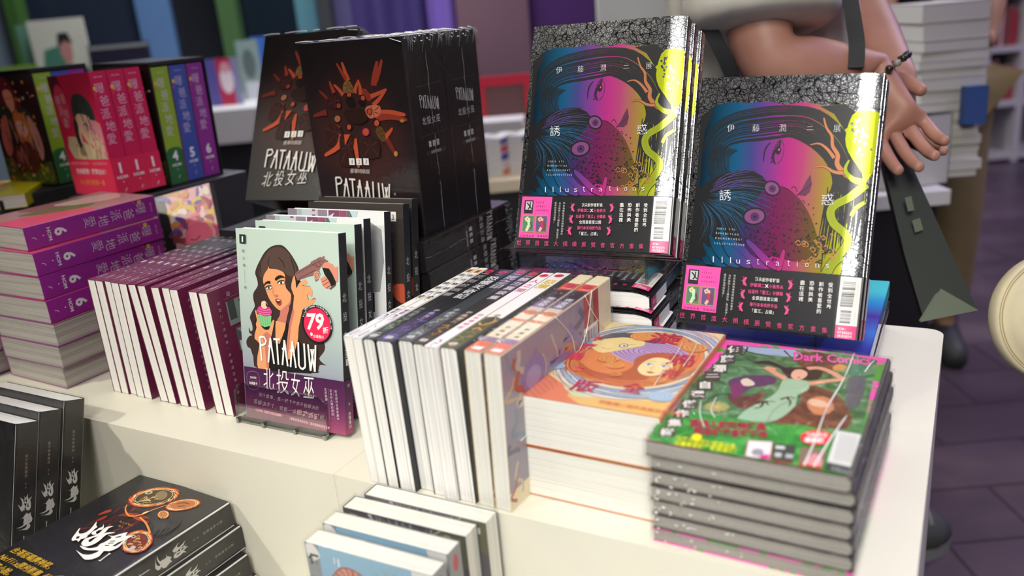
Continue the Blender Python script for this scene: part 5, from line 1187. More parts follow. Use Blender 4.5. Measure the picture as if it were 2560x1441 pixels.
# ------------------------------------------------------------------ comics spine-up: the row of ten titles
ROW = [(.0098, '#e9e6e0', '雨月物語伊藤', '#2a2728', dict(orn=1, lower=('#e6e3df', ('#b9b2d8', '#8d86b4', '#3a3640'), 14), acol='#8a6420', dots=1), 'white comic spine with a gold crest, left end of the row'),
       (.0098, '#e9e6e0', '雨月物語伊藤', '#2a2728', dict(orn=1, lower=('#e6e3df', ('#b9b2d8', '#8d86b4', '#3a3640'), 14), acol='#8a6420', dots=1), 'white comic spine with a gold crest, second in the row'),
       (.0138, '#2b2a2c', '死刻的幽靈', '#9b9a9c', dict(lower=('#262b27', ('#4f5f4c', '#6f7f6a', '#1c201d', '#8d948a'), 26)), 'charcoal comic with a green-grey foot to its spine, right of the white pair'),
       (.0190, '#242528', '恐懼天奇記', '#d9d9db', dict(lower=('#332a4a', ('#4a3d86', '#5a2f55', '#2a2438', '#6d5fae'), 26), acol='#c9b9d0'), 'black comic with big white title and violet foot'),
       (.0168, '#3a3d40', '死之印', '#c9c9c9', dict(lower=('#55565a', ('#8d8f92', '#2a2b2d', '#b0b2b4', '#6d6f72'), 30)), 'grey comic with swirling ink on its spine'),
       (.0138, '#2d2824', '詭力異談集', '#d4d0c9', dict(lower=('#3a2f26', ('#8a6238', '#a87a45', '#2a211b', '#5d4630'), 22)), 'brown-black comic with an amber foot to its spine'),
       (.0134, '#e4dfdb', '人之間', '#b5343a', dict(lower=('#e9e6e3', ('#e6e1e1', '#d9d4d4', '#cf5a86'), 6), author='恐怖博物館', acol='#d0487a'), 'white comic with a red title on its spine'),
       (.0176, '#dfdcd2', '惡魔', '#c9b01f', dict(lower=('#55532f', ('#7a7440', '#3d3f33', '#c98f4a', '#2d2f2a'), 24), acol='#3a3a3c'), 'white and olive comic with a yellow title on its spine')]
GRP_R = 'comics standing spine-up in the middle row'
xb, xt = .0440, .0382
for i, (T, base, ti, tc, kw, lab) in enumerate(ROW):
    T *= .985
    bm = M('#55564f' if i == 7 else base, .36)
    o = book('comic_book', lab, 'book', .1475, .21, T, bm, PG_WHITE if i < 2 else PG_STREAK, None, row_spine(T, base, ti, tc, **kw), None, GRP_R, r=min(.0022, T*.2), ct=.0006)
    if i == 2: xt += .0004
    place(o, xb, .0015+(.006 if i == 4 else 0)+.003*(i > 4)*(i % 2), .0004, -.052, 0, (xt-xb)/.148, 'spineup')
    xb += T+.0002; xt += T+.0006
xb += .0030; xt += .0052
us = book('comic_book', 'cream and orange spiral comic, second from the right end of the spine-up row', 'book', .1475, .21, .0156, CREAM, PG_CREAM, None, spine_spiral, back_spiral, GRP_R, r=.0018, wrap=WRAPX)
for i in range(2):
    o = us if i == 0 else dup(us, 'cream and orange comic with a bar-coded back, right end of the spine-up row')
    place(o, xb, .004, .0006, -.058, 0, (.012, .024)[i], 'spineup'); xb += .0168
glint_strands(o, [[(.1490, .0172, .09), (.120, .0182, .118), (.098, .0174, .128), (.112, .0178, .150), (.1490, .0172, .165)], [(.06, .0172, .02), (.062, .0180, .08), (.058, .0174, .13), (.061, .0178, .20)], [(.10, .0172, .19), (.125, .0182, .165), (.1490, .0172, .15)]], .0003)

# ------------------------------------------------------------------ thick spiral volumes lying flat
s1 = book('comic_book', 'thick spiral-art comic lying on top of the two', 'book', .13, .182, .0478, CREAM, PG_CREAM, front_spiral, None, None, 'thick spiral-art comics in the middle stack', r=.0015, wrap=WRAP)
s1.children[0].data.materials[0] = M('#d8824f', .38)
place(s1, .1900, .0340, .0985, -.0275, 0, 0, 'lie')
s2 = dup(s1, 'thick spiral-art comic lying underneath, at the bottom of the two'); place(s2, .1885, .0352, .0485, -.0270, 0, 0, 'lie')
# ------------------------------------------------------------------ green volumes
g1 = book('comic_book', 'green comic with a woman in a pale dress on its cover, top of the right-hand stack', 'book', .148, .211, .0128, M('#3f3a3c', .3), PG_DIM, front_green, None, None, 'green and pink comics in the right-hand stack', r=.003, wrap=WRAPX)
GL = ('topmost', 'second from top, under the one in green', 'third from top, below the dark gap', 'middle one, fourth from top', 'fifth from top', 'second from the bottom', 'at the bottom, with a pink edge')
g2 = book('comic_book', 'film-wrapped comic in the right-hand stack, '+GL[6], 'book', .148, .211, .0128, BLOB, PG_DIM, None, None, None, 'green and pink comics in the right-hand stack', r=.003, ct=.0016, wrap=WRAPX)
g3 = book('comic_book', 'x', 'book', .148, .211, .0128, M('#2b2629', .35), PG_DIM, None, None, None, 'green and pink comics in the right-hand stack', r=.003, ct=.0011, wrap=WRAPX)
zt = .0925
for i in range(7):
    o = g1 if i == 0 else g2 if i == 6 else g3 if i == 1 else dup(g3)
    if i: o['label'] = 'film-wrapped comic in the right-hand stack, '+GL[i]
    place(o, .3184+(-.002, .0010, .0005, -.0005, .0005, .001, .0)[i], .006+(-.002, .0005, .0030, .0022, .0028, .0025, .003)[i], zt-.0004, -.0283+(.0, .004, -.004, .002, -.002, .002, .0)[i], 0, 0, 'lie')
    zt -= .0129 if i != 1 else .0152
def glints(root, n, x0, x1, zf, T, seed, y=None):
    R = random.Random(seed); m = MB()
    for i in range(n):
        x = x0+(x1-x0)*R.random()**1.8; yy = R.uniform(.1, .9)*T; L = R.uniform(.0008, .003); m.tube([(x, yy, zf), (x+L*.5, yy+R.uniform(-.0006, .0006), zf-.0004), (x+L, yy+R.uniform(-.001, .001), zf)], R.uniform(.0003, .0006), GLINT_WHITE, 5)
    o = m.build('film_glint', root); o['label'] = 'small white strands painting glints on wrinkles of the clear film'  # sparkle of the film, put in as white bits
for o in COL.objects:
    l = o.get('label', '')
    if l.startswith('film-wrapped comic in the right-hand stack'):
        k = GL.index(l.split('stack, ')[1]); glints(o, (0, 3, 16, 15, 12, 9, 8)[k], .002, .055 if k < 5 else .14, -.0016, .0128, 50+k)
glint_strands(g1, [[(.118, -.0022, .208), (.1185, -.0032, .15), (.115, -.0024, .09), (.1165, -.0030, .04), (.116, -.0022, .001)], [(.131, -.0022, .086), (.127, -.0032, .05), (.124, -.0024, .02), (.1225, -.0024, .002)]], .0006)
glint_strands(g1, [[(.020, -.002, .075), (.027, -.0028, .050), (.036, -.002, .032)], [(.030, -.002, .085), (.033, -.0028, .060), (.039, -.002, .050)], [(.136, -.0022, .198), (.134, -.003, .185), (.132, -.002, .172)]], .0004)
glint_strands(s1, [[(.098, -.002, .152), (.103, -.003, .120), (.104, -.002, .085), (.107, -.0025, .050)], [(.112, -.002, .150), (.116, -.003, .125), (.117, -.002, .095)], [(.1295, -.001, .178), (.1298, -.0015, .12), (.1297, -.001, .08)]], .0003)
# ------------------------------------------------------------------ silver art books
WARPJ = lambda x: -.0048*max(0, (x-.178*.87)/(.178*.13))**2
ab = book('art_book', 'silver-edged art book in rainbow foil, front copy on the raised left stand', 'book', .178, .257, .0195, FOIL, PG_WHITE, front_art_book, sp_art_book, None, 'silver foil art books on display', r=.0015, ct=.001, warp=WARPJ,
          obi=(61, BANDK, band_art_book, band_sp_art, None))
for ch in ab.children:
    if ch.name.startswith('cover'): ch.data.materials[0] = FOIL
JX, JY, JZ = .0719, .2678, .1547
def along(o, x, y, z, yaw, lean, side, d): n = R3(yaw, lean, side) @ Vector((0, 1, 0)); return place(o, x+n.x*d, y+n.y*d, z+n.z*d, yaw, lean, side)
along(ab, JX, JY, JZ, .0608, .421, -.0015, 0)
for i, w in ((1, 'middle copy of the three on the raised left stand'), (2, 'rear copy of the three on the raised left stand')):
    o = dup(ab, 'silver foil art book, '+w); along(o, JX+.0025*i, JY, JZ, .0608-.004*i, .421, -.0015, .0215*i)
o = dup(ab, 'silver-edged art book in rainbow foil, front copy on the low right stand'); along(o, .259, .2665, .0866, -.0213, .3818, .008, 0)
o = dup(ab, 'silver foil art book, rear copy on the low right stand'); along(o, .2595, .2665, .0866, -.0213, .3818, .008, .0212)
z = .115
for i, w in enumerate(('top', 'second', 'third', 'fourth', 'bottom')):
    o = dup(ab, 'silver art book lying flat, %s of the five under the raised left stand' % w)
    place(o, .0535+(.0, .004, .010, .012, .006)[i], .257+(.0, -.004, .002, .004, .0)[i], z, .050+(.0, -.012, .012, .02, .0)[i], 0, 0, 'lie'); z -= .0226
z = .0618
HOLO = grad_mat('blue_holographic_foil', [(0, '#141b55'), (.3, '#2a3fae'), (.5, '#3f7ee0'), (.66, '#5a3fb0'), (.8, '#3f9ff0'), (1, '#5fe6f2')], 2, .257, .16, .25, noise=(6, .3), bumpy=160)
fb = book('art_book', 'silver art book with blue holographic back, lying face-down under the low right stand', 'book', .178, .257, .0195, HOLO, PG_WHITE, None, None, None, 'silver foil art books on display', r=.0015, ct=.001)
place(fb, .2690, .2610, z, .008, 0, 0, 'lie'); z -= .0205
for i, w in enumerate(('middle', 'bottom')):
    o = dup(ab, 'silver art book lying flat, %s of the three under the low right stand' % w)
    place(o, .2690-.002*i, .2615+.001*i, z, .004+.006*i, 0, 0, 'lie'); z -= .0206
def riser(label, x0, x1, y0, y1, z0, z1, lean, hb):
    """clear stand: front wall, ledge, side walls and a sloping back"""
    root = empty('book_riser', ((x0+x1)/2, (y0+y1)/2, TH+z0)); tag(root, label, 'book stand', 'clear stands under the art books')
    w, d, h = (x1-x0)/2, (y1-y0), z1-z0; y = -d/2; t = .0024
    def plate(name, a, b, edge='+z'):
        m = MB(); m.box(a, b, ACRYL, skip=('+z', '-x', '+x')); m.box(a, b, ACRYL_EDGE, skip=('-z', '-y', '+y')); m.build(name, root)
    plate('front_wall', (-w, y, 0), (w, y+t, h)); plate('side_wall', (-w, y, 0), (-w+t, y+d, h)); plate('side_wall', (w-t, y, 0), (w, y+d, h))
    m = MB(); yl = y-.010
    m.mesh([(-w-.012, yl, h+.004), (w+.012, yl, h+.004), (w+.012, y+d, h-.006), (-w-.012, y+d, h-.006), (-w-.012, yl, h+.0065), (w+.012, yl, h+.0065), (w+.012, y+d, h-.0035), (-w-.012, y+d, h-.0035)], [(0, 3, 2, 1), (4, 5, 6, 7)], ACRYL)
    m.mesh([(-w-.012, yl, h+.004), (w+.012, yl, h+.004), (w+.012, y+d, h-.006), (-w-.012, y+d, h-.006), (-w-.012, yl, h+.0065), (w+.012, yl, h+.0065), (w+.012, y+d, h-.0035), (-w-.012, y+d, h-.0035)], [(0, 1, 5, 4), (1, 2, 6, 5), (2, 3, 7, 6), (3, 0, 4, 7)], ACRYL_EDGE); m.build('ledge', root)
    b = MB(); s, c = math.sin(lean), math.cos(lean)
    b.mesh([(-w*.8, y+d-.004, h-.003), (w*.8, y+d-.004, h-.003), (w*.8, y+d-.004+hb*s, h-.003+hb*c), (-w*.8, y+d-.004+hb*s, h-.003+hb*c), (-w*.8, y+d-.0015, h-.003), (w*.8, y+d-.0015, h-.003), (w*.8, y+d-.0015+hb*s, h-.003+hb*c), (-w*.8, y+d-.0015+hb*s, h-.003+hb*c)], [(0, 3, 2, 1), (4, 5, 6, 7), (0, 1, 5, 4), (1, 2, 6, 5), (2, 3, 7, 6), (3, 0, 4, 7)], ACRYL); b.build('back_rest', root)
    return root
r1 = riser('clear riser on the flat stack, holding the three left art books', .070, .222, .276, .352, .1153, .149, .421, .16); r1.rotation_euler[2] = .055
r2 = riser('low clear riser holding the two right art books', .268, .400, .270, .335, .0621, .0825, .3818, .16); r2.rotation_euler[2] = -.02

# ------------------------------------------------------------------ black boxed sets
BW, BH = .163, .2345
bx = slip_box('boxed_set', 'black boxed set with red figures on its cover, front of the upright ones', 'boxed set', BW, .076, BH, 'black boxed sets')
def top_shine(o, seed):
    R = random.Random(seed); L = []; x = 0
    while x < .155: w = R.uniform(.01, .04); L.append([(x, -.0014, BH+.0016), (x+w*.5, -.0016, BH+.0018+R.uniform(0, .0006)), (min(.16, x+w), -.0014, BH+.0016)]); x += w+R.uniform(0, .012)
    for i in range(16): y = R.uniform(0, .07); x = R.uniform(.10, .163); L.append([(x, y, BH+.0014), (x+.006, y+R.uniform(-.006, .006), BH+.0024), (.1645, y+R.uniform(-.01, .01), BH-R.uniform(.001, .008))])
    glint_strands(o, L, .0005)  # white strands paint the shine along the box film's edges
top_shine(bx, 5); place(bx, -.2204, .2915, .1575, -.0497, 0, 0)
b2 = dup(bx, 'black boxed set standing right behind the front one, spine in view'); place(b2, -.2174, .3705, .1575, -.060, 0, 0)
b3 = dup(bx, 'black boxed set leaning back at the left, its red figures half hidden'); place(b3, -.366, .3000, .1905, .04, .44, -.015)
# lying flat underneath: spine to the right
lyb = slip_box('boxed_set', 'black boxed set lying flat, top of the right pile', 'boxed set', BW, .0390, .216, 'black boxed sets', art=False)
zz = .157; names = ('top', 'second', 'third', 'bottom')
for k, (px, nm) in enumerate((((-.0466-BW), 'right'), ((-.0466-2*BW-.012), 'left'))):
    zz = .157
    for i in range(4):
        o = lyb if (k == 0 and i == 0) else dup(lyb)
        o['label'] = 'black boxed set lying flat, %s of the %s-hand pile under the upright ones' % (names[i], nm)
        place(o, px+(.0, .002, -.001, .001)[i], .262+(.0, .001, .003, .0)[i], zz, -.012+(.0, .01, -.008, .0)[i], 0, 0, 'lie'); zz -= .0393

# ------------------------------------------------------------------ thick purple volumes in a fanned stack
TP = .0292
PURC = M('#a02a94', .32)
pu = book('comic_book', 'thick purple comic numbered six, top of the fanned stack', 'book', .128, .182, TP, PURC, PG_GREY, hom_front(6), hom_spine('#9c2c92', '6', TP), None, 'thick purple comics in the left stack', r=.002, wrap=WRAP)
CORN = ((-.487, .057, -.09), (-.471, .051, -.045), (-.469, .050, -.02), (-.465, .048, -.02), (-.462, .047, -.03), (-.464, .047, -.03), (-.471, .049, -.05))
zz = .2085
for i, (cx, cy, yw) in enumerate(CORN):
    o = pu if i == 0 else dup(pu)
    if i < 4:
        o['label'] = 'thick purple comic numbered six, %s of the fanned stack' % ('top', 'second from top', 'third from top', 'fourth from top, lowest with spine in view')[i]
        place(o, cx-.128*math.cos(yw), cy-.128*math.sin(yw), zz, yw, 0, 0, 'lie')
    else:
        o['label'] = 'thick purple comic turned round so its grey page edges show, %s of the left stack' % ('third from the bottom', 'second from the bottom', 'at the bottom')[i-4]
        w = yw+PI; c, s = math.cos(yw), math.sin(yw)   # turned half round: spine to the left
        place(o, cx-.182*s, cy+.182*c, zz, w, 0, 0, 'lie')
    zz -= TP+.0006
zz = .092
for i in range(3):
    o = dup(pu, 'thick comic with grey page edges, %s of the short pile at the left edge' % ('top', 'middle', 'bottom')[i]); place(o, -.612+.004*i, .030+.182, zz, PI-.03*i, 0, 0, 'lie'); zz -= TP+.0008

# ------------------------------------------------------------------ romance series at the back left
PLAT = M('#2a292c', .45)
YB = 1.48; ux, uy = Vector((math.cos(YB), math.sin(YB), 0)), Vector((-math.sin(YB), math.cos(YB), 0))
root = empty('platform_block', (-.60, .28, TH)); tag(root, 'black block that carries the upright romance volumes at the back left', 'stand'); root.rotation_euler[2] = YB
b = MB(); b.box((0, .001, 0), (.24, .145, .186), PLAT); b.build('body', root, bevel=.002)
TV = .0260
def hom_book(kind, num, col, label, low=None, obi=None, T=TV):
    return book('comic_book', label, 'book', .128, .182, T, M(col, .34), PG_WHITE, hom_front(kind), hom_spine(col, num, T, None, low), None, 'romance comics standing at the back left', r=.0012, obi=obi)
def put_spine(o, x, y, z, yaw, lean, H=.182, W=.128):
    """x, y, z = lower left corner of the spine as seen; leaning back on the fore-edge"""
    yb = yaw-PI/2; off = R3(yb, 0, -lean) @ Vector((W, 0, 0)); place(o, x-off.x, y-off.y, z-off.z, yb, 0, -lean)
OBR = M('#df2b52', .34)
v1 = hom_book(1, '1', '#cf2352', 'red comic numbered one with an oval badge and red band, leftmost of the three', obi=(55, OBR, hom_band, hom_band_sp(TV, '1'), None))
TVP = .0265
for i in range(3):
    o = v1 if i == 0 else dup(v1, ('', 'red comic numbered one, middle of the three', 'red comic numbered one, rightmost of the three')[i])
    put_spine(o, -.6081+math.cos(1.414)*TVP*i*1.01, .2845+math.sin(1.414)*TVP*i*1.01, .1938, 1.414, .028)
def slipcase(label, x, y, z, yaw, lean, n=3, T=.0252, kind=4):
    W, H, D = n*T+.0015, .1845, .130; t = .003
    root = empty('slipcase', (0, 0, 0)); tag(root, label, 'slipcase', 'black slipcases of the romance series')
    m = M('#1c1b1c', .3); b = MB()
    # opening on the local -y side; walls
    b.box((-t, -.001, -t), (0, D, H+t), m); b.box((W, -.001, -t), (W+t, D, H+t), m); b.box((-t, -.001, -t), (W+t, D, 0), m); b.box((-t, -.001, H), (W+t, D, H+t+.003), m); b.box((-t, D, -t), (W+t, D+t, H+t), m)
    a = Art(b, (-t, D, 0), (0, -1, 0), (0, 0, 1)); a.clip = (0, 0, D*1000-.5, H*1000); hom_front(4)(a)
    b.build('case', root)
    root.matrix_world = (R3(yaw, lean, 0)).to_4x4(); root.matrix_world.translation = (x, y, z+TH)
    mm = R3(yaw, lean, 0).to_4x4(); mm.translation = (x, y, z+TH); root.matrix_world = mm
    return root
sets = []
for tagn, (sx, sy, sz, yw, ln, T) in (('right', (-.6030, .3800, .1895, 1.55, -.03, .0340)), ('left', (-.8401, .3493, .1938, 1.5676, .0078, .0317))):
    slipcase('black slipcase with a garden picture on its side, %s' % ('behind the red volumes' if tagn == 'right' else 'at the left edge'), sx, sy, sz, yw, ln, 3, T+.0003)
    for i, (num, col, low, cn) in enumerate((('4', '#8fae2c', '#2f6a3a', 'lime green'), ('5', '#3f54a0', None, 'blue'), ('6', '#8d2f8a', None, 'purple'))):
        lab = '%s comic numbered %s in the %s slipcase' % (cn, {'4': 'four', '5': 'five', '6': 'six'}[num], 'right-hand' if tagn == 'right' else 'left-hand')
        if tagn == 'right': o = hom_book(6, num, col, lab, low, T=.0316); sets.append(o)
        else: o = dup(sets[i], lab)
        q = R3(yw, ln, 0) @ Vector((.0006+i*(T+.0002), -.0006, .0004)); put_spine(o, sx+q.x, sy+q.y, sz+q.z, yw, ln)
def sub_art(a):
    q = Art(a.mb, a.o, a.u*(104/128), a.v*(148/182)); q.clip = (.2, .2, 126, 181); return q
cardb = book('comic_book', 'small black-edged comic with pink and yellow cover, leaning behind the plum row', 'book', .104, .148, .014, M('#232226', .34), PG_WHITE, lambda a: hom_front(5)(sub_art(a)), None, None)
place(cardb, -.5455, .2800, .046, .387, .40, -.20)
yb_ = book('comic_book', 'yellow comic lying flat behind the purple stack', 'book', .128, .182, .022, M('#d9cf2a', .34), PG_WHITE, lambda a: a.poly([(0, 40), (40, 60), (70, 150), (0, 182)], M('#c9742f', .34), 2, px=False), None, None)
place(yb_, -.905, .18, .197, .75, 0, 0, 'lie')
rb = book('comic_book', 'red comic standing at the far left edge of the picture', 'book', .128, .182, .02, M('#b5262a', .34), PG_WHITE, None, None, None); place(rb, -.985, .205, .19, .2, .2, 0)
ylow = empty('platform_block', (-.836, .33, TH)); tag(ylow, 'black block at the left edge that carries the left slipcase', 'stand'); ylow.rotation_euler[2] = 1.5676
b = MB(); b.box((-.09, .0, 0), (.115, .16, .190), PLAT); b.build('body', ylow, bevel=.002)

# ------------------------------------------------------------------ lower step: dark novels and blue comics
TN = .0262
nv = book('novel', 'dark novel lying flat with flaming discs on its cover, top of the pile', 'book', .148, .210, .0296, COAL, PG_WHITE, front_flame, spine_flame(.0296), None, 'dark novels lying in a pile', r=.0045, wrap=WRAP)
zz = -.0605
for i in range(4):
    o = nv if i == 0 else dup(nv, 'dark novel lying flat, %s' % ('second from the top of the pile', 'third from the top of the pile', 'lowest of the pile')[i-1])
    place(o, -.309+(.0, .007, .013, .018)[i], -.2048+(.0, .002, -.002, .001)[i], zz, -.0672+(.0, .012, .0, .016)[i], 0, 0, 'lie'); zz -= .0300
ns = book('novel', 'dark novel standing spine-out, rightmost and nearest the counter face', 'book', .148, .2305, TN, COAL, PG_WHITE, None, spine_flame(TN), None, 'dark novels standing spine-out', r=.003, wrap=WRAP)
for i, w in enumerate(('', 'middle of the three that stand', 'leftmost of the three that stand, red sparks on its front')):
    o = ns if i == 0 else dup(ns, 'dark novel standing spine-out, '+w)
    place(o, -.498+(.0, -.002, .001)[i], -.1005-.0286*i, -.1805, 0, .31, 0)
bl = book('comic_book', 'blue comic with a worm and green burst on its cover, frontmost of the lower four', 'book', .128, .182, .0196, M('#8d8f92', .34), PG_CREAM, front_blue, spine_blue, None, 'comics standing face-out on the lower step', r=.0012, wrap=WRAP)
place(bl, .0487, -.0979, STEP+.0004, .0075, 0, 0)
o = dup(bl, 'blue comic second from the front on the lower step, only its top strip showing'); place(o, .0454, -.0703, STEP+.0004, .0078, 0, 0)
gr = book('comic_book', 'grey-covered comic third from the front on the lower step, page edges to the right', 'book', .128, .182, .0196, M('#6d6a70', .34), PG_CREAM, None, None, front_grey, 'comics standing face-out on the lower step', r=.0012, wrap=WRAP)
def turned(o, x, y, z, yaw, W=.128, T=.0196): c, s_ = math.cos(yaw), math.sin(yaw); place(o, x+W*c-T*s_, y+W*s_+T*c, z, yaw+PI, 0, 0)
turned(gr, .0477, -.0460, STEP+.0022, .0057)
o = dup(gr, 'grey-covered comic nearest the counter face on the lower step'); turned(o, .0557, -.0245, STEP+.0040, -.004)
# ------------------------------------------------------------------ the shop around the display
FH, RH = Vector((-math.sin(CYAW), math.cos(CYAW), 0)), Vector((math.cos(CYAW), math.sin(CYAW), 0))
def bg(a, b, z): return Vector((CAM.x, CAM.y, 0)) + RH*a + FH*b + Vector((0, 0, z))
def ray(px, py): return CF + CR*((px-1280)/FPX) - CU*((py-720.5)/FPX)
def at_b(px, py, b): d = ray(px, py); return CAM + d*(b/d.dot(FH))
def at_z(px, py, z): d = ray(px, py); return CAM + d*((z-CAM.z)/d.z)
def at_c(px, py, zc): return CAM + ray(px, py)*zc
def ab(p): q = p-CAM; return q.dot(RH), q.dot(FH)
def rot_box(name, a0, a1, b0, b1, z0, z1, m, parent=None, bevel=0):
    """box in the shop's own grid, which is turned against the counters"""
    o = MB(); ca, cb = (a0+a1)/2, b0
    o.box((a0-ca, 0, 0), (a1-ca, b1-b0, z1-z0), m); ob = o.build(name, None, bevel=bevel)
    p = bg(ca, cb, z0)
    if parent:
        ob.parent = parent; ob.location = parent.matrix_world.inverted() @ p; 
    else: ob.location = p; ob.rotation_euler[2] = CYAW
    return ob
def room_empty(name, a, b, z): o = empty(name, bg(a, b, z)); o.rotation_euler[2] = CYAW; bpy.context.view_layer.update(); return o
def floor_mat():
    t = NT('dark_polished_floor'); v = t.coord((1, 1, 1)); n = t.noise(v, 2.2, 4, .55, .6); r = t.ramp([(.3, '#4a3d48'), (.55, '#5d4e58'), (.75, '#705f62')]); t.l(n.outputs[0], r.inputs[0])
    w = t.n('TexBrick'); w.inputs['Scale'].default_value = 1.2; w.inputs['Color1'].default_value = lin('#ffffff'); w.inputs['Color2'].default_value = lin('#dcdcdc'); w.inputs['Mortar'].default_value = lin('#8a8a8a'); w.inputs['Mortar Size'].default_value = .006; t.l(v, w.inputs['Vector'])
    mx = t.n('Mix', data_type='RGBA', blend_type='MULTIPLY'); mx.inputs[0].default_value = .7; t.l(r.outputs[0], mx.inputs[6]); t.l(w.outputs[0], mx.inputs[7]); t.l(mx.outputs[2], t.b.inputs['Base Color'])
    t.b.inputs['Roughness'].default_value = .33; t.bump(n.outputs[0], .05, .004); return t.m
def wall_mat(name, c, sc=3):
    t = NT(name); n = t.noise(t.coord((1, 1, 1)), sc, 3); a = lin(c); r = t.ramp([(.3, tuple(x*.9 for x in a[:3])+(1,)), (.7, a)]); t.l(n.outputs[0], r.inputs[0]); t.l(r.outputs[0], t.b.inputs['Base Color']); t.b.inputs['Roughness'].default_value = .7; return t.m
A0, A1, B0, B1, HC = -6.5, 5.0, -3.0, 7.2, 3.3
o = rot_box('floor', A0, A1, B0, B1, -.1, 0, floor_mat()); o['kind'] = 'structure'
o = rot_box('ceiling', A0, A1, B0, B1, HC, HC+.1, wall_mat('dark_ceiling', '#2a272d')); o['kind'] = 'structure'
WD = wall_mat('dim_violet_wall', '#3c3545'); WB = wall_mat('warm_beige_wall', '#c9c0ae')
for nm, q in (('wall_back', (A0, A1, B1, B1+.1)), ('wall_front', (A0, A1, B0-.1, B0)), ('wall_left', (A0-.1, A0, B0, B1)), ('wall_right', (A1, A1+.1, B0, B1))):
    o = rot_box(nm, q[0], q[1], q[2], q[3], 0, HC, WD); o['kind'] = 'structure'
# free-standing display walls behind
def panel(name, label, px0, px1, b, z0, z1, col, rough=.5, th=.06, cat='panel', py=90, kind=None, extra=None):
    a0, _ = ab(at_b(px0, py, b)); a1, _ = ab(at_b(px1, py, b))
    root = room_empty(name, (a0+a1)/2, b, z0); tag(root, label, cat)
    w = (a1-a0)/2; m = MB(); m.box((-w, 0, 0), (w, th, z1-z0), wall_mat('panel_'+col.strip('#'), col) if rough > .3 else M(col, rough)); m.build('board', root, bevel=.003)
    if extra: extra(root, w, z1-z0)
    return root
def caption(lines, col, z, sz, x=-.9):
    def f(root, w, h):
        m = MB(); a = Art(m, (0, -.001, 0), (1, 0, 0), (0, 0, 1), eps=4e-4)
        for i, tx in enumerate(lines): a.text(tx, w*1000*x, (z-i*sz*1.5)*1000, sz*1000, M(col, .5), .01)
        m.build('lettering', root)
    return f
panel('glass_panel', 'pale blue-grey glass panel at the far left edge', -260, 26, 4.9, 0, 2.3, '#9fb0c0', .2)
panel('post', 'green post at the far left, behind the white-and-green magazine', 26, 60, 4.8, 0, 2.4, '#3f6a2a', .5, .1, 'post')
panel('poster_wall', 'dark navy display wall between the left green post and the blue panel', 62, 352, 5.0, 0, 2.4, '#2b3443', .3, extra=caption(['乩身', '火文創'], '#8d9ba0', 1.93, .10, -.85))
panel('banner', 'blue banner between two dark display walls', 352, 436, 4.95, 0, 2.4, '#5b7fae', .5, .05, 'banner')
panel('poster_wall', 'black display wall left of the second green post', 438, 552, 5.0, 0, 2.4, '#222429', .3)
panel('post', 'green post left of the dark screen with text lines', 554, 600, 4.75, 0, 2.4, '#3d6030', .5, .1, 'post')
panel('info_screen', 'dark screen with pale lines of text behind the boxed sets', 606, 744, 4.9, 0, 2.4, '#172029', .25, cat='screen', extra=caption(['書展購物說明', '滿額贈書券', '現場限定', '歡迎參觀'], '#7f9aa8', 1.66, .052, -.8))
panel('banner', 'grey-cyan banner right of the dark screen', 748, 800, 4.92, 0, 2.4, '#4f7f8c', .5, .04, 'banner')
panel('post', 'dark grey post right of the cyan banner', 803, 836, 4.78, 0, 2.4, '#2c2e31', .4, .1, 'post')
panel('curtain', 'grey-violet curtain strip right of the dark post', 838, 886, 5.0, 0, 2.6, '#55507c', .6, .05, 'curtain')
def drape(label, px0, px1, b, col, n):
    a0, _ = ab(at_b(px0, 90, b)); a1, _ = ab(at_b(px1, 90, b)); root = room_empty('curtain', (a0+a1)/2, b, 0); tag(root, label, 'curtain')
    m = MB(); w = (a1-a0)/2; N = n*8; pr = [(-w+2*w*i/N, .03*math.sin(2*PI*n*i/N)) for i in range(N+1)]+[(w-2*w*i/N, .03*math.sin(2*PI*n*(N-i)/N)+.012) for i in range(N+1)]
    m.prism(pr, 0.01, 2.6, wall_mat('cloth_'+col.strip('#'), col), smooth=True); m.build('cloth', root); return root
drape('curtain coloured deep violet as lit, above the front boxed set', 886, 1072, 5.0, '#3d2d6b', 2)  # violet light on the cloth is put into these curtain colours
drape('curtain coloured lighter violet as lit, between the dark violet one and the mauve wall', 1076, 1146, 4.88, '#7a5cb4', 1)
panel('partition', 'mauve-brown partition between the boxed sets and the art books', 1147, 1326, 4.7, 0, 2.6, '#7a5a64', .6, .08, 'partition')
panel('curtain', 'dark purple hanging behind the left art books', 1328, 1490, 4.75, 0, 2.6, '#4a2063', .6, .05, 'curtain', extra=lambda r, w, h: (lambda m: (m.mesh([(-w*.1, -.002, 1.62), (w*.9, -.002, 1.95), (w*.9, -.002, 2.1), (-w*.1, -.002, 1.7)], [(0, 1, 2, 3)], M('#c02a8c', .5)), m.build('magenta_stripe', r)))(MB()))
panel('notice_board', 'pale cream board above the left art books', 1496, 1702, 3.4, 0, 2.2, '#dfe3d4', .6, .03, 'board')
panel('batten', 'thin wooden batten at the right edge of the cream board', 1703, 1712, 3.38, 0, 2.2, '#b8935f', .5, .03, 'batten')
panel('partition', 'beige partition behind the person in the white shirt', 1716, 2200, 3.5, 0, 2.4, '#cdc6b8', .6, .06, 'partition')

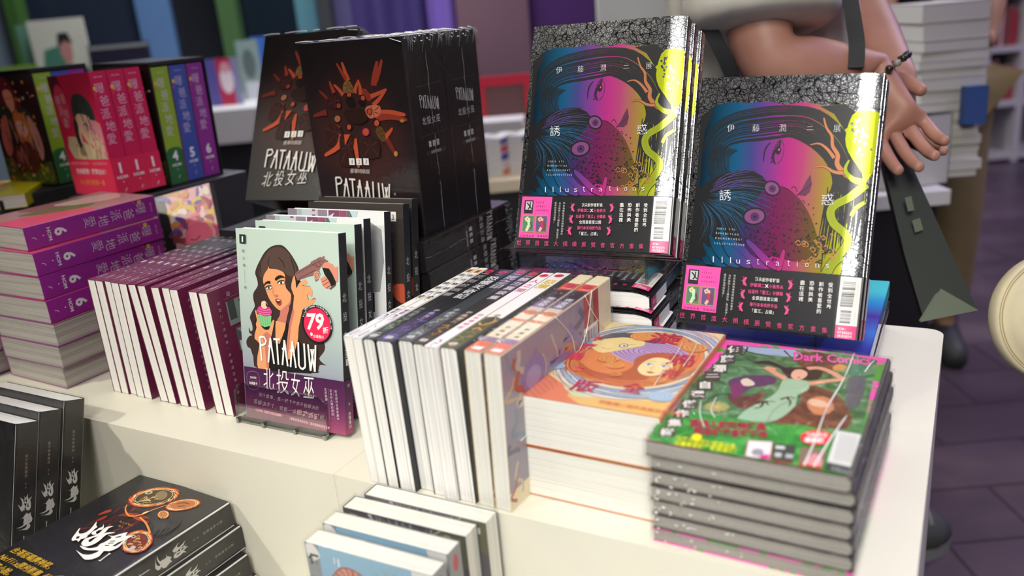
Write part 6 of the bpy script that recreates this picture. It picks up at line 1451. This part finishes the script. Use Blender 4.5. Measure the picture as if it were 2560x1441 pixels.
# far tables and what lies on them
WTB = wall_mat('white_table_paint', '#dcd9d6')
def table(label, a0, a1, b0, b1, zt, m=WTB, th=.035, skirt=None):
    root = room_empty('display_table', (a0+a1)/2, b0, 0); tag(root, label, 'table'); w = (a1-a0)/2
    t = MB(); t.box((-w, 0, zt-th), (w, b1-b0, zt), m); t.build('tabletop', root, bevel=.003)
    k = MB(); k.box((-w+.02, .02, 0.0), (w-.02, b1-b0-.02, zt-th), skirt or M('#1f1e21', .6)); k.build('skirt', root)
    return root
TZ = TH
TL = TZ+.10; pL = at_z(590, 272, TL); aL, bL = ab(pL)
table('white-topped table far behind the romance volumes', aL-.75, aL+.9, bL, bL+1.15, TL, th=.15)
pM = at_z(1240, 452, TZ-.03); aM, bM = ab(pM)
table('cream-topped table between the boxed sets and the art books', aM-.30, aM+.30, bM, bM+1.05, TZ-.03, wall_mat('cream_table_paint', '#e3d3b2'))
pR = at_z(2310, 480, TZ-.05); aR, bR = ab(pR)
table('white table with a tall stack of books, at the right behind the art books', aR-.55, aR+.062, bR, bR+.8, TZ-.05)
def far_book(label, a, b, z, w, d, h, yaw, cov, group, pages='#c9c6c2', spine=None):
    root = room_empty('book', a, b, z); root.rotation_euler[2] = CYAW+yaw; tag(root, label, 'book', group)
    c = MB(); cm = M(cov, .4); c.box((-w/2, 0, h-.0012), (w/2, d, h), cm); c.box((-w/2, 0, 0), (w/2, d, .0012), cm); c.box((w/2-.0012, 0, .0012), (w/2, d, h-.0012), M(spine or cov, .4)); c.build('cover', root)
    p = MB(); p.box((-w/2+.001, .001, .0012), (w/2-.0012, d-.001, h-.0012), M(pages, .7)); p.build('page_block', root); return root
R = random.Random(31)
# tall stack on the right table
NTH = ('first', 'second', 'third', 'fourth', 'fifth', 'sixth', 'seventh', 'eighth', 'ninth', 'tenth', 'eleventh', 'twelfth', 'thirteenth', 'fourteenth', 'fifteenth', 'sixteenth', 'seventeenth', 'eighteenth', 'nineteenth', 'twentieth', 'twenty-first', 'twenty-second', 'twenty-third', 'twenty-fourth')
z = TZ-.05+.0002; i = 0; aS, bS = ab(at_b(2328, 300, bR+.22))
while z < TZ+.33:
    h = R.uniform(.016, .028) if z < TZ+.26 else .04
    far_book('book in the tall stack beside the person in black, %s from the bottom' % (NTH[i]), aS-.01+R.uniform(-.006, .006), bR+.12+R.uniform(-.006, .006), z, .15+R.uniform(-.008, .008), .19, h, R.uniform(-.04, .04), R.choice(('#d9d6cf', '#b9b7b2', '#8d8c8e', '#e2dfd6', '#c9c6bd')), 'books in the tall stack on the right table', '#d6d2c8'); z += h+.0004; i += 1
for k in range(4):
    r_ = far_book('dark magazine leaning on the tall stack, %s' % ('nearest', 'second', 'third', 'farthest')[k], aS-.105-.013*k, bR+.05+.004*k, TZ-.05+.0005, .15, .012, .16, .2, ('#3a3c40', '#55575a', '#6d6f72', '#2d2f33')[k], 'magazines against the tall stack')
r_ = far_book('small blue box against the tall stack', aS+.035, bR+.09, TZ+.075, .05, .028, .085, 0, '#3f5f9c', None, '#3f5f9c'); r_['category'] = 'box'; r_.name = 'blue_box'
r_ = far_book('blue packet lying behind the tall stack', aS-.13, bR+.30, TZ-.05+.001, .09, .12, .30, 0, '#5570b0', None, '#5570b0'); r_['category'] = 'box'; r_.name = 'blue_packet'
# middle table: piles
cols = ('#2f3a8c', '#c9824a', '#b8294a', '#c9b7b0', '#4a4a7d')
for k in range(3):
    for j in range(5):
        far_book('small coloured book, %s of the %s pile on the cream table' % (('bottom', 'second', 'third', 'fourth', 'top')[j], ('left', 'middle', 'right')[k]), aM-.065+.062*k, bM+.05+.012*k, TZ-.03+.0002+.0215*j, .056, .12, .021, -.5, '#dcd8d4', 'coloured books piled on the cream table', '#d6d4d6', cols[(j*2+k) % 5] if k else '#b9b9c4')
for j in range(4):
    far_book('grey paperback in the low pile on the cream table, %s' % ('bottom one', 'second up', 'third up', 'top one')[j], aM+.02+R.uniform(-.01, .01), bM+.42+R.uniform(-.01, .01), TZ-.03+.0005+.0265*j, .17, .15, .026, R.uniform(-.1, .1), ('#8d8a8d', '#77757a', '#a3a0a2', '#d8d4d2')[j], 'grey paperbacks on the cream table', '#a9a6a8')
for j in range(5):
    far_book('thin white magazine in the flat pile on the cream table, %s' % ('bottom', 'second', 'third', 'fourth', 'top')[j], aM-.10+R.uniform(-.01, .01), bM+.30, TZ-.03+.0005+.013*j, .15, .15, .0125, R.uniform(-.1, .1), '#c9c2c6', 'white magazines on the cream table', '#b9b3ba')
root = room_empty('red_frame', aM+.055, bM+.95, TZ-.03); tag(root, 'red-framed card standing on the cream table beside the left art books', 'card stand')
m = MB(); rd = M('#c5203f', .4)
for q in (((-.11, 0, .0), (.11, .02, .035)), ((-.11, 0, .175), (.11, .02, .21)), ((-.11, 0, .035), (-.075, .02, .175)), ((.075, 0, .035), (.11, .02, .175))): m.box(*q, rd)
m.build('frame', root); m = MB(); m.box((-.075, .008, .035), (.075, .014, .175), M('#6d4a52', .6)); m.build('card', root)
# left table: standing magazines, cards
def stand_card(label, px0, px1, py0, py1, b, col, art=None, cat='magazine', zt=None):
    zt = TL if zt is None else zt
    p0 = at_b(px0, py0, b); p1 = at_b(px1, py0, b); a0, _ = ab(p0); a1, _ = ab(p1); ztop = (p0.z+p1.z)/2
    root = room_empty('standing_card' if cat != 'magazine' else 'magazine', (a0+a1)/2, b, zt); tag(root, label, cat, 'cards and magazines on the far table'); w = (a1-a0)/2
    m = MB(); m.box((-w, 0, 0), (w, .008, ztop-zt), M(col, .4)); 
    if art: art(Art(m, (-w, 0, 0), (1, 0, 0), (0, 0, 1), eps=2e-4), w*2000, (ztop-zt)*1000)
    m.build('cover', root); s = MB(); s.box((-w*.5, .006, 0), (w*.5, .07, .004), M('#9b9b9b', .5)); s.build('foot', root); return root
def art_mag(a, w, h):
    a.poly([(w*.15, h*.1), (w*.55, h*.5), (w*.6, h*.75), (w*.2, h*.7), (w*.05, h*.3)], M('#4f8a72', .5), px=False); a.poly([(w*.3, 0), (w*.36, h*.35), (w*.6, h*.55), (w*.9, h*.5), (w, h*.3), (w, 0)], M('#232325', .5), px=False); a.ell(w*.6, h*.68, w*.11, h*.13, M('#c98f86', .5), 16); a.poly([(w*.46, h*.72), (w*.5, h*.86), (w*.68, h*.86), (w*.74, h*.74), (w*.6, h*.78)], M('#2d2d2f', .5), px=False)
stand_card('white and green magazine with a dark-haired figure, standing at the far left', 62, 205, 48, 150, bL+.35, '#dcdccb', art_mag)
stand_card('green magazine half hidden by the white-and-green one', 36, 82, 62, 150, bL+.40, '#6f9a84')
def art_dots(a, w, h):
    for i in range(6): a.ell(w*(.1+.16*i), h*.62, w*.06, h*.09, M(('#3a2f55', '#8d8a92', '#2a2440')[i % 3], .5), 12)
    a.rect(2, h-22, w-2, h-6, M('#8d928f', .5))
stand_card('long dark display strip with pale top, behind the slipcases', 215, 370, 108, 150, bL+.30, '#2b2738', art_dots, 'display strip')
stand_card('small green strip under the white-and-green magazine', -30, 95, 165, 180, bL+.12, '#93b84a', None, 'display strip')
def art_girl(a, w, h):
    a.rect(0, 0, w*.35, h, M('#5b549c', .5)); a.rect(w*.35, 0, w*.8, h, M('#b8284f', .5)); a.ell(w*.62, h*.55, w*.2, h*.3, M('#e6d4dc', .5), 16); a.ell(w*.62, h*.8, w*.15, h*.12, M('#d89aa4', .5), 14)
stand_card('pink and violet comic with a pale girl, standing on the far table', 505, 590, 146, 235, bL+.22, '#8d8ab0', art_girl)
def art_grey(a, w, h): a.ell(w*.5, h*.6, w*.3, h*.25, M('#5d6a68', .5), 16); a.rect(w*.2, 0, w*.9, h*.3, M('#c9c9cf', .5))
stand_card('grey-green comic standing right of the pink and violet one', 585, 640, 100, 200, bL+.45, '#8a9d98', art_grey)
stand_card('blue card behind the grey-green comic', 622, 664, 92, 170, bL+.55, '#3f6ab8', None)
for k in range(5):
    aK, bK = ab(at_z(640+k*6, 205-k*3, TL+.03)); far_book('white book lying in the pile at the back of the far table, %s' % ('bottom', 'second', 'third', 'fourth', 'top')[k], aK, bK, TL+.0005+.022*k, .2, .16, .0215, .1*k-.2, '#d4d3d8', 'white books on the far table', '#c4c2c9')
# white bookcase at the right
def bookcase():
    a0, b0 = ab(at_z(2436, 412, 0.0)); root = room_empty('bookcase', a0, b0, 0); tag(root, 'white bookcase against the far right wall', 'bookcase'); W_, D_, H_, t = 1.5, .32, 2.2, .04; wm = WTB
    m = MB(); m.box((0, 0, 0), (t, D_, H_), wm); m.build('side_panel', root); m = MB(); m.box((W_-t, 0, 0), (W_, D_, H_), wm); m.build('side_panel', root); m = MB(); m.box((.24, 0, 0), (.24+t, D_, H_), wm); m.build('side_panel', root)
    m = MB(); m.box((t, D_-.01, 0), (W_-t, D_, H_), M('#a8a296', .7)); m.build('back_panel', root)
    zs = [.02, .36, .70, 1.04, 1.38, 1.72, 2.06]
    for zz in zs: m = MB(); m.box((t, .005, zz), (W_-t, D_-.01, zz+.035), wm); m.build('shelf', root)
    n = 0
    for si, zz in enumerate(zs[1:5]):
        x = t+.008
        while x < .235:
            w = R.uniform(.012, .03); h = R.uniform(.19, .26); c = R.choice((('#8d8f94', '#6d6f74', '#a3a4a8', '#55575c') if si >= 2 else ('#c9b9ae', '#b8394a', '#d9d4ce', '#8a5a4a')))
            if x+w > .238: break
            p = root.matrix_world @ Vector((x+w/2, .05, zz+.0355)); q = empty('book', p); q.rotation_euler[2] = CYAW; tag(q, 'spine-out book, %s from the left on the bookcase shelf %s' % (NTH[n], ('near the floor', 'second up', 'third up', 'fourth up')[si]), 'book', 'books on the white bookcase')
            m = MB(); m.box((-w/2, 0, 0), (w/2-.0006, .15, h), M(c, .5)); m.build('cover', q); m = MB(); m.box((-w/2+.002, .004, h), (w/2-.002, .148, h+.0008), M('#dcd9d2', .6)); m.build('page_block', q); x += w+.0015; n += 1
        n = 0
    return root
bookcase()
# ------------------------------------------------------------------ people in the aisle behind the counter
def skin_mesh(name, joints, edges, mats, parent=None, sub=2, root=0):
    """joints: list of (Vector, rx[, ry]); one continuous skinned surface"""
    me = bpy.data.meshes.new(name); me.from_pydata([tuple(j[0]) for j in joints], edges, []); me.update()
    o = bpy.data.objects.new(name, me); COL.objects.link(o)
    sk = o.modifiers.new('skin', 'SKIN'); sk.use_smooth_shade = True
    if not me.skin_vertices: bpy.context.view_layer.objects.active = o
    lay = me.skin_vertices[0].data if me.skin_vertices else None
    for i, j in enumerate(joints):
        lay[i].radius = (j[1], j[2] if len(j) > 2 else j[1]); lay[i].use_root = (i == root); lay[i].use_loose = False
    sb = o.modifiers.new('sub', 'SUBSURF'); sb.levels = sub; sb.render_levels = sub
    dg = bpy.context.evaluated_depsgraph_get(); dg.update()
    fin = bpy.data.meshes.new_from_object(o.evaluated_get(dg)); fin.name = name
    bpy.data.objects.remove(o); bpy.data.meshes.remove(me)
    fin.materials.clear(); fin.materials.append(mats)
    fin.polygons.foreach_set('use_smooth', [True]*len(fin.polygons)); fin.polygons.foreach_set('material_index', [0]*len(fin.polygons))
    o = bpy.data.objects.new(name, fin); COL.objects.link(o)
    if parent: o.parent = parent; o.matrix_parent_inverse = parent.matrix_world.inverted()
    return o
def skin_mat(name, c, c2):
    t = NT(name); n = t.noise(t.coord((1, 1, 1)), 14, 3); r = t.ramp([(.35, c2), (.65, c)]); t.l(n.outputs[0], r.inputs[0]); t.l(r.outputs[0], t.b.inputs['Base Color'])
    t.b.inputs['Roughness'].default_value = .5; t.b.inputs['Subsurface Weight'].default_value = .06; t.b.inputs['Subsurface Radius'].default_value = (.01, .004, .002); return t.m
SK1 = skin_mat('tanned_skin', '#ad7d6c', '#a07060'); SK2 = skin_mat('warm_skin', '#b58a68', '#a87d5d')
CLOTH_W = wall_mat('white_cotton', '#d9d2c6', 30); CLOTH_N = wall_mat('navy_cotton', '#1c1d26', 30); CLOTH_K = wall_mat('black_cotton', '#121113', 30); CLOTH_B = wall_mat('khaki_cotton', '#8a7850', 20)
def hand_chain(wrist, aim, side, curl, S=1.0, spread=.012, thumb=None):
    """palm and five fingers: returns joints, edges to append after the wrist (index 0 in its own list)"""
    aim = aim.normalized(); side = (side-aim*side.dot(aim)).normalized(); nrm = aim.cross(side).normalized()
    J = []; E = []
    def add(p, r, r2=None): J.append((p, r, r2 or r)); return len(J)-1
    pal = add(wrist+aim*.045*S, .021*S, .033*S); knu = add(wrist+aim*.082*S, .016*S, .036*S); E.append((pal, knu))
    for k, (off, L) in enumerate(((-.030, .068), (-.010, .078), (.011, .073), (.031, .058))):
        p = wrist+aim*.088*S+side*off*S; d = (aim+side*off*2).normalized(); q = add(p, .0095*S); E.append((knu, q))
        for i in range(3):
            an = curl*(i+1)*(1+.12*k); dd = d*math.cos(an)+nrm*math.sin(an); p = p+dd*(L*(.45, .32, .25)[i])*S; n = add(p, (.0092, .0085, .0072)[i]*S); E.append((q, n)); q = n
    p = wrist+aim*.03*S-side*.030*S; t = add(p, .0135*S); E.append((pal, t)); d = (aim*.6-side*.75+nrm*.3).normalized()
    for i in range(2): p = p+(d if i == 0 else (d+aim*.5+nrm*.4).normalized())*.034*S; n = add(p, (.0115, .009)[i]*S); E.append((t, n)); t = n
    return J, E
def person(name, label, base, face, skin, shirt, trousers, arms, hts, hairc='#1a1716', shoe='#3c3d3a', short=False, sleeve=.16, wide=1.0, slr=1.0):
    """base: floor point; face: unit facing direction; arms: list of (elbow, wrist, aim, side, curl)"""
    root = empty(name, base); tag(root, label, 'person'); bpy.context.view_layer.update()
    rt = Vector((face.y, -face.x, 0)); up = Vector((0, 0, 1)); P = lambda f, r, u: base+face*f+rt*r+up*u
    H = hts
    J = []; E = []
    def add(p, r, r2=None, par=None):
        J.append((p, r, r2 or r)); i = len(J)-1
        if par is not None: E.append((par, i))
        return i
    pel = add(P(0, 0, .54*H), .12, .145); ch1 = add(P(.0, 0, .64*H), .105, .135, pel); ch2 = add(P(.0, 0, .76*H), .11, .155, ch1); nk = add(P(-.005, 0, .845*H), .052, .055, ch2); hd0 = add(P(.01, 0, .885*H), .062, .06, nk); hd = add(P(.02, 0, .94*H), .082, .078, hd0); add(P(.01, 0, .985*H), .055, .055, hd)
    legs = []
    for s in (-1, 1):
        hp = add(P(0, s*.09, .49*H), .086, .086, pel); kn = add(P(.015, s*.095, .28*H), .058, .058, hp); cf = add(P(-.01, s*.095, .2*H), .053, .053, kn); an = add(P(-.01, s*.1, .055*H), .036, .036, cf); legs.append((hp, kn, an)); add(P(.06, s*.105, .03), .034, .034, an); add(P(.13, s*.11, .026), .03, .03, len(J)-1)
    hands = []
    for s, (el, wr, aim, side, curl, thk) in zip((-1, 1), arms):
        sh = add(P(0, s*.165*wide, .80*H), .062*thk, .062*thk, ch2); e_ = add(el, .045*thk, .045*thk, sh)
        mid = el.lerp(wr, .35); m_ = add(mid, .043*thk, .043*thk, e_); w_ = add(wr, .026, .031, m_)
        hj, he = hand_chain(wr, aim, side, curl); o = len(J); J.extend(hj); E.extend([(a+o, b+o) for a, b in he]); E.append((w_, o))
    skin_mesh('body', J, E, skin, root)
    # face: eyes, nose, mouth, ears; hair as a cap
    f = MB(); hc = P(.02, 0, .94*H)
    for s in (-1, 1):
        c = hc+face*.079+rt*s*.031+up*.008; f.lathe([(0, -.009), (.008, -.005), (.0115, 0), (.008, .005), (0, .009)], M('#e6e2dc', .3), 10, c); c2 = c+face*.006; f.lathe([(0, -.005), (.0048, -.002), (.0052, .002), (0, .005)], M('#2a1d18', .3), 8, c2)
    f.build('eyes', root).matrix_parent_inverse = root.matrix_world.inverted()
    n = MB(); n.tube([hc+face*.082+up*.005, hc+face*.1-up*.022, hc+face*.088-up*.028], [.007, .011, .008], skin, 8); n.tube([hc+face*.083+rt*-.022-up*.05, hc+face*.089-up*.052, hc+face*.083+rt*.022-up*.05], [.003, .006, .003], M('#8d4a44', .5), 8)
    for s in (-1, 1): n.tube([hc+rt*s*.08+up*.012, hc+rt*s*.088-face*.01-up*.01, hc+rt*s*.08-up*.026], [.008, .013, .007], skin, 8)
    n.build('face', root).matrix_parent_inverse = root.matrix_world.inverted()
    h = MB(); V = []; Fq = []; ns, nr = 20, 9
    for i in range(nr):
        t = i/(nr-1)*1.75
        for k in range(ns):
            ph = 2*PI*k/ns; x, y, z_ = math.sin(t)*math.cos(ph), math.sin(t)*math.sin(ph), math.cos(t); lim = z_ if x < .25 else max(z_, .38)
            V.append(hc+face*(x*.101-.01)+rt*(y*.093)+up*(lim*.112+.006))
    for i in range(nr-1):
        for k in range(ns): Fq.append((i*ns+k, i*ns+(k+1) % ns, (i+1)*ns+(k+1) % ns, (i+1)*ns+k))
    h.mesh(V, Fq, M(hairc, .5), True); h.build('hair', root).matrix_parent_inverse = root.matrix_world.inverted()
    # shirt: a looser skin over the torso and upper arms
    TJ = [(P(0, 0, .50*H), .155, .18), (P(.005, 0, .60*H), .135, .17), (P(.005, 0, .72*H), .135, .175), (P(-.002, 0, .81*H), .10, .12), (P(-.005, 0, .835*H), .066, .07)]; TE = [(0, 1), (1, 2), (2, 3), (3, 4)]
    for s, (el, wr, *_r, thk) in zip((-1, 1), arms):
        sh = P(0, s*.165*wide, .80*H); TJ.append((sh, .082*thk, .082*thk)); TE.append((2, len(TJ)-1)); q = sh.lerp(el, sleeve/(el-sh).length*.9); TJ.append((q, .078*thk*slr, .078*thk*slr)); TE.append((len(TJ)-2, len(TJ)-1)); TJ.append((sh.lerp(el, sleeve/(el-sh).length), .074*thk*slr, .074*thk*slr)); TE.append((len(TJ)-2, len(TJ)-1))
    skin_mesh('shirt', TJ, TE, shirt, root)
    LJ = [(P(0, 0, .53*H), .135, .165)]; LE = []
    for hp, kn, an in legs:
        a = len(LJ); hpP, knP, anP = J[hp][0], J[kn][0], J[an][0]
        LJ.append((hpP, .105, .105)); LE.append((0, a)); LJ.append((knP.lerp(hpP, .12 if short else 0), .088, .088)); LE.append((a, a+1))
        if not short: LJ.append((anP.lerp(knP, .1), .072, .072)); LE.append((a+1, a+2))
    skin_mesh('shorts' if short else 'trousers', LJ, LE, trousers, root)
    for s, (hp, kn, an) in zip((-1, 1), legs):
        m = MB(); A_ = J[an][0]; m.tube([A_+up*.03, A_-up*.01-face*.02, A_+face*.05-up*.045, A_+face*.12-up*.055, A_+face*.17-up*.06], [.045, .05, .05, .045, .03], M(shoe, .6), 12); o = m.build('shoe', root); o.matrix_parent_inverse = root.matrix_world.inverted()
    return root
# --- person in a white T-shirt with a dark strap, hands clasped in front
Z1 = 1.22
el1 = at_c(1905, 165, 1.14); wr1 = at_c(2188, 172, 1.14); el2 = at_c(2150, 20, 1.36); wr2 = at_c(2232, 168, 1.24)
base1 = at_c(1905, 100, 1.36); base1.z = 0
face1 = (RH*.92+FH*-.38).normalized()
pr1 = person('person', 'person in a white T-shirt with a dark strap, wrists crossed, behind the right art books', base1, face1, SK1, CLOTH_W, CLOTH_N,
       [(el2, wr2, (at_c(2262, 330, 1.22)-wr2), RH*.3+Vector((0, 0, .2))+FH, .35, .95), (el1, wr1, (at_c(2262, 350, 1.13)-wr1), RH+Vector((0, 0, .35)), .3, 1.12)], 1.72, short=True, sleeve=.235, slr=1.35)
# strap and bead bracelet
def band(pts, w, th, m, name, label, cat):
    o = MB(); P = [Vector(p) for p in smooth([tuple(p) for p in pts], False, 6)]; V = []; F = []
    for i, p in enumerate(P):
        d = (P[min(i+1, len(P)-1)]-P[max(0, i-1)]).normalized(); vw = (p-CAM).normalized(); s = d.cross(vw).normalized(); n = s.cross(d).normalized()
        for q in ((-w/2, -th/2), (w/2, -th/2), (w/2, th/2), (-w/2, th/2)): V.append(p+s*q[0]+n*q[1])
    for i in range(len(P)-1):
        for k in range(4): F.append((i*4+k, i*4+(k+1) % 4, i*4+4+(k+1) % 4, i*4+4+k))
    o.mesh(V, F, m, False); ob = o.build(name); tag(ob, label, cat); return ob
STRAP = wall_mat('black_webbing', '#1d1e20', 60)
band([at_c(1700, -60, 1.12), at_c(1755, 40, 1.13), at_c(1800, 120, 1.14), at_c(1830, 190, 1.16), at_c(1850, 280, 1.2)], .020, .004, STRAP, 'bag_strap', 'dark strap slanting down left of the white sleeve', 'strap')
band([at_c(2112, -80, 1.12), at_c(2132, 40, 1.11), at_c(2142, 110, 1.10), at_c(2140, 170, 1.10)], .020, .004, STRAP, 'bag_strap', 'dark strap hanging down the front of the white T-shirt', 'strap')
br = empty('bracelet', tuple(wr2)); tag(br, 'dark bead bracelet on the wrist beside the olive bag', 'bracelet')
c0 = wr1.lerp(at_c(2230, 190, 1.14), .5); ax = (at_c(2262, 300, 1.135)-at_c(2120, 120, 1.14)).normalized(); e1 = ax.cross(Vector((0, 0, 1))).normalized(); e2 = ax.cross(e1)
br.location = c0
for i in range(18):
    t = 2*PI*i/18; m = MB(); m.lathe([(0, -.0052), (.004, -.0035), (.0054, 0), (.004, .0035), (0, .0052)], M('#2a2622' if i % 4 else '#8d8a80', .25), 8); o = m.build('bead', br); o.location = (e1*math.cos(t)+e2*math.sin(t))*.036
# olive carrier bag hanging from that hand
def olive_bag():
    root = empty('carrier_bag', tuple(at_c(2370, 790, 1.2))); tag(root, 'dark olive paper carrier bag hanging from the crossed hands', 'bag'); bpy.context.view_layer.update()
    OL = wall_mat('olive_paper', '#23281f', 20); OL2 = wall_mat('olive_paper_fold', '#59614f', 20)
    f = [(2190, 335), (2238, 322), (2442, 772), (2310, 802), (2262, 640)]; z0 = (1.16, 1.16, 1.10, 1.10, 1.12)
    A_ = [at_c(*p, z) for p, z in zip(f, z0)]; B_ = [at_c(p[0]-14, p[1]-22, z+.12) for p, z in zip(f, z0)]
    m = MB(); V = A_+B_; m.mesh(V, [(0, 4, 3, 2, 1), (5, 6, 7, 8, 9), (0, 1, 6, 5), (1, 2, 7, 6), (3, 4, 9, 8), (4, 0, 5, 9), (2, 3, 8, 7)], OL); m.build('bag_body', root).matrix_parent_inverse = root.matrix_world.inverted()
    n = MB(); q = [at_c(2300, 806, 1.095), at_c(2352, 722, 1.105), at_c(2446, 776, 1.092)]; n.face(q, OL2); n.face([p+FH*.004 for p in q[::-1]], OL2); n.build('bottom_fold', root).matrix_parent_inverse = root.matrix_world.inverted()
    l = MB()
    for p in ([(2262, 495), (2278, 490), (2286, 525), (2270, 530)], [(2280, 552), (2300, 545), (2308, 575), (2288, 582)]): l.face([at_c(*c, 1.118) for c in p], OL2)
    l.build('printed_mark', root).matrix_parent_inverse = root.matrix_world.inverted()
    h = MB(); h.tube([at_c(2196, 338, 1.17), at_c(2215, 300, 1.16), at_c(2236, 325, 1.17)], .003, OL, 6); h.build('handle', root).matrix_parent_inverse = root.matrix_world.inverted()
olive_bag()
# --- person in black looking down at a phone
base2 = at_c(2330, 100, 2.55); base2.z = 0
ph = at_c(2395, -8, 2.28)
pr2 = person('person', 'person in black with khaki trousers, forearms raised, beside the tall stack of books', base2, (FH*-.95+RH*-.2).normalized(), SK2, CLOTH_K, CLOTH_B,
       [(at_c(2452, 120, 2.36), at_c(2412, 22, 2.3), Vector((0, 0, 1))+RH*-.3, RH, .5, .95), (at_c(2205, 100, 2.4), at_c(2350, 22, 2.3), RH*.8+Vector((0, 0, .45)), Vector((0, 0, -1))+FH*.2, .45, .95)], 1.66, sleeve=.16)
phn = MB(); phn.box((-.036, -.004, -.075), (.036, .004, .075), M('#161618', .25)); o = phn.build('phone', None, bevel=.004); o.location = ph+Vector((0, 0, .06)); o.rotation_euler = (-.5, 0, CYAW); tag(o, 'dark phone held up by the person in black', 'phone')
# --- things at the right edge and on the floor
def cream_bag():
    c = at_c(2640, 795, 1.05); root = empty('cloth_bag', tuple(c)); tag(root, 'round cream cloth bag with a stitched rim, cut off by the right edge', 'bag')
    root.rotation_euler = (-CF).to_track_quat('Z', 'Y').to_euler(); CM_ = wall_mat('cream_canvas', '#d8cba8', 40)
    m = MB(); m.lathe([(0, .03), (.05, .028), (.068, .02), (.071, .012), (.0785, .012), (.081, .006), (.081, -.006), (.0785, -.012), (.06, -.03), (0, -.034)], CM_, 56); m.build('bag_body', root)
    s = MB(); s.lathe([(.0735, .0125), (.0742, .0136), (.0750, .0125)], M('#a8986f', .7), 56); s.lathe([(.0765, .0122), (.0771, .0132), (.0777, .0122)], M('#a8986f', .7), 56); s.build('stitching', root)
    k = MB(); k.tube([(.02, .075, 0), (.10, .30, -.02), (.16, .62, -.06)], .006, CM_, 8); k.build('strap', root)
cream_bag()
def sneaker():
    p = at_z(2318, 1372, 0.0); root = empty('sneaker', tuple(p)); tag(root, 'grey sneaker on the dark floor beside the white counter', 'shoe'); root.rotation_euler[2] = CYAW+.15
    G1, G2 = wall_mat('grey_mesh', '#4a4c49', 60), M('#7d7f7a', .6)
    m = MB(); m.tube([(-.19, 0, .062), (-.12, 0, .07), (-.05, 0, .062), (0, 0, .05), (.035, 0, .036)], [.046, .05, .05, .046, .026], G1, 16); m.build('upper', root)
    s = MB(); pr = [(-.235+.285*i/14, .047*math.sin(PI*min(1, .06+i/15))**.4) for i in range(15)]; s.prism(pr+[(x, -y) for x, y in pr[::-1]], 0, .026, G2); s.build('sole', root, bevel=.004)
    l = MB(); l.tube([(-.02, -.035, .085), (-.01, 0, .104), (-.02, .035, .085)], .006, G2, 8); l.tube([(-.08, -.035, .098), (-.07, 0, .118), (-.08, .035, .098)], .006, G2, 8); l.build('laces', root)
sneaker()
bpy.context.view_layer.update()
